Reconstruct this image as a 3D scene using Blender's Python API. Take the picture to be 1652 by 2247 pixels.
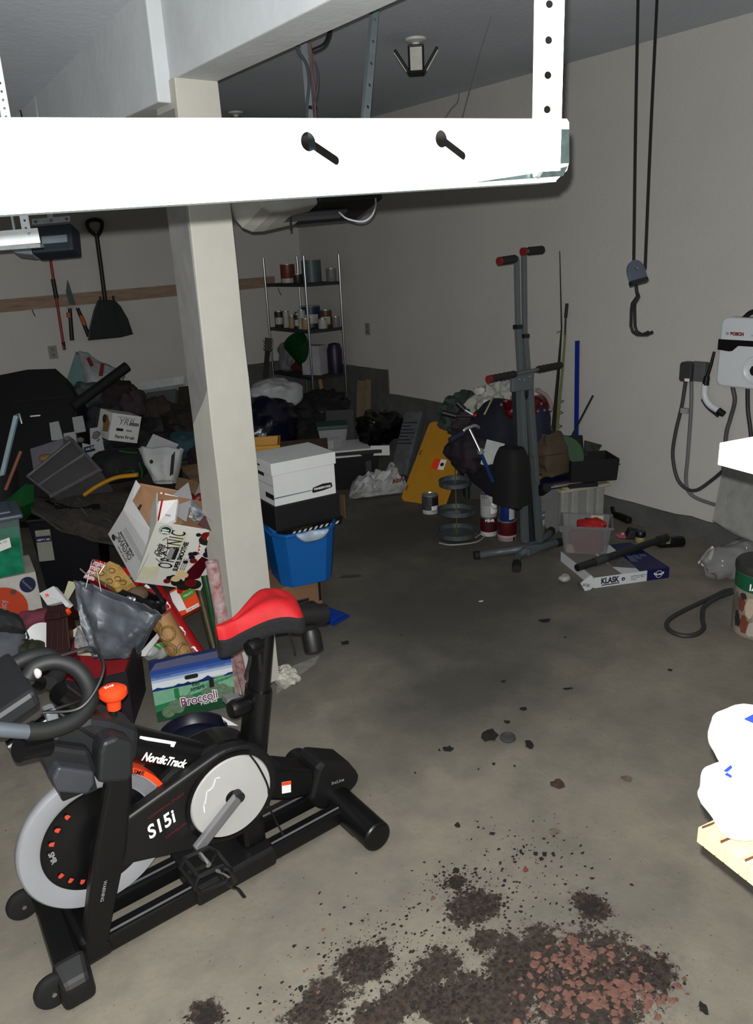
import bpy, bmesh, math, random
from mathutils import Vector, Matrix, noise
for o in list(bpy.data.objects): bpy.data.objects.remove(o)
random.seed(7)
scene = bpy.context.scene
COL = scene.collection
# ---------------------------------------------------------------- camera
IW, IH, FPX = 1652.0, 2247.0, 1690.0
CX, CY = IW/2, IH/2
HC = 2.0
RX = Vector((0.79289882, -0.22713026, 0.5654408))     # rows: world axes in camera (right, down, forward)
RY = Vector((-0.60757741, -0.22389057, 0.76205164))
RZ = Vector((-0.04648812, -0.94777891, -0.31552179))
CAM = Vector((0, 0, HC))
cd = bpy.data.cameras.new('camera')
cd.sensor_fit = 'VERTICAL'; cd.sensor_height = 24.0; cd.lens = FPX*24.0/IH
cd.clip_start = 0.05; cd.clip_end = 60
co = bpy.data.objects.new('camera', cd); COL.objects.link(co)
co.matrix_world = Matrix(((RX[0], -RX[1], -RX[2], 0), (RY[0], -RY[1], -RY[2], 0), (RZ[0], -RZ[1], -RZ[2], HC), (0, 0, 0, 1)))
scene.camera = co
# ---------------------------------------------------------------- light: the phone's flash beside the lens, and a trace of dusk
FLASH_W, AMBIENT = 480.0, 0.004
fl = bpy.data.lights.new('phone_flash', 'POINT'); fl.energy = FLASH_W; fl.shadow_soft_size = 0.004; fl.color = (1.0, 0.985, 0.95)
fo = bpy.data.objects.new('phone_flash', fl); COL.objects.link(fo)
fo.location = CAM + Vector((RX[0], RY[0], RZ[0]))*(-0.006) + Vector((RX[1], RY[1], RZ[1]))*(-0.023)
w = bpy.data.worlds.new('dusk'); scene.world = w; w.use_nodes = True
w.node_tree.nodes['Background'].inputs[0].default_value = (0.62, 0.8, 1.0, 1)
w.node_tree.nodes['Background'].inputs[1].default_value = AMBIENT
scene.view_settings.view_transform = 'Standard'; scene.view_settings.look = 'None'
scene.view_settings.exposure = 0.0; scene.view_settings.gamma = 1.0
scene.view_settings.use_curve_mapping = False
# ---------------------------------------------------------------- measuring: photo points to places in the room
def wdir(px, py):
    c = Vector((px-CX, py-CY, FPX))
    return Vector((RX.dot(c), RY.dot(c), RZ.dot(c)))
def at(px, py, d): return CAM + wdir(px, py)*(d/FPX)
def Z(px, py, z=0.0):
    v = wdir(px, py); return CAM + v*((z-HC)/v.z)
def X(px, py, x):
    v = wdir(px, py); return CAM + v*(x/v.x)
def Y(px, py, y):
    v = wdir(px, py); return CAM + v*(y/v.y)
# ---------------------------------------------------------------- materials
def lin(h):
    if isinstance(h, str):
        h = h.lstrip('#'); c = [int(h[i:i+2], 16)/255 for i in (0, 2, 4)]
    else: c = list(h)
    return tuple(x/12.92 if x <= .04045 else ((x+.055)/1.055)**2.4 for x in c)
MATS = {}
def mat(name, col, rough=.6, metal=0.0, var=0.12, scale=9.0, bump=0.0, bscale=40.0, alpha=1.0, spec=.4, col2=None, stretch=None, trans=0.0, coat=0.0):
    if name in MATS: return MATS[name]
    m = bpy.data.materials.new(name); m.use_nodes = True
    nt = m.node_tree; b = nt.nodes['Principled BSDF']; L = nt.links.new
    c = lin(col)
    b.inputs['Roughness'].default_value = rough; b.inputs['Metallic'].default_value = metal
    b.inputs['Specular IOR Level'].default_value = spec
    b.inputs['Alpha'].default_value = alpha
    b.inputs['Transmission Weight'].default_value = trans
    b.inputs['Coat Weight'].default_value = coat
    tc = nt.nodes.new('ShaderNodeTexCoord')
    vec = tc.outputs['Object']
    if stretch:
        mp = nt.nodes.new('ShaderNodeMapping'); mp.inputs['Scale'].default_value = stretch
        L(vec, mp.inputs[0]); vec = mp.outputs[0]
    n = nt.nodes.new('ShaderNodeTexNoise'); n.inputs['Scale'].default_value = scale; n.inputs['Detail'].default_value = 5
    n.inputs['Roughness'].default_value = .6
    L(vec, n.inputs['Vector'])
    mr = nt.nodes.new('ShaderNodeMapRange'); mr.inputs[1].default_value = .3; mr.inputs[2].default_value = .7
    L(n.outputs['Fac'], mr.inputs[0])
    mx = nt.nodes.new('ShaderNodeMix'); mx.data_type = 'RGBA'
    c2 = lin(col2) if col2 else tuple(x*(1-2*var) for x in c)
    mx.inputs[6].default_value = (*c, 1); mx.inputs[7].default_value = (*c2, 1)
    L(mr.outputs[0], mx.inputs[0]); L(mx.outputs[2], b.inputs['Base Color'])
    if bump:
        n2 = nt.nodes.new('ShaderNodeTexNoise'); n2.inputs['Scale'].default_value = bscale; n2.inputs['Detail'].default_value = 4
        L(vec, n2.inputs['Vector'])
        bp = nt.nodes.new('ShaderNodeBump'); bp.inputs['Strength'].default_value = bump; bp.inputs['Distance'].default_value = .01
        L(n2.outputs['Fac'], bp.inputs['Height']); L(bp.outputs[0], b.inputs['Normal'])
    MATS[name] = m; return m
# ---------------------------------------------------------------- frames and mesh building
class Fr:
    def __init__(s, o=(0, 0, 0), x=(1, 0, 0), y=(0, 1, 0), z=(0, 0, 1)):
        s.o, s.x, s.y, s.z = Vector(o), Vector(x), Vector(y), Vector(z)
    def p(s, v): return s.o + s.x*v[0] + s.y*v[1] + s.z*v[2]
    def left(s, d): return Fr(s.o + s.y*d, -s.y, s.x, s.z)          # outer face at x=0, seen from -x
    def right(s, w): return Fr(s.o + s.x*w, s.y, -s.x, s.z)
    def top(s, h): return Fr(s.o + s.z*h, s.x, -s.z, s.y)           # upper face
    def back(s, w, d): return Fr(s.o + s.x*w + s.y*d, -s.x, -s.y, s.z)
    def off(s, v): return Fr(s.p(v), s.x, s.y, s.z)
    def rot(s, ax, deg):
        a = {'x': s.x, 'y': s.y, 'z': s.z}[ax]; q = Matrix.Rotation(math.radians(deg), 3, a)
        return Fr(s.o, q@s.x, q@s.y, q@s.z)
def fz(p0, p1, z=0.0):
    o = Z(*p0, z); a = Z(*p1, z); x = (a-o); w_ = x.length; x.normalize()
    up = Vector((0, 0, 1)); return Fr(o, x, up.cross(x), up), w_
def f3(o, a, c):
    """corner o, end a of its x edge, end c of its upward edge (squared up): frame, width, height"""
    o, a, c = Vector(o), Vector(a), Vector(c)
    x = a-o; w_ = x.length; x.normalize()
    z = (c-o); z -= x*z.dot(x); h = z.length; z.normalize()
    return Fr(o, x, z.cross(x), z), w_, h
WL = {}
def reg(o, loc, parent=None):
    WL[o.name] = Vector(loc)
    if parent is not None:
        o.parent = parent; o.location = Vector(loc)-WL[parent.name]
    else: o.location = loc
    return o
class MB:
    def __init__(s, F=None): s.v, s.f, s.F, s.sm = [], [], F or Fr(), []
    def add(s, vs, fs, smooth=False):
        k = len(s.v); s.v += [s.F.p(v) for v in vs]
        s.f += [tuple(i+k for i in f) for f in fs]; s.sm += [smooth]*len(fs); return s
    def box(s, x0, y0, z0, x1, y1, z1):
        return s.hexa([(x0, y0, z0), (x1, y0, z0), (x1, y1, z0), (x0, y1, z0), (x0, y0, z1), (x1, y0, z1), (x1, y1, z1), (x0, y1, z1)])
    def hexa(s, p):
        return s.add(p, [(3, 2, 1, 0), (4, 5, 6, 7), (0, 1, 5, 4), (1, 2, 6, 5), (2, 3, 7, 6), (3, 0, 4, 7)])
    def bar(s, a, b, w_, h, up=(0, 0, 1)):
        a, b = Vector(a), Vector(b); d = (b-a).normalized(); u = Vector(up)
        r = d.cross(u).normalized()*w_/2; u2 = r.cross(d).normalized()*h/2
        return s.hexa([a-r-u2, a+r-u2, b+r-u2, b-r-u2, a-r+u2, a+r+u2, b+r+u2, b-r+u2])
    def cyl(s, a, b, r0, r1=None, n=16, cap=True):
        return s.tube([a, b], [r0, r0 if r1 is None else r1], n, cap=cap)
    def tube(s, pts, r, n=8, closed=False, cap=True, flat=None):
        pts = [Vector(p) for p in pts]; m = len(pts)
        rs = r if isinstance(r, (list, tuple)) else [r]*m
        vs, fs = [], []; u = None
        for i, p in enumerate(pts):
            t = (pts[(i+1) % m] if (closed or i < m-1) else p) - (pts[i-1] if (closed or i > 0) else p)
            t = t.normalized() if t.length > 1e-9 else Vector((0, 0, 1))
            if u is None:
                u = t.cross(Vector((0, 0, 1)) if abs(t.z) < .9 else Vector((1, 0, 0))).normalized()
            else:
                u = u - t*u.dot(t)
                u = u.normalized() if u.length > 1e-6 else t.orthogonal().normalized()
            q = t.cross(u)
            for k in range(n):
                a = 2*math.pi*k/n
                vs.append(p + (u*math.cos(a) + q*math.sin(a)*(flat or 1))*rs[i])
        for i in range(m if closed else m-1):
            j = (i+1) % m
            for k in range(n):
                fs.append((i*n+k, i*n+(k+1) % n, j*n+(k+1) % n, j*n+k))
        s.add(vs, fs, True)
        if cap and not closed:
            s.add(vs[:n], [tuple(range(n))[::-1]]); s.add(vs[-n:], [tuple(range(n))])
        return s
    def lathe(s, prof, n=24, c=(0, 0, 0), ax=None, smooth=True):
        c = Vector(c); ax = Vector(ax or (0, 0, 1)).normalized(); u = ax.orthogonal().normalized(); q = ax.cross(u)
        vs, fs = [], []
        for r, h in prof:
            for k in range(n):
                a = 2*math.pi*k/n; vs.append(c + ax*h + (u*math.cos(a)+q*math.sin(a))*max(r, 1e-5))
        for i in range(len(prof)-1):
            for k in range(n): fs.append((i*n+k, i*n+(k+1) % n, (i+1)*n+(k+1) % n, (i+1)*n+k))
        return s.add(vs, fs, smooth)
    def prism(s, poly, y0, y1):
        n = len(poly); vs = [(x, y0, z) for x, z in poly] + [(x, y1, z) for x, z in poly]
        return s.add(vs, [tuple(range(n)), tuple(range(2*n-1, n-1, -1))] + [(i, i+n, (i+1) % n+n, (i+1) % n) for i in range(n)])
    def prismz(s, poly, z0, z1):
        n = len(poly); vs = [(x, y, z0) for x, y in poly] + [(x, y, z1) for x, y in poly]
        return s.add(vs, [tuple(range(n))[::-1], tuple(range(n, 2*n))] + [(i, (i+1) % n, (i+1) % n+n, i+n) for i in range(n)])
    def poly(s, pts): return s.add(pts, [tuple(range(len(pts)))])
    def grid(s, fn, nu, nv, wrap=False, smooth=True):
        vs = [fn(i/(nu-1 if not wrap else nu), j/(nv-1)) for j in range(nv) for i in range(nu)]
        fs = []
        for j in range(nv-1):
            for i in range(nu if wrap else nu-1):
                k = (i+1) % nu; fs.append((j*nu+i, j*nu+k, (j+1)*nu+k, (j+1)*nu+i))
        return s.add(vs, fs, smooth)
    def ball(s, c, r, e=1.0, amp=0.0, freq=4.0, seed=0, nu=28, nv=16, fold=0.0):
        c = Vector(c); r = Vector(r)
        sg = lambda t: math.copysign(abs(t)**e, t)
        def fn(u, v):
            a, b = 2*math.pi*u, math.pi*(v-.5)
            d = Vector((sg(math.cos(a))*sg(math.cos(b)), sg(math.sin(a))*sg(math.cos(b)), sg(math.sin(b))))
            p = Vector((d.x*r.x, d.y*r.y, d.z*r.z)); q = p*freq + Vector((seed*7.3, seed*3.1, seed*1.7))
            k = 1 + amp*noise.noise(q) + amp*.5*noise.noise(q*2.3)
            if fold: k += fold*(abs(noise.noise(q*1.7+Vector((9, 1, 4))))-.25)
            return c + p*k
        return s.grid(fn, nu, nv, True)
    def build(s, name, m, parent=None, bevel=0.0, smooth=None, seg=2, solid=0.0, sub=0, both=True):
        xs = [p.x for p in s.v]; ys = [p.y for p in s.v]; zs = [p.z for p in s.v]
        loc = Vector(((min(xs)+max(xs))/2, (min(ys)+max(ys))/2, min(zs)))
        me = bpy.data.meshes.new(name)
        me.from_pydata([p-loc for p in s.v], [], s.f)
        if smooth is None: me.polygons.foreach_set('use_smooth', s.sm)
        else: me.polygons.foreach_set('use_smooth', [smooth]*len(s.f))
        if any(s.sm):
            bm = bmesh.new(); bm.from_mesh(me); bmesh.ops.remove_doubles(bm, verts=bm.verts, dist=1e-6)
            if not solid: bmesh.ops.recalc_face_normals(bm, faces=bm.faces)
            bm.to_mesh(me); bm.free()
            if smooth is None: me.set_sharp_from_angle(angle=math.radians(42))
        else:
            bm = bmesh.new(); bm.from_mesh(me); bmesh.ops.recalc_face_normals(bm, faces=bm.faces); bm.to_mesh(me); bm.free()
        me.update()
        me.materials.append(m)
        o = bpy.data.objects.new(name, me); COL.objects.link(o); reg(o, loc, parent)
        if solid:
            k = o.modifiers.new('thick', 'SOLIDIFY'); k.thickness = solid; k.offset = 0
        if bevel:
            k = o.modifiers.new('edge', 'BEVEL'); k.width = bevel; k.segments = seg; k.limit_method = 'ANGLE'; k.angle_limit = math.radians(40); k.harden_normals = False
        if sub:
            k = o.modifiers.new('smooth', 'SUBSURF'); k.levels = sub; k.render_levels = sub
        return o
def tag(o, label, cat, group=None):
    o['label'] = label; o['category'] = cat
    if group: o['group'] = group
    return o
def thing(name, label, cat, loc, group=None):
    e = bpy.data.objects.new(name, None); e.empty_display_size = .05; COL.objects.link(e); reg(e, Vector(loc))
    return tag(e, label, cat, group)
def struct(o): o['kind'] = 'structure'; return o
def plate(name, m, parent, F, outline, holes, th, bevel=0):
    """flat plate in the frame's x-z plane with real holes, thickness along y"""
    cu = bpy.data.curves.new('tmp', 'CURVE'); cu.dimensions = '2D'; cu.fill_mode = 'BOTH'; cu.extrude = th/2
    for loop in [outline]+holes:
        sp = cu.splines.new('POLY'); sp.points.add(len(loop)-1); sp.use_cyclic_u = True
        for i, (x, z) in enumerate(loop): sp.points[i].co = (x, z, 0, 1)
    t = bpy.data.objects.new('tmp', cu); COL.objects.link(t)
    dg = bpy.context.evaluated_depsgraph_get(); dg.update()
    me = bpy.data.meshes.new_from_object(t.evaluated_get(dg)); bpy.data.objects.remove(t); bpy.data.curves.remove(cu)
    return place(me, name, m, parent, F, lambda c: (c.x, c.z, c.y))
def place(me, name, m, parent, F, conv):
    pts = [F.p(conv(v.co)) for v in me.vertices]
    if not pts: pts = [F.o]
    loc = sum(pts, Vector())/len(pts)
    for v, p in zip(me.vertices, pts): v.co = p-loc
    me.materials.clear(); me.materials.append(m); me.name = name; me.update()
    o = bpy.data.objects.new(name, me); COL.objects.link(o); reg(o, loc, parent); return o
def circ(x, z, r, n=12, r2=None): return [(x+r*math.cos(2*math.pi*k/n), z+(r2 or r)*math.sin(2*math.pi*k/n)) for k in range(n)]
def text(F, s, x, z, size, m, parent, y=-0.0012, rot=0.0, sx=1.0, bold=0.0, shear=0.0, align='LEFT', name='lettering', space=1.0):
    cu = bpy.data.curves.new('tmp', 'FONT'); cu.body = s; cu.size = size; cu.align_x = align; cu.shear = shear; cu.offset = bold; cu.extrude = .0004; cu.space_character = space
    t = bpy.data.objects.new('tmp', cu); COL.objects.link(t)
    dg = bpy.context.evaluated_depsgraph_get(); dg.update()
    me = bpy.data.meshes.new_from_object(t.evaluated_get(dg)); bpy.data.objects.remove(t); bpy.data.curves.remove(cu)
    ca, sa = math.cos(math.radians(rot)), math.sin(math.radians(rot))
    def conv(c):
        a, b = c.x*sx, c.y
        return (x+a*ca-b*sa, y-c.z, z+a*sa+b*ca)
    return place(me, name, m, parent, F, conv)
def decal(F, pts, m, parent, name, y=-0.0008, th=.0006):
    return MB(F).prism(pts, y-th, y).build(name, m, parent)
def bez(pts, n=10):
    """smooth curve through points (Catmull-Rom)"""
    P = [Vector(p) for p in pts]; P = [P[0]*2-P[1]]+P+[P[-1]*2-P[-2]]; out = []
    for i in range(1, len(P)-2):
        for k in range(n):
            t = k/n; a, b, c, d = P[i-1], P[i], P[i+1], P[i+2]
            out.append(.5*((2*b)+(c-a)*t+(2*a-5*b+4*c-d)*t*t+(3*b-a-3*c+d)*t**3))
    return out+[P[-2]]
def rrect(w_, h, r, n=4, x0=0.0, z0=0.0):
    out = []
    for cx_, cz, a0 in ((w_-r, h-r, 0), (r, h-r, 90), (r, r, 180), (w_-r, r, 270)):
        for k in range(n+1):
            a = math.radians(a0+90*k/n); out.append((x0+cx_+r*math.cos(a), z0+cz+r*math.sin(a)))
    return out
# ---------------------------------------------------------------- plain materials
WALLP = mat('wall_paint', (.715, .71, .695), .75, var=.04, scale=1.3, bump=.25, bscale=60)
CEIL = mat('ceiling_board', (.74, .765, .80), .85, var=.06, scale=1.5, bump=.2, bscale=30)
BEAMP = mat('beam_drywall', (.73, .75, .765), .8, var=.06, scale=4, bump=.15, bscale=25)
POSTP = mat('post_paint', (.67, .665, .632), .7, var=.05, scale=5, bump=.2, bscale=18)
STEM = mat('stem_concrete', (.34, .35, .34), .9, var=.2, scale=5, bump=.5, bscale=30)
BLACK = mat('black_plastic', (.05, .05, .054), .5, var=.1)
BLACKG = mat('black_gloss_paint', (.04, .04, .045), .33, var=.05)
BLACKR = mat('black_rubber', (.055, .055, .055), .75)
BLACKC = mat('black_cloth', (.06, .063, .07), .9, bump=.4, bscale=60)
NAVY = mat('navy_plastic', (.06, .08, .2), .45)
WHITE = mat('white_paper', (.86, .86, .86), .75, var=.03)
WHITEP = mat('white_plastic', (.82, .83, .83), .4, var=.03)
PRINTW = mat('white_print', (.9, .9, .9), .6, var=.01)
PRINTK = mat('black_print', (.05, .05, .05), .7, var=.01)
PRINTR = mat('red_print', (.72, .07, .08), .6, var=.02)
GREYP = mat('grey_print', (.5, .51, .52), .7, var=.03)
CARD = mat('brown_cardboard', (.50, .38, .27), .85, var=.08, scale=6)
CARDIN = mat('inner_cardboard', (.53, .40, .29), .85, var=.06)
CARDD = mat('dark_cardboard', (.36, .27, .19), .88, var=.1)
STEEL = mat('galvanised_steel', (.72, .76, .76), .38, metal=.85, var=.16, scale=40)
CHROME = mat('chrome', (.8, .8, .8), .16, metal=1, var=.02)
GREYM = mat('grey_enamel', (.40, .42, .43), .4, var=.06)
CABLE = mat('black_cable', (.07, .07, .075), .5)
CABLEG = mat('grey_cable', (.33, .34, .34), .5)
ORANGE = mat('orange_plastic', (.95, .27, .1), .45)
REDP = mat('red_plastic', (.68, .06, .09), .45)
PINE = mat('pine_wood', (.80, .66, .44), .6, var=.12, scale=10, stretch=(1, 8, 8))
STRIPW = mat('strip_wood', (.58, .49, .42), .8, var=.18, scale=6, stretch=(1, 6, 6))
FOIL = mat('silver_foil', (.72, .74, .76), .3, metal=.6, var=.15, scale=12, bump=.6, bscale=30)
def clear(name, col, a, rough=.25): return mat(name, col, rough, var=.05, alpha=a, spec=.5)
CLEAR = clear('clear_plastic', (.66, .67, .68), .34)
CLEARD = clear('frosted_plastic', (.50, .50, .51), .36, .4)
# ---------------------------------------------------------------- the room
WX, DY, CH = 4.81, 7.67, 3.21
FLOORM = bpy.data.materials.new('stained_concrete'); FLOORM.use_nodes = True
def floor_nodes():
    nt = FLOORM.node_tree; b = nt.nodes['Principled BSDF']; L = nt.links.new; N = nt.nodes.new
    b.inputs['Roughness'].default_value = .72; b.inputs['Specular IOR Level'].default_value = .3
    ge = N('ShaderNodeNewGeometry'); pos = ge.outputs['Position']
    def nz(sc, det=6, ro=.6):
        n = N('ShaderNodeTexNoise'); n.inputs['Scale'].default_value = sc; n.inputs['Detail'].default_value = det; n.inputs['Roughness'].default_value = ro
        L(pos, n.inputs['Vector']); return n
    def mrange(x, a, c, d=0, e=1):
        m = N('ShaderNodeMapRange'); m.inputs[1].default_value = a; m.inputs[2].default_value = c; m.inputs[3].default_value = d; m.inputs[4].default_value = e
        L(x, m.inputs[0]); return m.outputs[0]
    def mixc(f, a, c):
        m = N('ShaderNodeMix'); m.data_type = 'RGBA'
        if hasattr(f, 'links') or not isinstance(f, float): L(f, m.inputs[0])
        else: m.inputs[0].default_value = f
        for i, q in ((6, a), (7, c)):
            if isinstance(q, tuple): m.inputs[i].default_value = (*lin(q), 1)
            else: L(q, m.inputs[i])
        return m.outputs[2]
    def mth(op, a, c=None):
        m = N('ShaderNodeMath'); m.operation = op
        for i, q in ((0, a), (1, c)):
            if q is None: continue
            if isinstance(q, (int, float)): m.inputs[i].default_value = q
            else: L(q, m.inputs[i])
        return m.outputs[0]
    base = mixc(mrange(nz(1.3).outputs['Fac'], .35, .65), (.485, .46, .41), (.405, .388, .352))
    base = mixc(mrange(nz(6, 8).outputs['Fac'], .42, .75, 0, .55), base, (.33, .32, .30))
    base = mixc(mrange(nz(38, 3).outputs['Fac'], .60, .72, 0, .45), base, (.40, .38, .36))
    sepw = N('ShaderNodeSeparateXYZ'); L(pos, sepw.inputs[0])
    dark_patch = None                                   # broad dark patches with ragged edges over the mid and far floor
    for x_, y_, rx, ry in DARK_PATCHES:
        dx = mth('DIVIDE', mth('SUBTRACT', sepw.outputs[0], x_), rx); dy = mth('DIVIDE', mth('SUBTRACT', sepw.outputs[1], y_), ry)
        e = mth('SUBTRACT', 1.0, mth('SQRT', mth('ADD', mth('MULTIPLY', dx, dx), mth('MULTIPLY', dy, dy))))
        dark_patch = e if dark_patch is None else mth('MAXIMUM', dark_patch, e)
    dark_patch = mrange(mth('ADD', dark_patch, mth('MULTIPLY', mth('SUBTRACT', nz(2.2, 7, .65).outputs['Fac'], .5), 1.3)), -.15, .75, 0, .8)
    base = mixc(dark_patch, base, (.225, .225, .215))
    sp = mrange(nz(75, 2).outputs['Fac'], .70, .73, 0, .75)
    base = mixc(sp, base, (.17, .15, .14))
    # soil: dark trodden earth patches, each a blob with a ragged edge
    sep = N('ShaderNodeSeparateXYZ'); L(pos, sep.inputs[0])
    rag = mth('ADD', mth('MULTIPLY', mth('SUBTRACT', nz(11, 9, .8).outputs['Fac'], .5), 2.6), mth('MULTIPLY', mth('SUBTRACT', nz(45, 4, .7).outputs['Fac'], .5), 1.5))
    best = None
    for x_, y_, rx, ry in BLOBS:
        dx = mth('DIVIDE', mth('SUBTRACT', sep.outputs[0], x_), rx); dy = mth('DIVIDE', mth('SUBTRACT', sep.outputs[1], y_), ry)
        e = mth('SUBTRACT', 1.0, mth('SQRT', mth('ADD', mth('MULTIPLY', dx, dx), mth('MULTIPLY', dy, dy))))
        best = e if best is None else mth('MAXIMUM', best, e)
    soil = mrange(mth('ADD', best, rag), .02, .12)
    halo = mrange(mth('ADD', best, mth('MULTIPLY', rag, 1.6)), -.35, .3, 0, .5)
    base = mixc(halo, base, (.33, .31, .29))
    base = mixc(soil, base, mixc(mrange(nz(60, 5).outputs['Fac'], .4, .65), (.145, .12, .105), (.24, .20, .175)))
    L(base, b.inputs['Base Color'])
    bp = N('ShaderNodeBump'); bp.inputs['Strength'].default_value = .25; bp.inputs['Distance'].default_value = .01
    L(mth('ADD', nz(30, 6).outputs['Fac'], mth('MULTIPLY', soil, .6)), bp.inputs['Height']); L(bp.outputs[0], b.inputs['Normal'])
BLOBS = []
DARK_PATCHES = [(2.75, 3.1, 1.3, 1.1), (1.9, 3.6, .9, 1.0), (3.6, 4.2, 1.4, 1.6), (2.2, 2.35, .7, .45), (1.4, 5.0, 2.0, 2.2)]
for px, py, rx, ry in ((1150, 2120, 150, 75), (1290, 2160, 170, 110), (1010, 2190, 120, 50), (960, 2120, 70, 35), (1040, 1990, 80, 45), (800, 2115, 75, 45), (700, 2200, 90, 40),
                       (860, 2215, 160, 40), (1298, 1990, 42, 45), (1420, 2130, 70, 55), (450, 2230, 45, 30), (1000, 1935, 28, 22), (1060, 2060, 45, 25), (1100, 2215, 170, 50)):
    p = Z(px, py); BLOBS.append((p.x, p.y, rx*2.0/FPX, ry*2.0/FPX*1.35))
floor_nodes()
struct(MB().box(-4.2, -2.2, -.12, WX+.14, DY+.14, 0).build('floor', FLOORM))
w_r = struct(MB().box(WX, -2.2, 0, WX+.14, DY+.14, CH+.1).build('wall_right', WALLP))
w_b = struct(MB().box(-4.2, DY, 0, WX, DY+.14, CH+.1).build('wall_back', WALLP))
struct(MB().box(-4.34, -2.2, 0, -4.2, DY+.14, CH+.1).build('wall_left', WALLP))
struct(MB().box(1.48, -2.2, CH, WX+.14, DY+.14, CH+.1).build('ceiling', CEIL))
struct(MB().hexa([(-4.2, -2.2, 3.325), (1.45, -2.2, 3.325), (1.45, DY, 2.663), (-4.2, DY, 2.663), (-4.2, -2.2, 3.5), (1.45, -2.2, 3.5), (1.45, DY, 3.5), (-4.2, DY, 3.5)]).build('ceiling_bay', CEIL))
def stem(F, spans, name):
    b = MB(F)
    for a, c, h in spans:
        n = max(2, int((c-a)/.12)); pts = [(a+(c-a)*i/n, h+.010*noise.noise(Vector((a+i*.9, h*9, 0)))) for i in range(n+1)]
        b.prism([(a, 0)]+[(c, 0)]+pts[::-1], -.022, .02)
    return struct(b.build(name, STEM))
stem(Fr((WX, -2.2, 0), (0, 1, 0), (-1, 0, 0), (0, 0, 1)).off((0, 0, 0)), [(0, 7.4, .156), (7.4, 8.36, .665), (8.36, 9.85, .90)], 'baseboard_right')
stem(Fr((-4.2, DY, 0), (1, 0, 0), (0, 1, 0), (0, 0, 1)), [(0, 7.75, .82), (7.75, 8.99, .93)], 'baseboard_back')
# beams and post
bm_ = MB(); bm_.box(1.41, -2.2, 2.67, 1.585, 3.2, CH+.2); struct(bm_.build('beam_near', BEAMP, bevel=.006))
struct(MB().box(1.352, 3.085, 2.592, 1.50, DY, CH+.2).build('beam_far', BEAMP, bevel=.006))
post = MB()
def post_pts(z):
    j = lambda k: .004*noise.noise(Vector((k*5.1, z*3.3, 1)))
    lean = (2.67-z)*.008
    return [(1.405-lean*1.2+j(1), 3.03+j(2), z), (1.585+lean*.6+j(3), 3.03+j(4), z), (1.585+lean*.6+j(5), 3.23, z), (1.405-lean*1.2+j(6), 3.23+j(7), z)]
zs = [0.02+2.65*i/30 for i in range(31)]
vs = [q for z in zs for q in post_pts(z)]; n4 = len(zs)
post.add(vs, [(i*4+k, i*4+(k+1) % 4, i*4+4+(k+1) % 4, i*4+4+k) for i in range(n4-1) for k in range(4)]+[(3, 2, 1, 0)])
po = struct(post.build('post', POSTP, bevel=.004))
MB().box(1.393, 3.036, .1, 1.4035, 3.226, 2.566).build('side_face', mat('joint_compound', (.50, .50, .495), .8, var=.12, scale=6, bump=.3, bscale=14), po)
# broken plaster and bare wood at the foot of the post
RUST = mat('exposed_wood', (.48, .29, .14), .85, var=.3, scale=30)
PLAST = mat('crumbled_plaster', (.74, .73, .68), .9, var=.25, scale=30, bump=.8, bscale=60)
b = MB()
for i in range(5):
    z0 = .03+.06*i; b.box(1.385-.012*noise.noise(Vector((i*2.1, 0, 0))), 3.034, z0, 1.398, 3.06+.02*random.random(), z0+.05+.04*random.random())
b.build('bare_edge', RUST, po)
b = MB()
for i in range(26):
    a = random.random(); c = Vector((1.60+.09*random.random(), 2.98+.16*random.random(), 0)); r = .008+.02*random.random()
    b.ball(c+Vector((0, 0, r*.6)), (r*1.3, r*1.2, r*(.7+a*.6)), amp=.5, freq=40, seed=i, nu=8, nv=6)
o = b.build('plaster_rubble', PLAST); tag(o, 'crumbled white plaster heaped at the foot of the post', 'rubble'); o['kind'] = 'stuff'
du = MB(); dp = [Z(*q) for q in ((612, 1476), (640, 1462), (672, 1450), (702, 1438), (690, 1458), (664, 1478), (636, 1500), (606, 1524))]
du.prismz([(q.x, q.y) for q in dp], .0003, .0012); du.build('plaster_dust', mat('dust_pale', (.50, .49, .46), .95, var=.2, scale=20), o)
b = MB()
b.prismz([(1.585, 2.96), (1.66, 2.99), (1.70, 3.08), (1.66, 3.16), (1.585, 3.2)], .0005, .02); b.build('plaster_base', PLAST, po)
# timber strip along the back wall, in three lengths
strip = MB().hexa([(-4.2, DY-.02, 1.56), (4.45, DY-.02, 1.73), (4.45, DY, 1.73), (-4.2, DY, 1.56), (-4.2, DY-.02, 1.67), (4.45, DY-.02, 1.84), (4.45, DY, 1.84), (-4.2, DY, 1.67)]).build('trim_1', STRIPW); struct(strip)
BARZ = mat('bright_zinc', (.90, .93, .93), .45, metal=.12, var=.05, scale=40)
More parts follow.
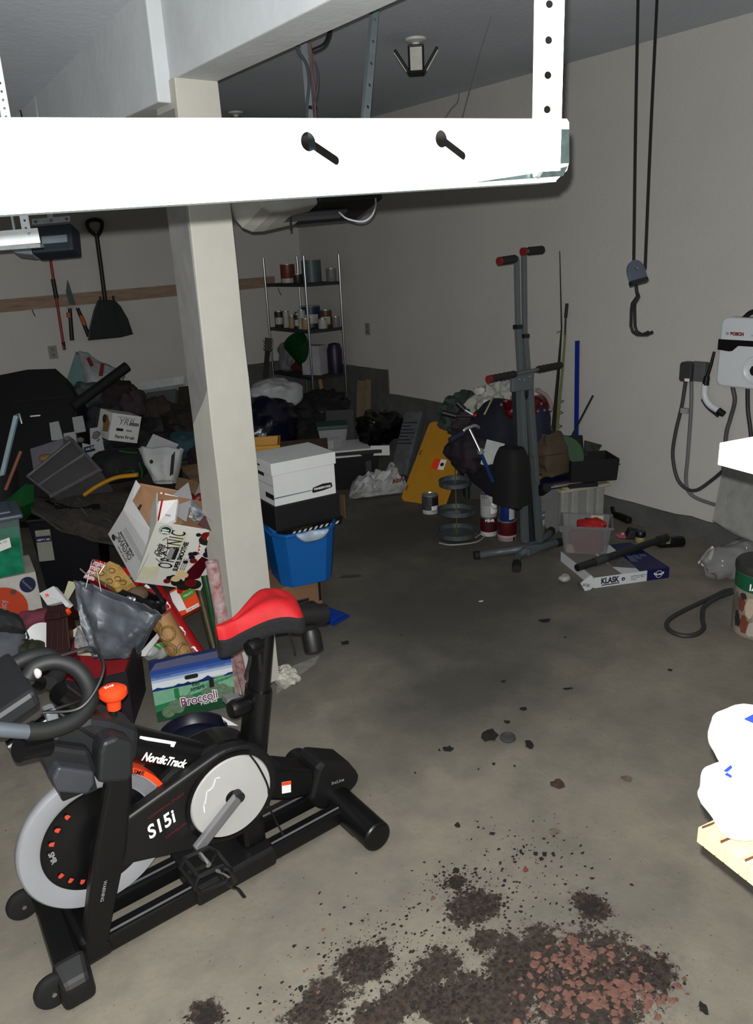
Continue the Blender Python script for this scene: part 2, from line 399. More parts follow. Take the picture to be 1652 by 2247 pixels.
# ---------------------------------------------------------------- overhead steel rack bar close to the camera
def strap(F, ln, wd, pitch, r, name, m, parent, th=.0022, first=.02, flange=0.0):
    holes = [circ(wd/2, first+pitch*k, r, 14) for k in range(int((ln-first-r)/pitch)+1)]
    o = plate(name, m, parent, F, [(0, 0), (wd, 0), (wd, ln), (0, ln)], holes, th)
    if flange: MB(F).box(-.001, 0, 0, .001, flange, ln).build('flange', m, o)
    return o
BL, BR = Vector((0.10, .703, 2.0415)), Vector((0.822, .675, 2.0765))
fx = (BR-BL).normalized(); fzv = (Vector((0, 0, 1))-fx*fx.z).normalized(); BF = Fr(BL, fx, fzv.cross(fx), fzv); blen = (BR-BL).length
rack = thing('overhead_rack_bar', 'wide white galvanised steel angle bar spanning the top of the picture', 'steel bar', BL)
def keyhole(cx_, cz, r, ln, w2, ang):
    a = math.radians(ang); d = Vector((math.cos(a), math.sin(a))); n = Vector((-d.y, d.x)); c = Vector((cx_, cz)); pts = []
    a0 = math.asin(w2/r)
    for k in range(19):
        t = a+a0+(2*math.pi-2*a0)*k/18; pts.append((cx_+r*math.cos(t), cz+r*math.sin(t)))
    for k in range(9):
        t = a-math.pi/2+math.pi*k/8; pts.append((cx_+d.x*ln+w2*math.cos(t), cz+d.y*ln+w2*math.sin(t)))
    return pts
def on_bar(px, py):
    v = wdir(px, py); t = (BF.o-CAM).dot(BF.y)/v.dot(BF.y); q = CAM+v*t-BF.o; return q.dot(BF.x), q.dot(BF.z)
ks = []
for (a, c) in (((676, 311), (737, 352)), ((968, 305), (1016, 342))):
    p, q = on_bar(*a), on_bar(*c); ks.append(keyhole(p[0], p[1], .0088, math.hypot(q[0]-p[0], q[1]-p[1]), .0044, math.degrees(math.atan2(q[1]-p[1], q[0]-p[0]))))
hh = .0695
plate('bar_face', BARZ, rack, BF, [(0, .006), (blen-.012, .008), (blen-.004, .012), (blen, .022), (blen, hh-.004), (blen-.004, hh), (0, hh)], ks, .0018)
LZ = mat('lip_zinc', (.50, .58, .58), .42, metal=.95, var=.25, scale=60)
xr, _ = on_bar(1030, 390)
MB(BF).add([(xr+.13, -.0026, .013), (blen-.004, -.0026, .017), (blen-.012, -.0022, .006), (xr, -.0022, .004), (xr+.13, 0, .013), (blen-.004, 0, .017), (blen-.012, 0, .006), (xr, 0, .004)], [(0, 1, 2, 3), (4, 7, 6, 5), (0, 4, 5, 1), (1, 5, 6, 2), (2, 6, 7, 3), (3, 7, 4, 0)]).build('reflection_edge', LZ, rack)  # grey reflection along the bar's lower edge, put in as a darker metal strip
MB(BF).box(blen-.020, -.0026, .020, blen-.0015, -.0014, .058).build('reflection_patch', LZ, rack)  # grey reflection at the bar's end, put in as a darker metal piece
MB(BF).prism([(0, 0), (blen-.022, .002), (blen-.012, .008), (0, .006)], -.001, .0015).box(0, 0, 0, blen-.022, .03, .0025).build('bar_lip', mat('lip_pale', (.66, .72, .72), .45, metal=.5, var=.1), rack)
hx, hz = on_bar(1161, 300); hx2, _ = on_bar(1223, 300)
SF = BF.off((hx, -.003, .012)); SF = Fr(SF.o, Vector((.793, -.608, 0)).normalized(), Vector((.608, .793, 0)).normalized(), Vector((0.0, 0, 1)))
strap(SF, 1.15, .0335, .0352, .0042, 'hanger_strap', BARZ, rack, first=.066)
MB(BF).lathe([(0, -.0075), (.006, -.0065), (.008, -.004), (.008, -.002)], 6, (hx+.006, -.003, .012), ax=(0, 1, 0)).build('bolt', STEEL, rack)
# second bar, further off, at the left edge
GM = STEEL
P0 = at(88, 534, 2.75); P1 = at(-60, 545, 2.75)
sx_ = (P0-P1).normalized(); F2 = Fr(P1, sx_, Vector((0, 0, 1)).cross(sx_), Vector((0, 0, 1)))
L2 = (P0-P1).length
r2 = thing('slotted_angle', 'short white slotted steel angle at the left edge under the wide bar', 'steel bar', P1)
plate('bar_face', BARZ, r2, F2, [(0, .0), (L2+.002, .002), (L2, .052), (0, .050)], [circ(L2-.032, .034, .0055, 10)], .003)
MB(F2).box(0, -.012, -.014, L2+.004, .02, 0).build('bar_lip', STEEL, r2)
strap(F2.off((L2-.058, .006, .03)), 1.2, .031, .0255, .0042, 'hanger_strap', BARZ, r2, first=.024)
MB(F2).box(L2-.092, .012, .03, L2-.084, .02, 1.2).build('thin_strap', STEEL, r2)
# perforated corner post top left
P0 = at(36, 272, 3.0); F3_ = Fr(at(6, 273, 3.0), (P0-at(6, 273, 3.0)).normalized(), (0, 1, 0), (-.06, 0, 1))
F3_ = Fr(F3_.o, F3_.x, Vector((0, 0, 1)).cross(F3_.x), Vector((-.085, .0, 1)).normalized())
pa = thing('perforated_angle', 'pale perforated angle strip hanging from the ceiling at top left', 'steel strip', F3_.o)
for nm, ff in (('flange', Fr(F3_.o, F3_.x, F3_.y, F3_.z)), ('flange', Fr(F3_.o-F3_.x*.026, (F3_.x*.9-F3_.y*.35).normalized(), F3_.y, F3_.z))):
    strap(ff.off((.0, 0, -.15)), .95, .028, .0285, .0055, nm, mat('zinc_strip', (.66, .74, .73), .5, metal=.3, var=.1), pa)
# ---------------------------------------------------------------- garage door openers
def opener(F, w_, h, d, label, lens):
    t = thing('garage_door_opener', label, 'door opener', F.o)
    MB(F).box(0, 0, 0, w_, d, h).build('housing', mat('opener_case', (.13, .17, .21), .6), t, bevel=.012)
    MB(F).box(w_*.28, -.004, h*.30, w_*.88, 0, h*.58).build('name_plate', mat('plate_grey', (.5, .55, .57), .5), t, bevel=.003)
    MB(F).prism([(-.26*w_/.4, h*.52), (0, h*.56), (0, 0), (-.1, .02)], .02, d-.02).build('light_lens', lens, t, bevel=.01)
    strap(Fr(F.o+F.z*(h+.006)+F.x*.02, F.z, F.y, F.x), w_*.9, .032, .085, .009, 'mount_rail', STEEL, t)
    strap(F.off((w_*.42, .02, h+.02)), .62, .032, .05, .006, 'hanger_strap', STEEL, t)
    return t
of = f3(at(68, 556, 4.2), at(161, 548, 4.2), at(60, 497, 4.2))
opener(of[0], of[1], of[2], .13, 'dark garage door opener box above the red pole at left', mat('lens_dim', (.5, .52, .55), .5))
of = f3(at(700, 446, 3.1), at(843, 436, 3.25), at(697, 390, 3.1))
t = thing('garage_door_opener', 'black door opener with a rounded white light lens behind the wide bar', 'door opener', of[0].o)
OF = of[0]
MB(OF).box(0, 0, 0, of[1], .26, .12).build('housing', mat('opener_black', (.05, .06, .07), .6), t, bevel=.012)
lp = [(0, .02)]+[(-.275+.09*(1-math.sin(a)), -.012+.10*(1-math.cos(a))*.9) for a in [math.pi/2*k/6 for k in range(7)]][::-1]
MB(OF).prism([(0, -.002), (-.16, -.022), (-.21, -.02), (-.25, .0), (-.275, .04), (-.285, .10), (0, .10)], 0, .24).build('light_lens', mat('milky_lens', (.62, .62, .6), .5), t, bevel=.012, seg=3)
MB(OF).box(-.10, .08, -.014, of[1]*.55, .16, -.002).build('drive_rail', mat('rail_grey', (.3, .31, .33), .5), t)
MB().tube(bez([at(744, 466, 3.1), at(762, 480, 3.06), at(795, 486, 3.04), at(815, 474, 3.04), at(824, 452, 3.06), at(824, 436, 3.1)]), .0035, 6).build('antenna_wire', mat('white_wire', (.65, .65, .7), .5), t)
MB().tube([at(624, 455, 3.15), at(624, 478, 3.15), at(636, 480, 3.15), at(634, 462, 3.15), at(638, 470, 3.15), at(638, 505, 3.15)], .005, 6).build('release_bracket', BLACK, t)
# hanger strips of that opener with wiring
hs = thing('opener_hanger', 'grey hanger strip wound with loose cables left of the bare strip', 'steel strip', at(690, 300, 3.15))
HG = mat('dull_zinc', (.46, .49, .51), .5, metal=.3, var=.1)
MB().bar(at(690, 380, 3.2), at(664, 60, 3.2), .028, .004, up=(.56, .76, 0)).bar(at(664, 62, 3.2), at(652, -80, 3.2), .028, .004, up=(.56, .76, 0)).build('strip', HG, hs)
MB().tube(bez([at(655, -40, 3.15), at(668, 60, 3.15), at(682, 100, 3.15), at(684, 150, 3.15), at(690, 200, 3.15), at(692, 265, 3.15)]), .0035, 6).build('red_wire', mat('dull_red_wire', (.42, .27, .28), .6), hs)
MB().tube(bez([at(650, -40, 3.12), at(660, 30, 3.12), at(664, 75, 3.12)]), .004, 6).build('white_wire', WHITEP, hs)
MB().tube(bez([at(680, 48, 3.12), at(694, 28, 3.12), at(712, 26, 3.12), at(724, 45, 3.12), at(724, 70, 3.12), at(712, 98, 3.12), at(686, 112, 3.12)]), .0095, 8).build('cable_loop', CABLE, hs)
MB().tube(bez([at(664, 70, 3.1), at(652, 105, 3.1), at(672, 140, 3.1), at(678, 180, 3.1), at(674, 225, 3.1), at(672, 268, 3.1)]), .0065, 8).build('cable', mat('lead_cable', (.25, .26, .28), .5), hs)
MB().tube(bez([at(690, 135, 3.1), at(697, 160, 3.1), at(696, 195, 3.1), at(690, 220, 3.1)]), .005, 6).build('cable', mat('lead_cable', (.25, .26, .28), .5), hs)
for py, w2 in ((62, 12), (236, 9)):
    c = at(670+(py-62)*.095, py, 3.17); MB().lathe([(.018, -.004), (.018, .004)], 12, c, ax=(.1, 0, 1)).build('cable_tie', BLACK, hs)
MB().tube(bez([at(645, 78, 3.14), at(655, 62, 3.14), at(668, 62, 3.14)]), .003, 6).build('tie_tail', BLACK, hs)
ho = at(796, 290, 3.1); hu = (at(825, -60, 3.1)-ho); hl = hu.length; hu.normalize()
hxv = (Vector((RX[0], RY[0], RZ[0]))*.75+Vector((RX[2], RY[2], RZ[2]))*.65); hxv = (hxv-hu*hxv.dot(hu)).normalized()
hf = Fr(ho, hxv, hu.cross(hxv), hu)
s2 = strap(hf, hl, .03, .088, .007, 'perforated_strip', mat('zinc_grey', (.5, .55, .57), .45, metal=.4, var=.12), None, flange=.02)
tag(s2, 'bare perforated steel strip hanging between cable loop and ceiling lamp', 'steel strip')
# ---------------------------------------------------------------- ceiling lamps with three wings
LAMPW = mat('lamp_panel', (.78, .78, .75), .5); LAMPK = mat('lamp_black', (.06, .07, .08), .5)
def lamp(c, label, yaw, k=1.0):
    t = thing('ceiling_lamp', label, 'ceiling lamp', c, 'winged ceiling lamps')
    F = Fr(c).rot('z', yaw)
    MB(F).lathe([(0, 0), (.062*k, 0), (.058*k, -.012*k), (.022*k, -.022*k), (.02*k, -.06*k), (0, -.06*k)], 20).build('socket', mat('lamp_white', (.8, .8, .78), .5), t)
    MB(F).lathe([(0, -.06*k), (.022*k, -.06*k), (.024*k, -.10*k), (.028*k, -.16*k), (.05*k, -.175*k), (0, -.18*k)], 12).build('lamp_body', LAMPK, t)
    for i in range(4):
        G = F.rot('z', i*90); G = G.off((0.03*k, 0, -.175*k)).rot('y', -56)
        MB(G).box(0, -.045*k, -.016*k, .15*k, .045*k, 0).build('wing', LAMPK, t, bevel=.006)
        MB(G).box(.02*k, -.034*k, -.022*k, .142*k, .034*k, -.015*k).build('light_panel', LAMPW, t, bevel=.004)
    return t
lc = Z(912, 85, CH); lamp(lc, 'black winged ceiling lamp above the right wall, fully in view', 229, 1.05)
lc = Z(517, 246, CH); lamp(lc, 'dark winged ceiling lamp half hidden behind the wide bar', 240, 1.05)
CEN = mat('cobweb', (.4, .42, .44), .9)
tag(MB().tube(bez([at(1093, -10, 4.2), at(1048, 130, 4.2), at(1012, 262, 4.2)]), .0022, 5).build('cobweb_strand', CEN), 'long dusty cobweb strand hanging beside the hanger strap', 'cobweb')
tag(MB().tube(bez([at(1007, 192, 4.2), at(1004, 220, 4.2), at(990, 236, 4.2), at(972, 262, 4.2)]), .0022, 5).build('cobweb_strand', CEN), 'short dusty cobweb strand left of the long one', 'cobweb')
# ---------------------------------------------------------------- rope hoist with hook on the right
ROPE = mat('black_rope', (.09, .09, .09), .85, bump=.6, bscale=200)
hd = 3.9
t = thing('rope_hoist', 'black rope hoist with grey pulley and bike hook hanging by wall', 'hoist', at(1408, 740, hd))
for a, c in (((1400, -14), (1390, 590)), ((1442, -12), (1415, 590))):
    MB().tube(bez([at(*a, hd), at((a[0]+c[0])/2-1, (a[1]+c[1])/2, hd), at(*c, hd)], 6), .0075, 8).build('rope', ROPE, t)
pf, pw, ph = f3(at(1385, 622, hd-.03), at(1422, 612, hd-.03), at(1383, 572, hd-.03))
pu = [(0, 0), (pw, 0), (pw, ph*.45)]+[(pw/2+pw/2*math.cos(a), ph*.5+ph*.5*math.sin(a)) for a in [math.pi*k/8 for k in range(9)]]+[(0, ph*.45)]
PUL = mat('pulley_grey', (.33, .36, .42), .35, metal=.4)
MB(pf).prism(pu, 0, .004).build('pulley_cheek', PUL, t, bevel=.002); MB(pf).prism(pu, .026, .03).build('pulley_cheek', PUL, t, bevel=.002)
MB(pf).cyl((pw/2, .004, ph*.58), (pw/2, .026, ph*.58), pw*.4, n=20).build('sheave', BLACK, t)
MB(pf).lathe([(0, -.007), (.006, -.006), (.009, 0), (.02, .0005)], 16, (pw/2, 0, ph*.58), ax=(0, 1, 0)).build('axle_pin', CHROME, t)
MB(pf).box(.0, -.004, -.008, pw, .034, .012).build('pulley_base', BLACK, t)
HK = mat('hook_rubber', (.08, .08, .08), .45)
for dx, dd in ((0, 0), (9, .03)):
    q = hd+dd
    MB().tube([at(1395+dx*.1, 620, q), at(1396+dx*.1, 638, q), at(1398+dx*.4, 650, q), at(1387+dx*.6, 666, q), at(1385+dx*.8, 680, q), at(1384+dx, 715, q), at(1388+dx, 727, q), at(1397+dx, 733, q), at(1410+dx, 734, q), at(1423+dx, 728, q)], .0075, 8).build('hook_rod', HK, t)
# ---------------------------------------------------------------- EV charger on the right wall
CW = mat('charger_white', (.80, .82, .84), .35, var=.02)
FW = Fr((WX, 0, 0), (0, -1, 0), (1, 0, 0), (0, 0, 1))           # wall frame: x to the right as one faces the wall
def onw(px, py): q = X(px, py, WX); return -q.y, q.z
c0 = X(1568, 845, WX-.11); cz0 = c0.z-.005; cx0 = -c0.y
CF = Fr((WX-.11, -cx0, cz0), (0, -1, 0), (1, 0, 0), (0, 0, 1)); cw, ch = .34, .43
t = thing('ev_charger', 'white wall-mounted car charger with black stripe above the wooden board', 'car charger', CF.o)
MB(CF).prism(rrect(cw, ch, .045), 0, .11).build('housing', CW, t, bevel=.018, seg=3)
zz = ch-.135
MB(CF).prism([(-.002, zz-.065), (.075, zz-.072), (.095, zz-.068), (.13, zz-.035), (cw+.002, zz-.035), (cw+.002, zz), (-.002, zz)], -.003, .06).build('stripe', BLACKG, t)
MB(CF).lathe([(.088, .001), (.083, -.012), (.07, -.014), (.055, -.004), (0, -.002)], 32, (.255, 0, .12), ax=(0, 1, 0)).build('socket_ring', CW, t)
MB(CF).lathe([(0, -.02), (.035, -.02), (.035, 0)], 8, (.262, -.002, .12), ax=(0, 1, 0)).build('plug_socket', BLACK, t)
text(CF, 'BOSCH', .072, zz+.028, .026, mat('logo_red', (.5, .16, .17), .6), t, bold=.002)
text(CF, 'Power', .205, zz+.024, .018, GREYP, t)
MB(CF).lathe([(.0105, -.001), (.0075, -.001)], 20, (.052, 0, zz+.037), ax=(0, 1, 0)).build('logo_ring', GREYP, t); decal(CF, rrect(.010, .009, .002, x0=.047, z0=zz+.0325), GREYP, t, 'logo_bar')
MB(CF).tube(bez([(.12, .05, ch-.01), (.17, .045, ch+.03), (.25, .045, ch+.035), (.32, .05, ch+.0)]), .016, 8).build('cable_coil', CABLE, t)
# charging plug hanging at its left
pd = WX-.06
t = thing('charging_plug', 'white and black charging handle dangling left of the car charger', 'plug', X(1578, 915, pd))
q = lambda px, py: X(px, py, pd)
MB().tube([q(1567, 772), q(1560, 800), q(1550, 832)], [.009, .011, .012], 10).build('lead', CABLE, t)
MB().tube([q(1551, 826), q(1548, 845)], [.019, .021], 12).build('strain_relief', BLACK, t)
MB().tube(bez([q(1547, 842), q(1546, 868), q(1557, 888), q(1581, 904)]), .021, 14).build('handle', CW, t)
MB().tube(bez([q(1540, 876), q(1552, 894), q(1576, 914)]), .009, 8).build('trigger_guard', BLACK, t)
MB().tube([q(1576, 901), q(1588, 909)], [.023, .021], 14).build('nozzle', BLACK, t)
# socket box, its cord and the flexible conduit
a0 = X(1497, 838, WX-.06)
t = thing('power_outlet_box', 'grey surface socket box with plugged cord left of the charger', 'outlet', X(1516, 838, WX-.03))
OFr = Fr((WX-.055, X(1512, 838, WX-.05).y, X(1520, 836, WX-.05).z), (0, -1, 0), (1, 0, 0), (0, 0, 1))
MB(OFr).box(0, 0, 0, .105, .055, .125).build('box', mat('box_grey', (.33, .34, .34), .55), t, bevel=.004)
MB(OFr).prism(rrect(.085, .13, .02, x0=-.055, z0=-.005), -.035, .03).build('plug', mat('plug_dark', (.2, .21, .21), .6), t, bevel=.006)
MB(OFr).box(-.01, -.037, .0, .025, -.033, .02).build('label_tag', WHITE, t)
qq = lambda px, py, o=.03: X(px, py, WX-o)
MB().tube(bez([qq(1504, 838), qq(1496, 890), qq(1482, 950), qq(1476, 1000), qq(1486, 1050), qq(1507, 1073), qq(1530, 1075), qq(1560, 1055), qq(1590, 1030, .1)]), .0125, 10).build('cord', mat('cord_dark', (.24, .24, .25), .5), t)
MB(Fr(qq(1494, 900, .045), (0, -1, 0), (1, 0, 0), (0, 0, 1))).box(-.005, 0, -.02, .05, .028, .014).build('cord_tag', mat('tag_pale', (.6, .6, .6), .6), t)
MB().tube(bez([qq(1517, 836, .02), qq(1516, 900, .02), qq(1509, 1000, .02), qq(1505, 1055, .02), qq(1516, 1085, .02), qq(1560, 1105, .02), qq(1652, 1130, .03), qq(1700, 1142, .03)]), .0125, 10).build('conduit', mat('conduit_grey', (.42, .42, .43), .4), t)
t2 = thing('charger_lead', 'thick grey charger lead hanging below the charger, nearer its plug', 'cable', qq(1592, 950))
MB().tube(bez([qq(1607, 848, .05), qq(1612, 880, .05), qq(1602, 920, .05), qq(1593, 955, .06), qq(1588, 1030, .08)]), .0135, 10).build('lead', mat('lead_grey', (.27, .28, .28), .5), t2)
o = MB().tube(bez([qq(1640, 850, .05), qq(1641, 900, .05), qq(1646, 940, .06), qq(1652, 1000, .06)]), .013, 10).build('charger_lead', mat('lead_black', (.16, .16, .17), .5))
tag(o, 'thick black charger lead at the right edge under the charger', 'cable')
# ---------------------------------------------------------------- wall outlets
def outlet(F, label):
    t = thing('wall_outlet', label, 'outlet', F.o); m = mat('outlet_grey', (.52, .52, .50), .5)
    MB(F).box(-.04, -.006, -.06, .04, 0, .06).build('cover_plate', m, t, bevel=.003)
    for s_ in (-1, 1): MB(F).prism(rrect(.032, .03, .01, x0=-.016, z0=s_*.026-.015), -.009, -.005).build('socket', mat('socket_grey', (.42, .42, .40), .5), t)
q = Y(116, 773, DY); outlet(Fr((q.x, DY, q.z)), 'pale outlet plate on the back wall below the red pole')
q = X(807, 722, WX); outlet(Fr((WX, q.y, q.z), (0, -1, 0), (1, 0, 0), (0, 0, 1)), 'dim outlet plate on the right wall beyond the wire rack')
# ---------------------------------------------------------------- tools hung on the back wall
yb = DY-.04
B = lambda px, py, o=.04: Y(px, py, DY-o)
t = thing('telescopic_pole', 'long red telescopic pole with black grip hung on the back wall', 'pole', B(141, 768))
MB().cyl(B(103, 520), B(141, 768), .013, n=10).build('shaft', mat('red_shaft', (.55, .16, .15), .5), t)
MB().cyl(B(116, 612), B(124, 655), .020, n=12).build('grip', BLACK, t); MB().cyl(B(138.5, 750), B(142, 768), .017, .011, n=12).build('tip', BLACK, t)
t = thing('hedge_shears', 'open hedge shears with orange-banded black handles on the back wall', 'shears', B(157, 748))
BLD = mat('blade_steel', (.3, .34, .36), .45, metal=.5)
bf = Fr((0, DY-.045, 0))
bl = [B(p, q_) for p, q_ in ((147, 616), (144, 640), (152, 668), (165, 670), (159, 650), (152, 625))]
MB().prism([(v.x, v.z) for v in bl], DY-.05, DY-.045).build('blade', BLD, t)
bl2 = [B(p, q_) for p, q_ in ((147, 614), (150, 640), (157, 669), (166, 668), (157, 640), (150, 618))]
MB().prism([(v.x, v.z) for v in bl2], DY-.042, DY-.037).build('blade', BLD, t)
MB(Fr(B(159, 673))).box(-.05, -.015, -.015, .05, .015, .012).build('pivot', CHROME, t)
for a, c, o1, o2 in (((153, 676), (158, 747), (150, 686), (152, 697)), ((170, 676), (195, 738), (177, 692), (186, 714))):
    MB().cyl(B(*a), B(*c), .017, .02, n=10).build('handle', BLACK, t); MB().cyl(B(*o1), B(*o2), .021, n=10).build('band', mat('dull_orange', (.62, .3, .12), .5), t)
t = thing('snow_shovel', 'black snow shovel with loop grip hanging blade down on back wall', 'shovel', B(238, 748))
MB().tube(bez([B(213, 520), B(196, 504), B(192, 488), B(207, 482), B(223, 487), B(222, 504), B(213, 520)], 6), .018, 8).build('grip', BLACK, t)
MB().tube([B(212, 516), B(222, 590), B(231, 662)], .02, 10).build('shaft', BLACK, t)
sp = [B(p, q_) for p, q_ in ((212, 658), (248, 658), (262, 672), (278, 700), (289, 733), (262, 740), (190, 747), (192, 725), (203, 680))]
zt = max(v.z for v in sp); zb = min(v.z for v in sp); c_ = sum(sp, Vector())/len(sp)
b = MB()
sp2 = [(v.x, v.z) for v in sp]
b.prism(sp2, DY-.085, DY-.065); b.build('blade', mat('shovel_black', (.07, .085, .1), .45), t, bevel=.006)
for k in (-.06, .06): MB().bar((c_.x+k, DY-.09, c_.z+.22), (c_.x+k*1.6, DY-.09, c_.z-.16), .018, .012, up=(0, 1, 0)).build('rib', mat('shovel_black', (.07, .085, .1), .45), t)
for k, (px, py) in enumerate(((73, 686), (613, 640))):
    o = MB().tube([B(px-3, py-8, 0), B(px-1, py-2, .06), B(px+4, py+8, .08)], .004, 6).build('wall_hook', BLACK)
    tag(o, ('small steel hook left of the red pole', 'small hook on the back wall seen through the wire rack')[k], 'hook')

cw_ = thing('thin_conduit', 'thin pale conduit bent along the beam at top left', 'conduit', X(80, 265, 1.347))
MB().tube([X(30, 206, 1.347), X(73, 206, 1.347), X(79, 225, 1.347), X(88, 300, 1.347)], .005, 6).build('pipe', mat('conduit_pale', (.62, .66, .68), .5), cw_)
MB().tube(bez([X(36, 225, 1.342), X(44, 240, 1.342), X(52, 275, 1.342)]), .004, 6).build('cord', CABLE, cw_)
# ---------------------------------------------------------------- exercise bike (its length runs along x, near side towards -y)
BK = thing('exercise_bike', 'black indoor exercise bike with red seat and silver flywheel', 'exercise bike', (.7, 2.07, 0))
BKP = mat('bike_paint', (.032, .033, .037), .36, var=.05)
BKS = mat('bike_shroud', (.052, .053, .056), .5, var=.08)
BKG = mat('bike_grey', (.105, .112, .12), .5, var=.05)
SIL = mat('silver_rim', (.58, .59, .61), .38, metal=.25, var=.04)
YC = 2.08
def yrod(b, x, z, r, y0, y1, n=32): return b.cyl((x, y0, z), (x, y1, z), r, n=n)
FXc, FZc, FR = .422, .390, .228
fw_ = MB().lathe([(.162, -.012), (.178, -.019), (.222, -.019), (.228, -.012), (.228, .012), (.222, .019), (.178, .019), (.162, .012)], 72, (FXc, 2.055, FZc), ax=(0, 1, 0)).build('flywheel', SIL, BK)
MB().lathe([(0, -.02), (.06, -.024), (.10, -.022), (.15, -.012), (.166, -.016), (.166, .014), (0, .014)], 64, (FXc, 2.055, FZc), ax=(0, 1, 0)).build('wheel_disc', BKP, fw_)
for k, a in enumerate((122, 140, 158, 208, 224, 240)):
    a = math.radians(a); c = Vector((FXc+.138*math.cos(a), 2.036, FZc+.138*math.sin(a))); r_ = Vector((math.cos(a), 0, math.sin(a))); tg = Vector((-math.sin(a), 0, math.cos(a)))
    MB().add([c-r_*.007-tg*.007, c-r_*.007+tg*.007, c+r_*.005+tg*.006, c+r_*.009, c+r_*.005-tg*.006], [(0, 1, 2, 3, 4)]).build('wheel_mark', mat('mark_red', (.75, .25, .18), .6), fw_)
text(Fr((FXc-.143, 2.035, FZc+.028)), 'SMR', 0, 0, .022, GREYP, fw_, rot=-84, bold=.0006)
# orange guard arc behind
b = MB()
def arc(b, c, r0, r1, a0, a1, y0, y1, n=18):
    o_ = [(c[0]+r1*math.cos(math.radians(a0+(a1-a0)*k/n)), c[1]+r1*math.sin(math.radians(a0+(a1-a0)*k/n))) for k in range(n+1)]
    i_ = [(c[0]+r0*math.cos(math.radians(a0+(a1-a0)*k/n)), c[1]+r0*math.sin(math.radians(a0+(a1-a0)*k/n))) for k in range(n+1)]
    for k in range(n): b.hexa([(i_[k][0], y0, i_[k][1]), (o_[k][0], y0, o_[k][1]), (o_[k][0], y1, o_[k][1]), (i_[k][0], y1, i_[k][1]), (i_[k+1][0], y0, i_[k+1][1]), (o_[k+1][0], y0, o_[k+1][1]), (o_[k+1][0], y1, o_[k+1][1]), (i_[k+1][0], y1, i_[k+1][1])])
    return b
gd = arc(MB(), (FXc, FZc), .172, .208, 8, 66, 2.031, 2.037).build('wheel_guard', mat('guard_grey', (.42, .43, .45), .5), BK)
arc(MB(), (FXc, FZc), .213, .2295, 14, 60, 2.030, 2.07).build('guard_band', ORANGE, gd)
text(Fr((FXc+.125, 2.0295, FZc+.172)), 'SMR', 0, 0, .021, PRINTK, gd, rot=-37, bold=.0004)
# shroud from flywheel hub to crank disc
DXc, DZc = .830, .362
def hull2(c1, r1, c2, r2, n=40):
    pts = [(c1[0]+r1*math.cos(2*math.pi*k/n), c1[1]+r1*math.sin(2*math.pi*k/n)) for k in range(n)]+[(c2[0]+r2*math.cos(2*math.pi*k/n), c2[1]+r2*math.sin(2*math.pi*k/n)) for k in range(n)]
    pts = sorted(set(pts))
    def half(ps):
        h = []
        for p in ps:
            while len(h) > 1 and (h[-1][0]-h[-2][0])*(p[1]-h[-2][1])-(h[-1][1]-h[-2][1])*(p[0]-h[-2][0]) <= 0: h.pop()
            h.append(p)
        return h
    a, c = half(pts), half(pts[::-1]); return a[:-1]+c[:-1]
sh = MB().prism(hull2((DXc, DZc), .172, (.455, .372), .068), 1.985, 2.03).build('chain_shroud', BKS, BK, bevel=.012, seg=3)
MB().prism(hull2((DXc, DZc), .165, (.70, .40), .12), 2.03, 2.16).build('inner_shroud', BKP, BK, bevel=.02)
arc(MB(), (DXc, DZc), .145, .158, 60, 300, 1.976, 1.99, 30).build('shroud_rim', BKP, sh)
SFm = Fr((0, 1.984, 0))
text(SFm, 'S15i', .552, .348, .066, PRINTW, sh, rot=13, sx=.78, bold=.0016, shear=.22, space=1.06)
text(SFm, 'COMMERCIAL STUDIO', .560, .418, .012, mat('faint_red', (.36, .07, .06), .7), sh, rot=14)
text(SFm, 'COMMERCIAL STUDIO', .600, .322, .012, mat('faint_red', (.36, .07, .06), .7), sh, rot=14)
cdisc = MB().lathe([(0, -.008), (.138, -.008), (.142, -.002), (.142, .006)], 64, (DXc, 1.982, DZc), ax=(0, 1, 0)).build('crank_disc', mat('disc_silver', (.64, .64, .63), .42, var=.03), BK)
MB().lathe([(.025, -.0115), (.025, -.008)], 24, (DXc, 1.982, DZc), ax=(0, 1, 0)).lathe([(0, -.0115), (.025, -.0115)], 24, (DXc, 1.982, DZc), ax=(0, 1, 0)).build('hub_recess', BLACK, cdisc)
DF = Fr((DXc, 1.973, DZc))
b = MB(DF)
for k in range(8):
    a = math.radians(110+9*k); b.bar((.10*math.cos(a), 0, .10*math.sin(a)+.01*math.sin(k*2)), (.10*math.cos(a+.16), 0, .10*math.sin(a+.16)+.01*math.sin(k*2+2)), .004, .0012, up=(0, 1, 0))
b.build('trim_line', mat('trim_bright', (.86, .86, .84), .4), cdisc)
# crank arm, pedal
ca = Vector((DXc+.012, 1.955, DZc+.008)); cb = Vector((.678, 1.945, .262))
MB().bar(ca, cb, .022, .036, up=(0, 0, 1)).build('crank_arm', mat('crank_alloy', (.55, .55, .56), .36, metal=.6), BK, bevel=.005)
yrod(MB(), ca.x, ca.z, .018, 1.944, 1.97, 20).build('crank_bolt', BKG, BK)
pe = MB()
pc = cb+Vector((-.0, -.05, -.01))
yrod(pe, cb.x, cb.z, .009, 1.86, 1.95, 12)
ped = pe.build('pedal_axle', CHROME, BK)
b = MB()
for y_ in (1.825, 1.925):
    b.tube([(cb.x-.065, y_, .245), (cb.x-.05, y_, .212), (cb.x+.03, y_, .205), (cb.x+.055, y_, .235), (cb.x+.03, y_, .265), (cb.x-.05, y_, .272)], .0075, 8, closed=True)
for x_, z_ in ((-.065, .245), (.055, .235), (-.05, .272), (.03, .205)): b.cyl((cb.x+x_, 1.825, z_), (cb.x+x_, 1.925, z_), .007, n=8)
b.build('pedal_cage', BLACK, ped)
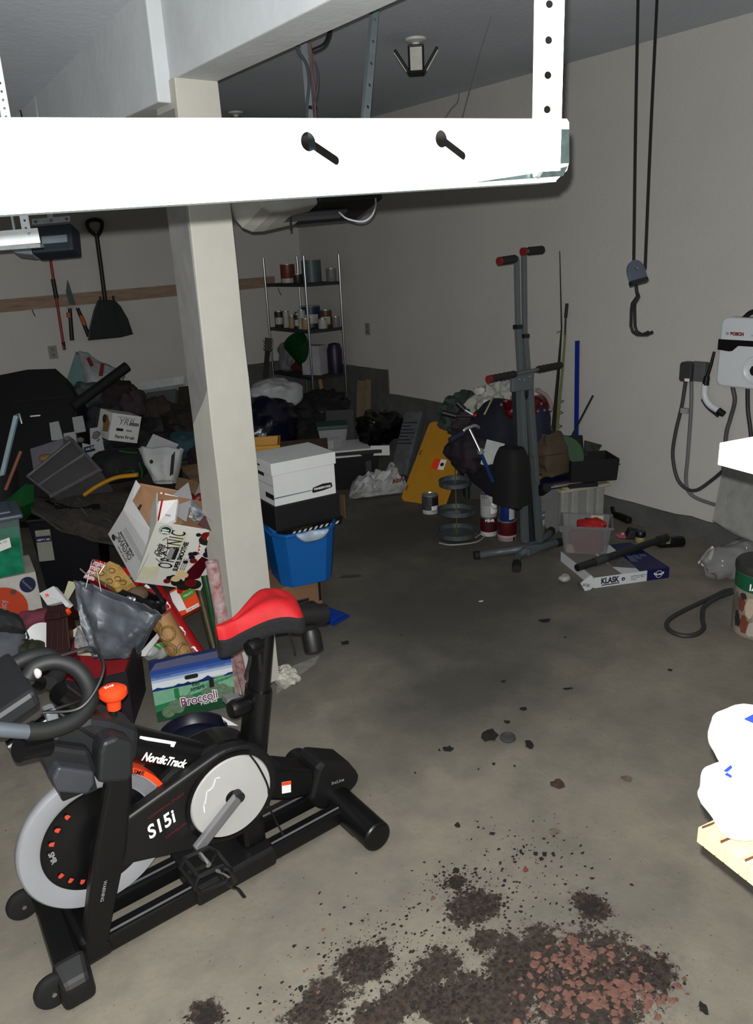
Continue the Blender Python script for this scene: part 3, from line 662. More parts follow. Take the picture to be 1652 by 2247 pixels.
MB().tube(bez([(cb.x+.03, 1.80, .27), (cb.x+.06, 1.82, .20), (cb.x+.05, 1.85, .16), (cb.x+.085, 1.87, .11), (cb.x+.10, 1.86, .075)]), .012, 6, flat=.4).build('pedal_strap', BLACK, ped)
MB().tube(bez([(cb.x+.0, 1.79, .29), (cb.x+.02, 1.80, .262), (cb.x+.035, 1.81, .235)]), .011, 6, flat=.5).build('strap_buckle', CHROME, ped)
MB().tube(bez([(DXc+.03, 2.17, .3), (DXc-.1, 2.25, .25), (DXc-.1, 2.27, .24)]), .016, 8).build('crank_arm', BKG, BK)
# frame: fork legs, top tube, seat tube, rails
for y0 in (1.955, 2.12):
    MB().prism([(.30, .09), (.375, .075), (.40, .16), (.475, .37), (.522, .56), (.535, .66), (.445, .68), (.452, .60), (.393, .43), (.325, .18)], y0, y0+.045).build('fork_leg', BKP, BK, bevel=.012, seg=3)
text(Fr((.395, 1.953, .31)), 'WARNING', 0, 0, .014, GREYP, BK, rot=-108)
MB().prism([(.428, .635), (.512, .598), (.530, .62), (.545, .715), (.50, .755), (.462, .755), (.448, .725)], 1.945, 2.19).build('fork_crown', BKG, BK, bevel=.012)
tt = MB().tube([(.50, YC, .69), (.60, YC, .612), (.72, YC, .522), (.85, YC, .425), (.93, YC, .38)], [.055, .053, .052, .05, .045], 16).build('top_tube', BKP, BK)
# name along the top tube
dirT = Vector((.25, 0, -.178)).normalized(); TF = Fr(Vector((.578, YC-.0545, .598)), dirT, (0, 1, 0), Vector((.178, 0, .25)).normalized()*1)
text(TF, 'NordicTrack', 0, .0, .0365, PRINTW, tt, bold=.0012, shear=.2, sx=.80, y=-.001)
decal(Fr(Vector((.592, YC-.02, .668)), dirT, (0, 1, 0), TF.z), [(0, 0), (.125, .004), (.125, -.014), (.113, -.014), (.112, -.006), (0, -.010)], PRINTW, tt, 'warning_strip', y=-.02, th=.002)
st = MB().tube([(.955, YC, .36), (.985, YC, .50), (1.015, YC, .645)], [.062, .06, .058], 16, flat=.7).build('seat_tube', BKP, BK)
MB().tube([(1.006, YC, .60), (1.055, YC, .845)], [.048, .046], 16, flat=.7).build('seat_post', BKP, BK)
MB().lathe([(.012, 0), (.020, .012), (.030, .03), (.032, .075), (.026, .09), (0, .092)], 20, (.985, YC-.01, .605), ax=(-.93, -.1, .1)).build('adjust_knob', BLACKG, BK)
MB().box(.985, YC-.03, .846, 1.27, YC+.03, .876).build('seat_slider', BKP, BK, bevel=.006)
MB().lathe([(0, 0), (.026, 0), (.034, .02), (.034, .075), (0, .08)], 16, (1.22, YC-.02, .80), ax=(0, -.2, -1)).build('slider_knob', BLACK, BK)
MB().cyl((1.18, YC-.01, .86), (1.285, YC-.02, .835), .036, n=18).build('slider_end', BLACK, BK)
MB().lathe([(0, 0), (.025, 0), (.03, .03), (.026, .045), (0, .05)], 16, (1.01, YC-.05, .83), ax=(-1, -.2, -.1)).build('clamp_knob', BLACKG, BK)
MB().cyl((1.165, YC, .905), (1.235, YC-.0, .90), .006, n=8).build('seat_lever', CHROME, BK)
# seat: wedge saddle with padded red cover, black skirt
def saddle(u, v):
    x_ = .890+.272*u
    wd = .026+.102*(max(0, min(1, (u-.22)/.6))**1.3)*(1 if u < .86 else math.sqrt(max(0, 1-((u-.86)/.15)**2)*.9+.1))
    wd *= math.sqrt(min(1, u/.08+.15))
    a = math.pi*v
    top = .918+.050*(max(0, min(1, (u-.1)/.6))**2*(3-2*max(0, min(1, (u-.1)/.6))))-.018*max(0, u-.75)/.25
    y_ = math.cos(a)
    z_ = top-.052*abs(y_)**2.4-.012*math.exp(-(y_/.25)**2)*(1 if .2 < u < .9 else .3)
    return (x_, YC+wd*math.copysign(abs(y_)**.8, y_), z_)
SEATR = mat('red_lycra', (.66, .035, .075), .7, var=.12, scale=14, bump=.2, bscale=25)
b = MB().grid(saddle, 36, 25); seat = b.build('seat', SEATR, BK, smooth=True)
def skirt(u, v):
    t_ = 0 if v < .5 else 1
    p = Vector(saddle(u, t_)); k = abs(v-.5)*2
    return (p.x, YC+(p.y-YC)*(1.0-.28*(1-k)), p.z-.062*(1-k)+.004*k)
def sk2(u, v):   # one strip per side, from the cover's edge down and under
    side, w2 = (0, v*2) if v < .5 else (1, (1-v)*2)
    p = Vector(saddle(u, side)); return (p.x, YC+(p.y-YC)*(1.02-.45*max(0, w2-.6)/.4), p.z+.004-.062*min(1, w2/.7))
MB().grid(sk2, 36, 14).build('seat_skirt', BLACKC, seat, smooth=True, solid=.003)
rim = [saddle(u/23, 0) for u in range(24)]
for dx, l_ in ((0, .11), (.035, .12)):
    MB().tube(bez([(.985+dx*.6, YC-.045, .855), (.965+dx, YC-.06, .79), (.945+dx*1.6, YC-.055, .735)]), .012, 6, flat=.35).build('tie_strap', BLACKC, seat)
MB().tube(bez([(1.115, YC-.06, .84), (1.125, YC-.065, .79), (1.13, YC-.06, .755)]), .006, 6, flat=.4).build('tie_strap', BLACKC, seat)
# rails, stabilisers, wheels
for y0 in (1.995, 2.135):
    r_ = MB().box(.28, y0-.028, .035, 1.30, y0+.028, .095).build('rail', BKP, BK, bevel=.008)
    MB().box(.33, y0-.012, .0945, 1.25, y0-.004, .0965).build('rail_strip', mat('rail_shine', (.4, .4, .41), .4), r_)
MB().box(.66, 1.955, .03, .955, 2.175, .105).build('rail_cover', BKS, BK, bevel=.012)
MB().box(.86, 2.0, .10, .95, 2.13, .21).build('bottom_bracket', BKP, BK, bevel=.02)
MB().hexa([(.215, 1.93, .03), (.305, 1.93, .03), (.335, 2.37, .03), (.245, 2.37, .03), (.215, 1.93, .115), (.305, 1.93, .115), (.335, 2.37, .115), (.245, 2.37, .115)]).build('front_stabiliser', BKP, BK, bevel=.025, seg=3)
MB().hexa([(.212, 1.872, .003), (.305, 1.872, .003), (.315, 1.96, .003), (.205, 1.96, .003), (.218, 1.877, .085), (.300, 1.877, .085), (.312, 1.96, .125), (.208, 1.96, .125)]).build('front_foot', BKS, BK, bevel=.02, seg=3)
MB().hexa([(.235, 2.30, .003), (.345, 2.30, .003), (.345, 2.40, .003), (.235, 2.40, .003), (.245, 2.30, .12), (.338, 2.30, .12), (.335, 2.395, .10), (.245, 2.395, .10)]).build('front_foot', BKS, BK, bevel=.02, seg=3)
MB().hexa([(.29, 1.95, .04), (.39, 1.955, .04), (.39, 2.18, .04), (.29, 2.18, .04), (.30, 1.955, .14), (.375, 1.96, .13), (.375, 2.17, .13), (.30, 2.17, .14)]).build('fork_shoe', BKP, BK, bevel=.015)
for wx_, y_ in ((.200, 1.93), (.215, 2.32)):
    w_ = MB().lathe([(0, -.016), (.035, -.018), (.048, -.014), (.052, -.006), (.052, .006), (.048, .014), (.035, .018), (0, .016)], 28, (wx_, y_, .056), ax=(0, 1, 0)).build('transport_wheel', BLACKR, BK)
    MB().cyl((wx_, y_-.02, .056), (wx_, y_+.02, .056), .007, n=10).build('axle', CHROME, w_)
MB().cyl((1.275, 1.80, .062), (1.285, 2.38, .062), .055, n=24).build('rear_stabiliser', BKP, BK, bevel=.01)
MB().hexa([(1.235, 1.90, .02), (1.285, 1.90, .02), (1.285, 2.0, .02), (1.235, 2.0, .02), (1.245, 1.95, .09), (1.27, 1.95, .09), (1.27, 2.0, .09), (1.245, 2.0, .09)]).build('gusset', BKP, BK)
# incline motor housing at the rear
mh = MB().prism([(1.155, .13), (1.20, .24), (1.225, .262), (1.345, .195), (1.385, .125), (1.375, .09), (1.30, .05), (1.20, .055)], 2.05, 2.19).build('incline_motor', BKS, BK, bevel=.02)
MB().prism([(.99, .21), (1.0, .325), (1.07, .305), (1.19, .235), (1.19, .13), (1.07, .165)], 2.06, 2.17).build('motor_arm', BKP, BK, bevel=.012)
decal(Fr((1.05, 2.059, .21)), [(0, 0), (.036, -.012), (.040, .034), (.004, .046)], PRINTW, mh, 'warning_label')
decal(Fr((1.05, 2.058, .21)), [(.003, .032), (.039, .02), (.040, .034), (.004, .046)], ORANGE, mh, 'label_band')
text(Fr((1.25, 2.049, .15)), 'IncLine', 0, 0, .02, GREYP, mh, rot=-10)
MB().tube(bez([(.905, 1.972, .49), (.93, 1.965, .43), (.955, 1.967, .34), (.96, 1.99, .26), (.985, 2.0, .17), (1.0, 1.98, .11)]), .0035, 6).build('sensor_cable', CABLE, BK)
MB().hexa([(.945, 2.19, .55), (1.0, 2.19, .53), (1.0, 2.23, .53), (.945, 2.23, .55), (.945, 2.19, .575), (1.0, 2.19, .56), (1.0, 2.23, .56), (.945, 2.23, .575)]).build('bottle_bracket', GREYM, BK)
# front body under the handlebar, brake unit, resistance knob
MB().prism([(.325, .765), (.362, .812), (.46, .803), (.515, .768), (.588, .70), (.562, .605), (.455, .64), (.35, .70)], 2.01, 2.15).build('head_housing', BKG, BK, bevel=.02)
MB().prism([(.303, .772), (.323, .800), (.432, .73), (.44, .665), (.425, .62), (.335, .635), (.315, .70)], 1.97, 2.14).build('brake_housing', mat('brake_grey', (.095, .10, .11), .5), BK, bevel=.015)
MB().prism([(.314, .715), (.335, .745), (.422, .685), (.416, .648), (.394, .625), (.319, .670)], 1.93, 2.03).build('brake_arm', mat('brake_arm', (.2, .21, .23), .5), BK, bevel=.008)
MB().box(.335, 1.98, .60, .42, 2.08, .65).build('brake_pad', BLACK, BK, bevel=.006)
MB().prism([(.405, .565), (.44, .565), (.438, .645), (.41, .645)], 2.02, 2.034).build('brake_tab', BKG, BK)
MB().cyl((.53, YC, .68), (.541, YC, .78), .011, n=12).build('knob_stem', BLACK, BK)
kn = MB().lathe([(0, .0), (.020, .0), (.021, .028), (.034, .036), (.042, .048), (.040, .062), (.025, .072), (0, .074)], 28, (.542, YC, .765), ax=(.08, 0, 1)).build('resistance_knob', ORANGE, BK)
text(Fr((.542, YC, .765), (1, 0, 0), (0, -1, 0), (0, 0, 1)).top(.0745), 'SMR', -.018, -.006, .016, PRINTW, kn, y=-.001)
# handlebar: mast, console arm, looped grips
MB().tube([(.50, YC, .72), (.45, YC, .80), (.40, YC, .88)], [.05, .045, .042], 12, flat=.7).build('handlebar_mast', BKP, BK)
gr = mat('grip_foam', (.085, .088, .092), .6, var=.06)
HB = lambda px, py, y_: Y(px, py, y_)
MB().tube(bez([HB(60, 1606, 1.90), HB(110, 1601, 1.905), HB(165, 1580, 1.92), HB(195, 1545, 1.95), HB(194, 1505, 1.99), HB(168, 1468, 2.03), HB(125, 1452, 2.06), HB(80, 1462, 2.07), HB(60, 1490, 2.06)], 6), .0225, 12).build('grip', gr, BK)
MB().tube(bez([HB(-60, 1500, 2.28), HB(20, 1462, 2.28), HB(70, 1440, 2.27), HB(110, 1440, 2.24), HB(130, 1470, 2.2), HB(110, 1500, 2.14)], 6), .0225, 12).build('grip', gr, BK)
MB().cyl(HB(-60, 1596, 1.905), HB(62, 1606, 1.90), .019, n=14).build('bar_end', mat('bar_steel', (.4, .43, .46), .35, metal=.5), BK)
MB().tube([HB(60, 1490, 2.06), HB(85, 1500, 2.14)], .022, 10).build('cross_bar', BKP, BK)
MB().hexa([(.14, YC-.14, .86), (.33, YC-.14, .93), (.33, YC+.14, .93), (.14, YC+.14, .86), (.13, YC-.14, .92), (.32, YC-.14, .985), (.32, YC+.14, .985), (.13, YC+.14, .92)]).build('console_arm', BKG, BK, bevel=.015)
MB().cyl((.24, YC-.09, .82), (.36, YC-.10, .865), .022, n=14).build('chrome_post', CHROME, BK)
MB().box(.335, YC-.13, .83, .365, YC-.08, .90).build('post_clamp', GREYM, BK, bevel=.006)
MB().cyl(HB(40, 1648, 1.93), HB(104, 1634, 1.96), .03, n=18).build('weight_holder', BLACKG, BK)
for pts in ([(.33, YC-.12, .90), (.42, YC-.16, .90), (.50, YC-.12, .96), (.50, YC-.05, 1.0), (.42, YC-.03, 1.0)], [(.33, YC-.12, .90), (.42, YC-.10, .885), (.48, YC-.05, .86), (.50, YC, .80)], [(.36, YC-.13, .90), (.41, YC-.15, .83), (.45, YC-.13, .77)]):
    MB().tube(bez(pts), .0045, 6).build('cable', CABLE, BK)
MB().ball((.345, YC-.07, .99), (.010, .009, .015), amp=.3, freq=30, nu=12, nv=8).build('bar_clip', mat('clip_white', (.7, .7, .68), .5), BK)
# ---------------------------------------------------------------- shared builders for the clutter
def shell(b, w_, d, h, inset=.03, t=.006, r=.0, z0=0.0):
    """open-topped tub, wider at the rim"""
    def ring(i, z, k=0): return [(i, i, z), (w_-i, i, z), (w_-i, d-i, z), (i, d-i, z)]
    o0, o1, i1, i0 = ring(inset, z0), ring(0, z0+h), ring(t, z0+h), ring(inset+t, z0+t)
    v = o0+o1+i1+i0; f = [(3, 2, 1, 0)]
    for k in range(4):
        n = (k+1) % 4
        f += [(k, n, 4+n, 4+k), (4+k, 4+n, 8+n, 8+k), (8+k, 8+n, 12+n, 12+k)]
    f += [(12, 13, 14, 15)]
    return b.add(v, f)
def rim(b, w_, d, z, out=.012, hh=.02):
    for a in ((-out, -out, w_+out, 0.004), (-out, d-.004, w_+out, d+out), (-out, 0, .004, d), (w_-.004, 0, w_+out, d)):
        b.box(a[0], a[1], z-hh, a[2], a[3], z)
    return b
def crumple(name, m, c, r, label=None, cat='bag', seed=1, amp=.22, freq=7, e=.8, fold=.5, parent=None, group=None, nu=40, nv=24):
    o = MB().ball(c, r, e=e, amp=amp, freq=freq, seed=seed, fold=fold, nu=nu, nv=nv).build(name, m, parent)
    if label: tag(o, label, cat, group)
    return o
def panel(F, pts, m, parent, name, th=.004, bevel=0): return MB(F).prism(pts, 0, th).build(name, m, parent, bevel=bevel)
def carton(name, label, F, w_, d, h, m, inner=None, cat='box', flaps=(), open_=True, t=.004, group=None):
    """cardboard box; flaps: (side, angle outwards from upright, length)"""
    T = thing(name, label, cat, F.p((w_/2, d/2, 0)), group)
    b = MB(F)
    if open_:
        b.box(0, 0, 0, w_, t, h); b.box(0, d-t, 0, w_, d, h); b.box(0, t, 0, t, d-t, h); b.box(w_-t, t, 0, w_, d-t, h); b.box(t, t, 0, w_-t, d-t, t)
        bo = b.build('body', m, T)
        if inner:
            q = MB(F); e = t+.0006
            q.add([(e, e, e), (w_-e, e, e), (w_-e, d-e, e), (e, d-e, e), (e, e, h), (w_-e, e, h), (w_-e, d-e, h), (e, d-e, h)], [(0, 1, 2, 3), (0, 4, 5, 1), (1, 5, 6, 2), (2, 6, 7, 3), (3, 7, 4, 0)]).build('lining', inner, T)
    else: b.box(0, 0, 0, w_, d, h).build('body', m, T, bevel=.003)
    for side, ang, ln in flaps:
        G = {'front': F, 'back': F.back(w_, d), 'left': F.left(d), 'right': F.right(w_)}[side]; wl = w_ if side in ('front', 'back') else d
        H = G.off((0, 0, h)).rot('x', ang)
        MB(H).box(.002, 0, 0, wl-.002, t, ln).build('flap', m, T)
    return T
def can(c, r, h, body, label, cat='paint can', parts=(), lid=STEEL, group=None, axis=None, handle=False):
    T = thing('paint_can', label, cat, c, group); c = Vector(c)
    MB().lathe([(0, .001), (r*.97, .001), (r, .004), (r, h-.006)], 28, c).build('body', body, T)
    MB().lathe([(r, h-.008), (r*1.03, h-.004), (r*1.02, h), (r*.9, h), (r*.86, h-.008), (r*.80, h-.005), (0, h-.005)], 28, c).build('lid', lid, T)
    for a0, a1, z0, z1, m, nm in parts:
        n = max(3, int((a1-a0)/12)); vs = []; fs = []
        for k in range(n+1):
            a = math.radians(a0+(a1-a0)*k/n); x_, y_ = (r+.0012)*math.cos(a), (r+.0012)*math.sin(a)
            vs += [c+Vector((x_, y_, z0)), c+Vector((x_, y_, z1))]
        fs = [(2*k, 2*k+2, 2*k+3, 2*k+1) for k in range(n)]
        MB().add(vs, fs, True).build(nm, m, T)
    if handle:
        MB().tube(bez([c+Vector((-r*.7, -r*.72, h*.8)), c+Vector((-r*.4, -r*1.02, h*.45)), c+Vector((r*.3, -r*1.05, h*.4)), c+Vector((r*.9, -r*.5, h*.8))]), .0025, 6).build('wire_handle', STEEL, T)
    return T
CAMA = math.degrees(math.atan2(-.762, -.565))    # bearing of the camera as seen from the room
# ---------------------------------------------------------------- wire rack in the far corner
rk = thing('wire_rack', 'tall chrome wire rack holding paint cans in the far corner', 'shelf', (4.47, 7.13, 0))
ROD = mat('dull_chrome', (.62, .64, .66), .25, metal=.9, var=.03)
for x_, y_ in ((4.262, 6.735), (4.68, 6.735), (4.262, 7.53), (4.68, 7.53)):
    MB().cyl((x_, y_, .0), (x_, y_, 2.03), .0125, n=12).build('upright', ROD, rk)
WIRE = mat('rack_wire', (.24, .25, .26), .4, metal=.6, var=.05)
for z_ in (1.755, 1.30, .83, .25):
    b = MB(); b.bar((4.262, 6.735, z_), (4.68, 6.735, z_), .008, .03); b.bar((4.262, 7.53, z_), (4.68, 7.53, z_), .008, .03); b.bar((4.262, 6.735, z_), (4.262, 7.53, z_), .008, .03); b.bar((4.68, 6.735, z_), (4.68, 7.53, z_), .008, .03)
    for k in range(30):
        y_ = 6.745+.775*k/29; b.cyl((4.262, y_, z_+.012), (4.68, y_, z_+.012), .0022, n=5, cap=False)
    for k in range(3): b.cyl((4.36+.1*k, 6.735, z_+.006), (4.36+.1*k, 7.53, z_+.006), .003, n=5, cap=False)
    b.build('wire_shelf', WIRE, rk)
# tins and bottles on the rack (x rises to the right, y to the left)
def onsh(px, py, z): q = Z(px, py, z); return Vector((min(max(q.x, 4.33), 4.60), min(max(q.y, 6.8), 7.45), z))
DIMM = {k: mat('tin_'+k, v, .45, var=.15, scale=20) for k, v in dict(red=(.42, .19, .14), blue=(.08, .17, .27), grey=(.45, .45, .45), dark=(.16, .15, .15), white=(.66, .66, .64), cream=(.6, .52, .36), brown=(.36, .2, .14), teal=(.28, .34, .35), green=(.05, .24, .08), purple=(.12, .07, .20)).items()}
zt = 1.77
c0 = Vector((4.36, 7.22, zt)); can(c0, .075, .19, DIMM['red'], 'rusty red paint can on the top rack shelf', parts=[(CAMA-60, CAMA+60, .005, .05, DIMM['white'], 'label')])
can((4.50, 6.98, zt), .10, .22, DIMM['teal'], 'large pale paint pail on the top rack shelf', cat='pail')
can((4.36, 7.03, zt), .045, .09, DIMM['dark'], 'small dark tin in front of the pale pail on top shelf')
can((4.62, 6.80, zt), .052, .13, DIMM['grey'], 'small grey tin by the right upright on top shelf')
zt = 1.315
sp_ = [((4.33, 7.42), .05, .17, 'dark', 'dark tin at the left end of the middle rack shelf'), ((4.34, 7.29), .034, .17, 'white', 'slim silver spray can on the middle rack shelf'),
       ((4.45, 7.22), .04, .16, 'brown', 'brown tin behind the slim spray can on middle shelf'), ((4.33, 7.16), .033, .13, 'cream', 'cream-banded bottle beside the slim spray can'),
       ((4.34, 7.06), .042, .15, 'dark', 'black bottle with white label on the middle shelf'), ((4.50, 7.05), .10, .22, 'blue', 'large blue pail at the centre of the middle shelf'),
       ((4.33, 6.89), .046, .11, 'cream', 'cream tin behind the front upright on middle shelf'), ((4.56, 6.86), .062, .18, 'brown', 'maroon paint can with white label on middle shelf'),
       ((4.47, 6.79), .048, .10, 'white', 'short white-labelled tin before the maroon can'), ((4.62, 6.77), .04, .11, 'grey', 'small bare metal tin at right end of middle shelf'),
       ((4.34, 6.98), .04, .19, 'white', 'tall white tin beside the blue pail')]
for (x_, y_), r_, h_, k_, lb in sp_:
    can((x_, y_, zt), r_, h_, DIMM[k_], lb, cat='tin', parts=[(CAMA-50, CAMA+50, h_*.2, h_*.62, DIMM['white'], 'label')] if k_ in ('dark', 'brown', 'blue') else ())
zt = .845
o = MB().lathe([(.10, .0), (.125, .30), (.13, .30), (.105, 0)], 24, (4.42, 7.05, zt+.13), ax=(-.25, -.1, .3)).lathe([(0, 0), (.11, 0)], 24, (4.42, 7.05, zt+.13), ax=(-.25, -.1, .3)).build('green_bucket', DIMM['green']); tag(o, 'green plastic bucket tipped on the lower rack shelf', 'bucket')
crumple('plastic_sack', mat('dim_sack', (.42, .42, .43), .5), (4.40, 7.36, zt+.16), (.12, .13, .16), 'pale plastic sack at the left of the lower rack shelf', seed=4)
F = Fr((4.30, 6.98, zt), Vector((.42, -.9, 0)).normalized(), Vector((.9, .42, 0)).normalized()); carton('white_box', 'white printed box standing on the lower rack shelf', F.off((.0, 0, .0)), .22, .16, .30, mat('dim_white', (.62, .62, .63), .7), open_=False)
o = MB().lathe([(0, 0), (.075, 0), (.08, .05), (.08, .24), (.06, .30), (.03, .31), (0, .31)], 20, (4.60, 6.80, zt)).build('purple_jug', DIMM['purple']); tag(o, 'purple plastic jug on the right of the lower rack shelf', 'jug')
crumple('folded_cloth', mat('maroon_cloth', (.25, .07, .07), .9), (4.42, 7.16, zt+.06), (.12, .08, .06), 'dark red folded cloth under the green bucket', 'cloth', seed=9)
# guitar leaning against the rack: neck, headstock, body behind the post
gt = thing('guitar', 'dark guitar neck leaning beside the wire rack', 'guitar', at(583, 850, 8.2))
GW = mat('guitar_wood', (.12, .085, .06), .4)
MB().bar(at(581, 850, 8.15), at(587, 770, 8.2), .055, .02, up=(.5, .8, 0)).build('neck', GW, gt)
MB().bar(at(587, 770, 8.2), at(590, 742, 8.2), .085, .02, up=(.5, .8, 0)).build('headstock', GW, gt)
b = MB()
for k in range(3):
    for s_ in (-1, 1): q = at(588.5+s_*9, 764-8*k, 8.18); b.ball(q, (.014, .014, .012), nu=8, nv=6)
b.build('tuning_pegs', STEEL, gt)
gb = at(572, 905, 8.05); MB().ball((gb.x, gb.y, .5), (.19, .07, .26), e=.9).ball((gb.x-.02, gb.y-.02, .24), (.22, .07, .235), e=.9).build('guitar_body', GW, gt)
# boards standing against the stem wall
BOARD = mat('pale_board', (.42, .36, .28), .8, var=.15, scale=5, stretch=(4, 4, 1))
for (a, c_, w2, lb) in (((793, 930), (795, 836), .11, 'wider pale plank leaning on the wall right of the rack'), ((806, 928), (808, 834), .06, 'narrow pale plank leaning on the wall beside a wider one')):
    p1 = X(c_[0], c_[1], WX-.04); d_ = (p1-CAM).dot(Vector((RX[2], RY[2], RZ[2]))); p0 = at(a[0], a[1], d_-.12)
    tag(MB().bar(p0, p1, w2, .02, up=(.5, .8, 0)).build('plank', BOARD), lb, 'plank')
p0, p1 = at(716, 880, 7.9), at(701, 826, 8.0)
tag(MB().bar(p0-Vector((0, 0, .35)), p1, .035, .02, up=(.5, .8, 0)).build('wooden_lath', mat('lath', (.5, .38, .24), .8)), 'short wooden lath leaning inside the wire rack', 'lath')
p0 = Z(760, 900, .02)
tag(MB(Fr(at(735, 905, 7.55), Vector((.8, -.6, 0)), Vector((.6, .8, 0)))).box(-.16, 0, -.72, .18, .02, .02).build('grey_board', mat('grey_panel', (.22, .225, .23), .7)), 'dark grey panel leaning below the wire rack', 'panel')
# ---------------------------------------------------------------- heap behind the post
crumple('white_trash_bag', mat('white_film', (.66, .67, .68), .45, bump=.5, bscale=12), at(596, 868, 7.1), (.27, .2, .15), 'white plastic trash bag heaped right behind the post', seed=2, amp=.22, fold=.3, freq=5)
crumple('blue_trash_bag', mat('navy_film', (.04, .05, .12), .25, bump=.7, bscale=14), at(585, 935, 6.8), (.28, .24, .26), 'shiny navy trash bag under the white one behind the post', seed=3, amp=.2, fold=.3, freq=5)
crumple('black_trash_bag', mat('black_film', (.035, .037, .04), .22, bump=.8, bscale=14), at(832, 938, 7.15), (.22, .16, .15), 'shiny black trash bag beside the rolled papers', seed=5, amp=.2, fold=.35, freq=6)
crumple('dark_duffel', mat('duffel', (.05, .055, .06), .8), at(700, 893, 7.75), (.30, .2, .16), 'dark duffel on the floor below the wire rack', 'bag', seed=6, amp=.15)
crumple('black_duffel', mat('duffel', (.05, .055, .06), .8), at(660, 950, 7.5), (.22, .2, .22), 'black duffel behind the white file box', 'bag', seed=8, amp=.15)
F, w1, h1 = f3(at(640, 975, 6.3), at(725, 965, 6.2), at(650, 935, 6.6))
bx_ = Fr(Vector((3.0, 5.3, 0)), Vector((.88, -.47, 0)).normalized(), Vector((.47, .88, 0)).normalized())
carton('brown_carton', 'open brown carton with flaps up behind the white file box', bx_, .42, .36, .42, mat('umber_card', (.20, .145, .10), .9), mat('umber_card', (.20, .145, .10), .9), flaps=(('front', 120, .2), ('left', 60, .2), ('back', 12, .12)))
b_ = thing('yellow_tote', 'yellow storage tote barely showing beside the post', 'tote', at(570, 975, 6.0))
YEL = mat('yellow_plastic', (.70, .50, .13), .5, var=.06)
zy_ = at(548, 980, 5.45).z
F = Fr(at(548, 980, 5.45)-Vector((0, 0, zy_)), Vector((.85, -.52, 0)).normalized(), Vector((.52, .85, 0)).normalized())
shell(MB(F), .20, .3, zy_).build('tub', YEL, b_); rim(MB(F), .20, .3, zy_).build('rim', YEL, b_)
# gray newspaper-like sack and dim sack by the yellow lid
F, w1, h1 = f3(at(866, 985, 7.0), at(905, 985, 6.9), at(876, 902, 7.15))
pk = thing('printed_sack', 'grey printed paper sack standing behind the yellow lid', 'sack', F.o)
MB(F).box(0, 0, -.25, w1, .10, h1).build('body', mat('sack_paper', (.34, .35, .36), .7, var=.2, scale=14), pk, bevel=.02)
for k in range(7): decal(F, [(.02, .05+.035*k), (w1-.02-.03*(k % 3), .05+.035*k), (w1-.02-.03*(k % 3), .062+.035*k), (.02, .062+.035*k)], mat('dim_print', (.12, .13, .15), .7), pk, 'print_line')
# ---------------------------------------------------------------- box stack right behind the post
FB, wB = fz((604, 1112), (733, 1083), .685)
wB = .395; dB = .315; hB = .225
BOXW = mat('file_box_white', (.80, .81, .81), .7, var=.03)
T = thing('file_box', 'white lidded file box on top of the stack beside the post', 'box', FB.p((wB/2, dB/2, 0)))
MB(FB).box(0, 0, 0, wB, dB, hB).build('body', BOXW, T, bevel=.002)
ld = MB(FB).box(-.008, -.008, hB-.045, wB+.008, dB+.008, hB+.026).build('lid', BOXW, T, bevel=.003)
decal(FB, [(wB*.6, .04), (wB*.62, .063), (wB*.78, .075), (wB*.93, .072), (wB*.945, .050), (wB*.93, .042), (wB*.78, .034), (wB*.62, .032)], PRINTK, T, 'logo_patch')
text(FB, 'BANKERS BOX', wB*.775, .047, .0165, PRINTW, T, y=-.002, align='CENTER', bold=.0006)
decal(FB, [(0, .044), (wB*.6, .047), (wB*.6, .052), (0, .052)], mat('print_blue', (.38, .48, .55), .7), T, 'print_band')
LFc = FB.left(dB)
decal(LFc, [(.08, .155), (.20, .155), (.20, .175), (.08, .175)], PRINTK, T, 'hand_hole'); decal(LFc, [(.20, .035), (.31, .035), (.31, .065), (.20, .065)], PRINTK, T, 'logo_patch')
decal(LFc, [(0, .115), (dB, .115), (dB, .118), (0, .118)], GREYP, T, 'print_band')
decal(Fr(LFc.o-FB.x*.008, LFc.x, LFc.y, LFc.z), [(.10, .212), (.17, .212), (.17, .222), (.10, .222)], PRINTK, ld, 'lid_slot')
# black flat carton under it
F2b = FB.off((-.01, -.02, -.165))
T = thing('black_carton', 'black carton with striped edge under the white file box', 'box', F2b.p((.2, .15, 0)))
BKC = mat('black_card', (.055, .06, .062), .6)
MB(F2b).box(0, .01, .02, .42, .34, .163).build('body', BKC, T, bevel=.003)
MB(F2b.off((0, .004, .018)).rot('x', 28)).box(.0, -.0, -.055, .43, .006, .0).build('flap', BKC, T)
G = F2b.off((0, .004, .018)).rot('x', 28)
for k in range(9): decal(G, [(.10+.036*k, -.05), (.116+.036*k, -.05), (.124+.036*k, -.028), (.108+.036*k, -.028)], PRINTW, T, 'printed_stripe')
text(G, 'KNITWRIGHT', .10, -.022, .02, mat('print_tan', (.35, .27, .16), .7), T)
MB(F2b.right(.42)).prism([(.0, .0), (.10, .02), (.12, .12), (.0, .15)], -.03, -.026).build('side_flap', CARDD, T)
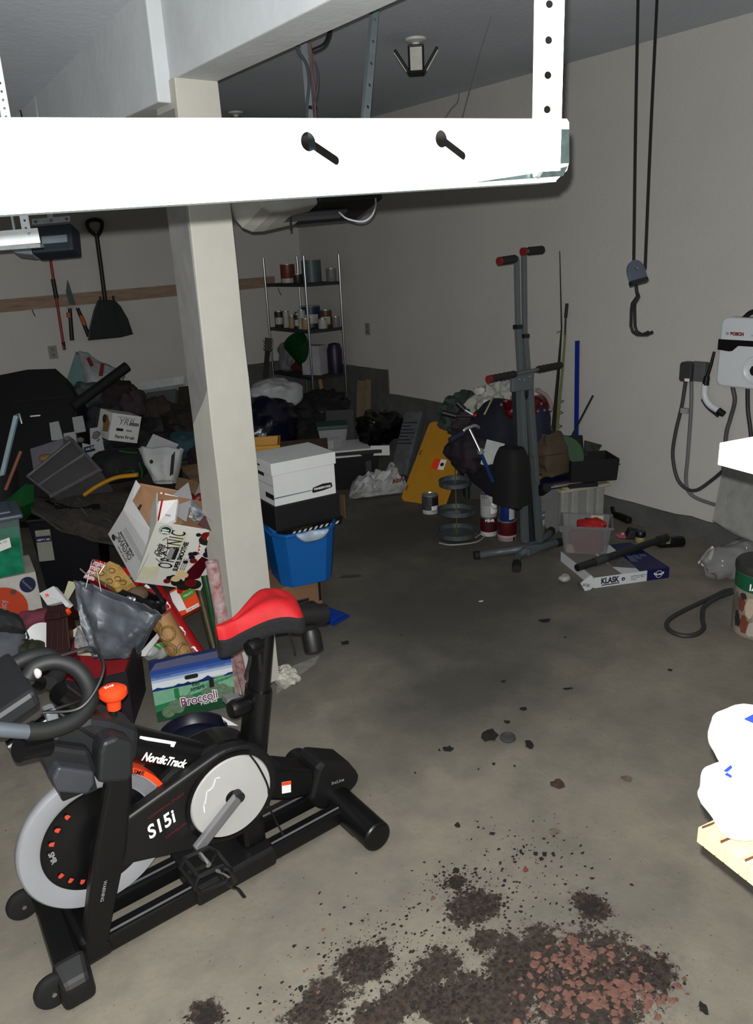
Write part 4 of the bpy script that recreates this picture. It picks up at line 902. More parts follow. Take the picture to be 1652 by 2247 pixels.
# blue recycling tub
FT, _ = fz((635, 1287), (726, 1268), .20)
FT = FT.off((-.055, -.02, 0))
BLU = mat('blue_plastic', (.045, .33, .60), .45, var=.05)
T = thing('blue_tub', 'blue plastic tub with white liner under the black carton', 'tub', FT.p((.2, .15, 0)))
b = MB(FT); hT = .325
prof = [(.07, .0), (.27, .0), (.31, .03), (.345, .10), (.345, .25), (.30, .30), (.06, .30), (.02, .26), (.02, .06)]
top_ = [(.0+.02+(x_-.18)*1.22+.16, (y_-.15)*1.2+.15) for x_, y_ in prof]
n_ = len(prof); vs = [(x_, y_, 0) for x_, y_ in prof]+[(x_, y_, hT) for x_, y_ in top_]
b.add(vs, [tuple(range(n_))[::-1]]+[(i, (i+1) % n_, (i+1) % n_+n_, i+n_) for i in range(n_)]).build('tub_body', BLU, T, solid=.006, bevel=.008)
b = MB(FT); b.tube([(x_, y_, hT) for x_, y_ in top_], .012, 8, closed=True).build('tub_rim', BLU, T)
lw = top_
MB(FT).grid(lambda u, v: (.10+.19*u, -.052-.010*math.sin(u*9)+v*.0-.012*math.sin(v*3.1), hT+.015-v*(.012+.055*math.sin(math.pi*u)**.7)), 20, 8).build('bag_liner', mat('liner_film', (.62, .68, .74), .4), T, solid=.003)
FBx, _ = fz((650, 1349), (704, 1327), 0)
FBx = FBx.off((-.12, 0, 0))
T = carton('brown_box', 'brown carton with black corner tape at the bottom of the stack', FBx, .32, .30, .198, CARD, open_=False)
decal(FBx, [(.295, .03), (.315, .03), (.315, .17), (.295, .17)], PRINTK, T, 'printed_mark'); decal(FBx, [(.10, .02), (.17, .02), (.17, .045), (.10, .045)], PRINTK, T, 'printed_mark')
text(FBx, 'BATTERY', .105, .026, .014, PRINTW, T, y=-.002)
F, _ = fz((664, 1350), (735, 1374), 0.0)
o = [Z(663, 1349), Z(700, 1328), Z(768, 1354), Z(733, 1375)]
T = thing('blue_tote_cover', 'flat blue plastic lid lying on the floor by the stack', 'lid', o[0])
MB().prismz([(p.x, p.y) for p in o], .002, .014).build('lid_plate', mat('lid_blue', (.03, .17, .52), .4), T, bevel=.004)
cc = sum(o, Vector())/4
MB().prismz([(cc.x+(p.x-cc.x)*.78, cc.y+(p.y-cc.y)*.78) for p in o], .013, .018).build('raised_panel', mat('lid_blue2', (.05, .22, .58), .45), T, bevel=.003)
# ---------------------------------------------------------------- black tote, white lid, green-lidded bin, shopping bag
F, w1 = fz((740, 1080), (835, 1072), 0)
F = F.off((-.16, .02, 0))
T = thing('black_tote', 'black storage tote beside the white shopping bag', 'tote', F.p((.25, .2, 0)))
shell(MB(F), .56, .42, .36, .035).build('tub', BLACK, T, bevel=.01); rim(MB(F), .56, .42, .36, .02, .03).build('rim', BLACK, T)
decal(F, [(.43, .16), (.48, .17), (.48, .27), (.43, .26)], mat('dim_label', (.16, .2, .2), .6), T, 'label', y=-.012)
G = F.off((.05, -.02, .365)).rot('z', 4)
T = thing('file_box_cover', 'white file box lid lying on the black tote', 'lid', G.o)
MB(G).box(0, 0, .0, .44, .40, .008).box(0, 0, -.055, .44, .006, .0).box(0, .394, -.05, .44, .40, 0).box(0, 0, -.055, .006, .40, 0).box(.434, 0, -.055, .44, .40, 0).build('lid_body', BOXW, T)
decal(G.right(.44), [(.10, -.042), (.17, -.040), (.17, -.015), (.10, -.017)], PRINTK, T, 'hand_hole')
MB(G.off((.435, 0, .0)).rot('z', -18)).box(0, 0, -.06, .17, .006, .03).build('loose_flap', BOXW, T)
G = F.off((.03, .02, .375)); 
T = thing('clear_bin', 'small clear bin with green lid sitting on the white lid', 'bin', G.o)
shell(MB(G), .26, .22, .20, .03, .003).build('tub', CLEAR, T); MB(G).box(-.012, -.012, .19, .272, .232, .225).build('lid', mat('dull_green', (.13, .27, .24), .5), T, bevel=.008)
for k, (x_, y_, s_, m_) in enumerate(((.05, .05, .08, WHITE), (.12, .08, .09, GREYP), (.18, .10, .05, mat('tan', (.5, .42, .33), .8)))):
    MB(G.off((x_, y_, .006)).rot('z', 15*k)).box(0, 0, 0, s_, s_*.7, s_*.9).build('stored_item', m_, T)
# shopping bag on the floor
q0 = Z(775, 1092); q1 = Z(885, 1082)
SB = mat('bag_white', (.68, .69, .69), .5, bump=.5, bscale=16)
def sbag(u, v):
    c = q0.lerp(q1, .5); ax = (q1-q0)
    a = 2*math.pi*u; L_ = (v-.5)
    rad = .10*math.sqrt(max(.02, 1-abs(2*L_)**2.5))*(1.25 if v < .4 else .95)
    n_ = noise.noise(Vector((math.cos(a)*2, math.sin(a)*2, v*6)))*.05+abs(noise.noise(Vector((math.cos(a)*5, math.sin(a)*5, v*11))))*.03
    p = c+ax*L_*1.15+Vector((0, 0, 1))*max(.004, (rad+n_)*(1+math.sin(a))*.95*(.55+.9*v))+Vector((.5, .86, 0))*(rad+n_)*math.cos(a)*1.2
    return p
T = thing('shopping_bag', 'crumpled white plastic shopping bag on the floor by the yellow lid', 'bag', q0)
MB().grid(sbag, 48, 26, True).build('bag_film', SB, T)
MB().ball(q0.lerp(q1, .28)+Vector((.0, -.05, .12)), (.085, .05, .035), amp=.2, freq=10).build('navy_content', mat('navy_cloth', (.05, .06, .14), .9), T)
tf, tw, th_ = f3(at(862, 1062, 6.18), at(895, 1052, 6.18), at(858, 1046, 6.2)); text(tf, 'Altru', 0, 0, .05, mat('print_maroon', (.4, .06, .09), .7), T, y=-.01, bold=.002)
# ---------------------------------------------------------------- yellow lid leaning, cans
a0, a1 = Z(880, 1098, .004), Z(972, 1112, .004)
d0 = (a0-CAM).dot(Vector((RX[2], RY[2], RZ[2])))
F, w1, h1 = f3(a0, a1, at(918, 912, d0+.34))
T = thing('yellow_tote_cover', 'large yellow tote lid leaning upright behind the grey can', 'lid', F.o)
hL = .80
MB(F).prism(rrect(w1+.03, hL, .05, x0=-.015), 0, .022).build('lid_plate', YEL, T, bevel=.008)
MB(F).prism(rrect(w1-.06, hL-.10, .03, x0=.03, z0=.05), -.008, .0).build('raised_panel', YEL, T, bevel=.004)
for z_ in (.1, .45): MB(F).box(.004, -.002, z_, .016, .0, z_+.05).build('latch_slot', CARDD, T)
MB(F).prism(rrect(.04, .14, .018, x0=w1-.04, z0=.28), -.014, .0).build('latch', YEL, T, bevel=.004)
decal(F, [(w1*.42, .33), (w1*.58, .33), (w1*.58, .43), (w1*.42, .43)], ORANGE, T, 'label', y=-.009); decal(F, [(w1*.58, .33), (w1*.72, .33), (w1*.72, .43), (w1*.58, .43)], PRINTW, T, 'label', y=-.009)
decal(F, circ(w1*.65, .38, .018, 12), PRINTK, T, 'label_mark', y=-.0105)
# paint cans on the floor (quart size)
GCAN = mat('can_grey', (.38, .40, .40), .4, metal=.4, var=.3, scale=25)
c = Z(944, 1124); can(c, .066, .155, GCAN, 'grey paint can in front of the yellow lid', parts=[(CAMA+10, CAMA+75, .07, .14, PRINTK, 'dark_label'), (CAMA-70, CAMA+80, .002, .035, mat('can_white', (.7, .7, .7), .5), 'white_band'), (CAMA+5, CAMA+55, .02, .07, WHITE, 'white_label')])
c = Z(1072, 1172)
MAR = mat('can_maroon', (.28, .05, .08), .45, var=.1); CWH = mat('can_white', (.7, .7, .7), .5)
can(c, .060, .145, MAR, 'maroon paint can at the bottom under the white can', parts=[(0, 360, .002, .035, CWH, 'white_band'), (CAMA-35, CAMA+35, .115, .14, PRINTK, 'dark_label'), (CAMA-20, CAMA+20, .06, .085, PRINTK, 'dark_label')])
can(c+Vector((0, 0, .148)), .062, .175, mat('can_paper', (.66, .66, .66), .6), 'white paper-covered can stacked on a maroon can', parts=[(CAMA-60, CAMA-5, .09, .17, mat('paper_grey', (.55, .55, .55), .7), 'paper_label'), (CAMA-62, CAMA-20, .150, .16, PRINTK, 'dark_strip'), (CAMA+5, CAMA+70, .03, .11, WHITE, 'paper_label')], handle=True)
tf_ = Fr(c+Vector((-.6*.061, -.8*.061, .118)), Vector((.8, -.6, 0)), Vector((.6, .8, 0))); text(tf_, 'BEHR', -.035, 0, .028, PRINTW, bpy.data.objects[[o.name for o in bpy.data.objects if o.get('label', '').startswith('maroon paint can at')][0]], y=-.003, bold=.001)
c = Z(1112, 1182)
can(c, .068, .150, MAR, 'wider maroon paint can under the blue can', parts=[(0, 360, .002, .045, mat('can_pink', (.72, .55, .57), .5), 'fade_band'), (0, 360, .002, .03, CWH, 'white_band')])
can(c+Vector((.0, 0, .153)), .055, .135, mat('can_blue', (.06, .16, .42), .45), 'blue and white paint can on a wider maroon can', parts=[(CAMA+5, CAMA+60, .01, .125, CWH, 'white_label')])
c = Z(1172, 1176)
can(c, .075, .19, mat('can_yellow', (.62, .52, .22), .45), 'yellow and white can behind the exerciser base', parts=[(CAMA-40, CAMA+70, .10, .185, CWH, 'white_label'), (CAMA+30, CAMA+60, .14, .17, PRINTK, 'dark_spot'), (0, 360, .003, .03, CWH, 'white_band')])
# three-tier galvanised stand
c = Z(1003, 1183); ts = thing('tiered_tray_stand', 'three-tier galvanised tray stand in front of the yellow lid', 'tray stand', c)
ZN = mat('zinc_tray', (.36, .40, .41), .42, metal=.45, var=.25, scale=18)
for z_, r_, tl in ((.035, .145, 0), (.20, .135, .05), (.415, .115, -.02)):
    MB().lathe([(0, .002), (r_-.003, .002), (r_, .004), (r_, .036), (r_+.004, .038), (r_-.004, .037), (r_-.006, .006), (0, .005)], 36, c+Vector((-.012*z_*2, .01*z_, z_)), ax=(tl, tl*.4, 1)).build('tray', ZN, ts)
MB().tube([c+Vector((0, 0, .04)), c+Vector((-.012, .0, .56))], .0045, 8).build('pole', mat('brassy', (.7, .63, .45), .3, metal=.8), ts)
MB().tube(bez([c+Vector((-.16, .02, .008)), c+Vector((-.12, -.07, .006)), c+Vector((.04, -.15, .006)), c+Vector((.17, -.11, .008)), c+Vector((.17, -.07, .012)), c+Vector((.1, -.09, .01))], 8), .005, 8).build('wire_foot', mat('white_wire2', (.6, .6, .6), .4), ts)
MB(Fr(c+Vector((-.06, -.03, .217)), Vector((.8, -.6, 0)), Vector((.6, .8, 0)))).box(-.05, -.02, 0, .05, .05, .003).build('price_card', mat('card_grey', (.5, .5, .49), .7), ts)
# ---------------------------------------------------------------- things heaped at the right wall
d = 5.1
NVB = mat('navy_bag', (.03, .042, .105), .85)
T = thing('navy_bag', 'large navy cloth bag heaped behind the exerciser', 'bag', Z(1105, 1075))
MB().ball(at(1103, 980, 5.4), (.26, .22, .33), e=.75, amp=.14, freq=5, seed=3, nu=40, nv=24).build('bag_body', NVB, T)
MB().tube(bez([at(1062, 910, 5.0), at(1072, 890, 5.0), at(1082, 870, 5.05)]), .009, 6, flat=.3).build('strap', mat('cream_strap', (.6, .57, .45), .8), T)
MB().ball(at(1165, 945, 5.35), (.10, .14, .22), e=.75, amp=.14, freq=5, seed=8).build('bag_side', mat('blue_bag', (.04, .06, .17), .8), T)
crumple('white_plastic_bag', mat('thin_film', (.62, .62, .60), .5, bump=.5, bscale=18), at(1092, 878, 5.45), (.19, .14, .13), 'white plastic bag piled over the navy bag', seed=11, amp=.35, fold=.7)
crumple('white_plastic_scrap', mat('thin_film', (.62, .62, .60), .5), at(1176, 865, 5.5), (.06, .05, .06), 'scrap of white plastic beside the red foil bag', 'plastic', seed=12, amp=.35, fold=.7)
T = thing('red_foil_bag', 'shiny dark red foil gift bag with pale snowflake print', 'gift bag', at(1165, 900, 5.2))
RF = mat('red_foil', (.34, .03, .06), .18, metal=.35, var=.2, scale=10, bump=.5, bscale=9)
MB().ball(at(1150, 896, 5.25), (.20, .11, .085), e=.8, amp=.12, freq=6, seed=5, fold=.3, nu=40, nv=20).build('foil', RF, T)
MB().tube(bez([at(1178, 857, 5.2), at(1198, 868, 5.2), at(1209, 890, 5.2), at(1206, 902, 5.2)]), [.014]*31, 8).build('rolled_edge', mat('foil_white', (.5, .42, .42), .4), T)
for px, py in ((1170, 875), (1188, 886), (1180, 902), (1195, 900), (1110, 880), (1100, 888), (1122, 872)):
    q = at(px, py, 5.10); MB().lathe([(0, 0), (.010, 0)], 6, q, ax=(RX[2], RY[2], RZ[2])).build('printed_flake', mat('flake', (.40, .20, .22), .4), T)
o = [at(1068, 964, 4.95), at(1108, 974, 4.95), at(1094, 1003, 4.92), at(1082, 1018, 4.9), at(1064, 1022, 4.9), at(1054, 1018, 4.92)]
nrm = Vector((RX[2], RY[2], RZ[2]))
T_ = MB().add(o+[p+nrm*.002 for p in o], [tuple(range(6)), tuple(range(11, 5, -1))]+[(i, (i+1) % 6, (i+1) % 6+6, i+6) for i in range(6)]).build('paper_sheet', mat('sheet', (.62, .64, .63), .7)); tag(T_, 'loose white paper sheet tucked against the navy bag', 'paper')
T = thing('black_backpack', 'tall black soft case standing behind the exerciser column', 'bag', Z(1115, 1100))
MB().grid(lambda u, v: Vector(at(1122, 1050, 4.85))+Vector((.095*math.copysign(abs(math.cos(2*math.pi*u))**.6, math.cos(2*math.pi*u))*(1-max(0, v-.6)**2*2.2), .11*math.copysign(abs(math.sin(2*math.pi*u))**.6, math.sin(2*math.pi*u))*(1-max(0, v-.6)**2*2.2), -.16+.36*v)), 28, 14, True).build('case_body', mat('case_black', (.018, .02, .022), .85), T)
cb_ = Z(1018, 1100)
F = Fr(Vector((cb_.x, cb_.y, 0)), Vector((.85, -.52, 0)).normalized(), Vector((.52, .85, 0)).normalized())
T = thing('grey_waste_bin', 'dim grey translucent bin behind the tiered tray stand', 'bin', F.o)
shell(MB(F), .22, .22, .30, .03, .005).build('tub', mat('bin_grey', (.27, .27, .27), .6), T, bevel=.01)
MB(F).box(.03, -.02, .02, .05, -.002, .28).build('dark_strip', BLACK, T)
crumple('purple_bag', mat('purple_cloth', (.09, .05, .10), .8), at(1030, 985, 5.3), (.14, .14, .16), 'dark purple bag beside the scooter handle', seed=21, amp=.15)
crumple('red_cloth', mat('orange_red', (.5, .15, .08), .8), at(1024, 975, 5.6), (.04, .04, .05), 'patch of orange-red cloth behind the yellow lid', 'cloth', seed=22)
crumple('green_bag', mat('sage', (.16, .22, .2), .8), at(1030, 905, 6.0), (.24, .16, .16), 'sage green sack behind the loppers', seed=23, amp=.15)
crumple('mauve_bag', mat('mauve', (.2, .16, .18), .8), at(1038, 935, 5.7), (.16, .14, .12), 'dim mauve bag between yellow lid and navy bag', seed=24, amp=.15)
# loppers: two black grips, red joint
T = thing('loppers', 'loppers with black grips and red joint above the yellow lid', 'loppers', at(1045, 912, 5.35))
MB().cyl(at(1003, 884, 5.3), at(1020, 900, 5.3), .020, n=12).build('grip', BLACK, T); MB().cyl(at(970, 905, 5.3), at(1000, 913, 5.3), .020, n=12).build('grip', BLACK, T)
MB().cyl(at(1020, 900, 5.3), at(1040, 912, 5.3), .008, n=8).build('arm', STEEL, T); MB().cyl(at(1000, 913, 5.3), at(1040, 913, 5.3), .009, n=8).build('arm', BLACK, T)
MB().ball(at(1046, 911, 5.3), (.03, .025, .018)).build('joint', REDP, T)
# scooter T-bar
T = thing('folding_scooter', 'folding scooter handlebar with blue grip and steel stem', 'scooter', at(1080, 1060, 4.6))
d1, d2 = 4.55, 4.75
MB().cyl(at(1030, 942, d1), at(1053, 990, d1), .0085, n=12).build('stem', CHROME, T); MB().cyl(at(1053, 990, d1), at(1081, 1056, d2), .0115, n=12).build('lower_stem', mat('blue_anodised', (.25, .42, .75), .25, metal=.8), T)
MB().tube(bez([at(1015, 950, d1), at(1020, 942, d1), at(1032, 937, d1+.01), at(1042, 934, d1+.05), at(1050, 938, d1+.1)]), .010, 10).build('crossbar', STEEL, T)
MB().cyl(at(987, 966, d1-.05), at(1016, 950, d1), .0165, n=12).build('grip', mat('blue_grip', (.05, .1, .2), .7), T)
MB().lathe([(.02, -.012), (.02, .012)], 12, at(1054, 990, d1), ax=(.2, 0, -1)).build('clamp', STEEL, T); MB().cyl(at(1054, 990, d1), at(1062, 988, d1), .006, n=8).build('clamp_lever', STEEL, T)
# ---------------------------------------------------------------- vertical climber exerciser
CL = mat('climber_grey', (.30, .325, .335), .42, var=.05)
T = thing('vertical_climber', 'grey vertical climbing exerciser with paired padded handles', 'exercise machine', (3.7, 3.3, 0))
yp = 3.3
q = lambda px, py, y_=yp: Y(px, py, y_)
b_pt = q(1168, 1195); t_pt = q(1148, 815)
for a, c_, sz in (((1152, 1190), (1140, 818), .036), ((1184, 1188), (1158, 815), .036)):
    MB().bar(q(*a), q(*c_), sz, .05, up=(0, 1, 0)).build('column', CL, T, bevel=.006)
MB().bar(q(1168, 1190, yp+.06), q(1149, 818, yp+.06), .05, .04, up=(0, 1, 0)).build('rear_column', mat('climber_dark', (.13, .14, .15), .5), T, bevel=.006)
MB().bar(q(1137, 1100, yp+.05), q(1128, 835, yp+.10), .022, .03, up=(0, 1, 0)).build('strut', mat('climber_dark', (.13, .14, .15), .5), T)
for (a, c_, k_, g0, g1) in (((1152, 1000), (1133, 566), (1136, 717), (1096, 573), (1136, 567)), ((1171, 1000), (1149, 553), (1151, 737), (1148, 552), (1190, 548))):
    p0, p1, pk_ = q(*a, yp-.03), q(*c_, yp-.03), q(*k_, yp-.03)
    MB().bar(pk_, p1, .026, .026, up=(0, 1, 0)).build('inner_tube', CL, T, bevel=.004)
    MB().bar(p0, pk_, .033, .033, up=(0, 1, 0)).build('outer_tube', CL, T, bevel=.004)
    MB(Fr(pk_)).box(-.022, -.022, -.012, .022, .022, .012).build('height_collar', BLACK, T, bevel=.003)
    h0, h1 = q(*g0, yp-.05), q(*g1, yp-.05)
    hb = MB().cyl(h0, h1, .012, n=10).build('handle_bar', CL, T)
    e0, e1 = (h0, h0.lerp(h1, .86)) if g0[0] < 1130 else (h0.lerp(h1, .25), h1)
    gp = MB().tube([e0.lerp(e1, k/12) for k in range(13)], [.021+.003*(k % 2) for k in range(13)], 14).build('grip', mat('grip_black', (.10, .085, .085), .7), T)
    cp = h0 if g0[0] < 1130 else h0
    MB().cyl(cp+(h0-h1).normalized()*.008, cp-(h0-h1).normalized()*.014, .023, n=14).build('end_cap', mat('cap_red', (.42, .07, .08), .5), T)
h0, h1 = q(1073, 832, yp-.10), q(1230, 801, yp-.04)
MB().cyl(h0, h1, .012, n=10).build('handle_bar', CL, T)
for t0, t1 in ((0, .34), (.66, 1)): MB().tube([h0.lerp(h1, t0+(t1-t0)*k/12) for k in range(13)], [.020+.003*(k % 2) for k in range(13)], 14).build('grip', mat('grip_black', (.10, .085, .085), .7), T)
MB().cyl(h0+(h0-h1).normalized()*.01, h0-(h0-h1).normalized()*.012, .022, n=14).build('end_cap', mat('cap_red', (.42, .07, .08), .5), T)
fp, fw2, fh2 = f3(q(1128, 850, yp-.06), q(1169, 845, yp-.06), q(1129, 818, yp-.06))
MB(fp).box(-.01, 0, -.03, fw2+.01, .03, fh2).build('joint_plate', CL, T, bevel=.008)
for x_, z_ in ((.25, .5), (.5, .42), (.78, .62)): MB(fp).lathe([(0, -.004), (.006, -.003), (.007, 0)], 8, (fw2*x_, 0, fh2*z_), ax=(0, 1, 0)).build('bolt', CHROME, T)
MB().ball(q(1151, 862, yp-.03), (.028, .02, .045), e=.8).build('pivot_cover', BLACK, T)
for a, c_ in (((1150, 1100), (1150, 1182)), ((1176, 1060), (1180, 1180))): MB().bar(q(*a, yp-.045), q(*c_, yp-.045), .03, .012, up=(0, 1, 0)).build('foot_rail', CL, T)
MB().cyl(q(1186, 1075, yp-.02), q(1200, 1070, yp-.10), .042, .03, n=14).build('foot_pedal', BLACK, T)
MB().ball(q(1128, 1110, yp-.02), (.03, .06, .02), e=.7).build('foot_pedal', BLACK, T)
bs = [Z(1046, 1219, .025), Z(1090, 1212, .03), Z(1150, 1202, .06), Z(1195, 1180, .05), Z(1207, 1168, .025)]
MB().tube(bez(bs), .026, 14).build('base_bar', CL, T)
bs = [Z(1133, 1243, .025), Z(1137, 1222, .03), Z(1160, 1205, .06), Z(1190, 1200, .05), Z(1224, 1190, .025)]
MB().tube(bez(bs), .026, 14).build('base_bar', CL, T)
for p0, p1 in ((Z(1040, 1219, .025), Z(1052, 1218, .025)), (Z(1133, 1249, .025), Z(1134, 1236, .025)), (Z(1204, 1171, .028), Z(1210, 1164, .028)), (Z(1220, 1192, .026), Z(1230, 1189, .026))): MB().cyl(p0, p1, .03, n=14).build('rubber_foot', BLACKR, T)
MB(Fr(b_pt-Vector((.05, 0, .06)))).box(-.02, -.03, 0, .12, .06, .05).build('base_joint', CL, T, bevel=.008)
# fishing rods against the wall
ROD1 = mat('rod_dark', (.09, .09, .08), .4); ROD2 = mat('rod_olive', (.42, .42, .25), .5)
T = thing('fishing_rod', 'long thin dark fishing rod leaning in the wall corner', 'fishing rod', X(1212, 960, WX-.12))
W_ = lambda px, py, o=.06: X(px, py, WX-o)
MB().tube([W_(1212, 965, .25), W_(1224, 830, .12), W_(1232, 720, .05), W_(1228, 551, .03)], [.017, .013, .006, .0035], 8).build('rod_blank', ROD1, T)
MB().cyl(W_(1222, 730), W_(1229, 727), .004, n=6).build('line_guide', STEEL, T)
T = thing('fishing_rod', 'shorter fishing rod with black cork-banded grip upright', 'fishing rod', X(1224, 965, WX-.12))
MB().tube([W_(1220, 965, .22), W_(1235, 800, .10), W_(1240, 735, .05)], [.011, .010, .008], 8).build('rod_blank', ROD2, T)
MB().cyl(W_(1241, 697, .05), W_(1244, 666, .05), .012, n=10).build('grip', BLACK, T); MB().cyl(W_(1239, 750, .05), W_(1241, 697, .05), .008, n=8).build('handle', mat('rod_grip', (.2, .2, .17), .5), T)
for k, (px, py) in enumerate(((1232, 880), (1230, 905), (1228, 935))): MB().tube(bez([W_(px-3, py-3, .14), W_(px+5, py, .16), W_(px-2, py+4, .14)]), .004, 6).build('line_guide', STEEL, T)
# blue flat bar, black stick
F, w1, h1 = f3(X(1259, 985, WX-.16), X(1272, 985, WX-.16), X(1270, 753, WX-.03))
o = MB(F).box(0, 0, 0, .035, .012, h1+.02).build('blue_bar', mat('blue_bar', (.03, .15, .52), .5)); tag(o, 'flat bright blue metal bar leaning upright on the wall', 'bar')
o = MB().cyl(X(1240, 985, WX-.25), X(1301, 868, WX-.02), .008, n=8).build('black_stick', BLACK); tag(o, 'thin black stick leaning diagonally beside the blue bar', 'stick')
# brown paper bag, green disc
T = thing('paper_bag', 'brown paper bag beside the exerciser column', 'bag', Z(1210, 1060))
MB().grid(lambda u, v: Vector(at(1207, 992, 5.3))+Vector((.12*math.copysign(abs(math.cos(2*math.pi*u))**.5, math.cos(2*math.pi*u))*(1-.35*v**3)+.03*noise.noise(Vector((u*9, v*5, 2))), .10*math.copysign(abs(math.sin(2*math.pi*u))**.5, math.sin(2*math.pi*u))*(1-.8*v**3), -.14+.28*v+.03*noise.noise(Vector((u*5, v*3, 7))))), 32, 14, True).build('bag_body', mat('kraft', (.27, .22, .17), .85, bump=.4, bscale=10), T)
MB().tube(bez([at(1174, 1004, 5.16), at(1205, 999, 5.14), at(1240, 994, 5.17)]), .002, 5).build('string', BLACK, T)
o = MB().lathe([(0, 0), (.16, 0), (.165, .006), (.16, .012), (0, .012)], 36, at(1232, 1003, 5.72), ax=(-.75, -.5, .15)).build('green_disc', mat('leaf_green', (.06, .26, .09), .6)); tag(o, 'green plastic disc sled peeking from behind the paper bag', 'disc')
crumple('grey_box_bag', mat('pewter', (.3, .31, .3), .7), at(1192, 972, 5.85), (.09, .09, .16), 'dim grey bag behind the paper bag', seed=31, amp=.1)
# ---------------------------------------------------------------- white bin used as a table, trays, black baskets
F, w1 = fz((1231, 1170), (1342, 1150), 0)
BINW = mat('bin_white', (.50, .50, .49), .6, var=.06)
T = thing('white_bench', 'pale plastic cabinet with ribbed legs under the black basket', 'cabinet', F.p((.2, .15, 0)))
hW = .335
MB(F).box(0, .02, 0, .37, .34, hW-.02).build('body', BINW, T, bevel=.012)
for x_ in (.0, .085, .215, .30): MB(F).box(x_, 0, 0, x_+.065, .03, hW-.03).build('rib', mat('rib_white', (.56, .56, .55), .6), T, bevel=.012)
MB(F).box(-.02, -.02, hW-.025, .40, .36, hW).build('top_board', mat('cream_board', (.66, .64, .55), .6), T, bevel=.004)
T = thing('curved_sheet', 'pale curved plastic panel propped left of the cabinet', 'panel', Z(1215, 1190))
pc_ = F.off((-.19, .03, 0))
MB(pc_).prism([(-.0, .33), (.18, .34), (.18, 0), (.14, .0)]+[(.14-.14*math.sin(a), .02+.31*(1-math.cos(a))) for a in [math.pi/2*k/8 for k in range(1, 8)]], 0, .02).build('panel_sheet', mat('panel_grey', (.44, .44, .44), .6), T)
G = F.off((-.17, .02, hW))
o = MB(G).box(0, 0, .003, .30, .26, .055).build('blue_crate', mat('dark_blue', (.09, .12, .25), .5), bevel=.01); tag(o, 'low dark blue tray on the cabinet beside the papers', 'tray')
for k, (x_, y_, a_, w2, d2, z_, lb) in enumerate(((-.10, -.005, 2, .36, .2, .06, 'thin pale board lying lowest in the paper stack on the cabinet'), (-.07, .0, -5, .26, .18, .068, 'thin tan board lying on top of the paper stack'), (.02, -.01, 6, .30, .2, .035, 'cream board sticking out under the black basket'))):
    H = F.off((x_, y_, hW+z_-.034)).rot('z', a_); o = MB(H).box(0, 0, 0, w2, d2, .008).build('board', mat('board%d' % k, ((.6, .58, .5), (.5, .42, .33), (.68, .66, .55))[k], .7)); tag(o, lb, 'board')
# black fabric baskets
BKB = mat('basket_black', (.052, .058, .06), .8)
H = F.off((.06, -.01, hW+.036)).rot('z', -14)
T = thing('fabric_basket', 'open black fabric storage basket on the cabinet', 'basket', H.o)
shell(MB(H), .36, .26, .165, .01, .012).build('basket_body', BKB, T, bevel=.012)
MB(H).box(-.004, -.004, .12, .364, .004, .125).build('seam', mat('seam', (.085, .09, .095), .8), T)
MB(H).box(-.012, -.012, -.03, .2, .2, .0).build('base_pad', mat('pad_navy', (.05, .07, .1), .7), T)
H2 = H.off((.0, .20, .17)).rot('x', -20).rot('z', 14)
T = thing('folded_basket', 'collapsed black basket propped behind the open one', 'basket', H2.o)
MB(H2).box(.0, 0, 0, .19, .02, .14).build('panel', BKB, T, bevel=.004); MB(H2.off((.19, 0, -.02)).rot('y', 8)).prism([(0, 0), (.12, .05), (.15, .10), (0, .12)], 0, .012).build('patterned_flap', mat('flap_print', (.10, .11, .11), .5, col2=(.22, .24, .2), scale=22), T)
H3 = F.off((-.13, .05, hW+.075))
crumple('yoga_mat_bag', mat('silver_cloth', (.50, .50, .54), .5, bump=.5, bscale=20), H3.p((.10, .10, .07)), (.12, .07, .035), 'crumpled silver cloth pouch on the papers', 'pouch', seed=41, amp=.3, fold=.6)
o = MB().tube(bez([H3.p((-.06, -.02, .02)), H3.p((0, .0, .035)), H3.p((.1, .02, .04)), H3.p((.2, .05, .06))]), .014, 8).build('jump_rope', mat('yellow_black', (.07, .07, .07), .6, col2=(.5, .46, .2), scale=45)); tag(o, 'black and yellow braided rope lying on the papers', 'rope')
crumple('dark_cloth', mat('dark_knit', (.06, .06, .07), .9), H3.p((.16, .06, .05)), (.12, .08, .05), 'dark cloth bundled between pouch and black basket', 'cloth', seed=43)
o = MB().cyl(H3.p((.03, .16, .13)), H3.p((.12, .18, .14)), .03, n=14).build('blue_tin', mat('tin_navy', (.04, .07, .25), .35)); tag(o, 'small glossy blue tin behind the silver pouch', 'tin')
# ---------------------------------------------------------------- clear bin with red cloth, board game, bottles on the floor
F, w1 = fz((1228, 1238), (1310, 1236), 0); F = F.rot('z', -12)
T = thing('clear_toy_bin', 'clear plastic bin filled with red cloth in front of cabinet', 'bin', F.p((.15, .13, 0)))
shell(MB(F), .32, .27, .27, .035, .004).build('tub', CLEARD, T, bevel=.008); rim(MB(F), .32, .27, .27, .012, .012).build('rim', CLEARD, T)
MB(F).ball((.17, .14, .12), (.115, .095, .115), e=.6, amp=.15, freq=12).build('red_cloth', mat('deep_red', (.50, .05, .08), .8), T)
MB(F).ball((.20, .14, .24), (.10, .07, .04), amp=.25, freq=14, fold=.4).build('red_cloth_top', mat('bright_red', (.62, .06, .07), .8), T)
MB(F).ball((.06, .05, .08), (.03, .02, .05), amp=.3, freq=14).build('peach_toy', mat('peach', (.75, .6, .5), .7), T)
MB(F).box(.19, .19, .22, .27, .21, .285).build('card', mat('cream_card', (.68, .66, .58), .7), T)
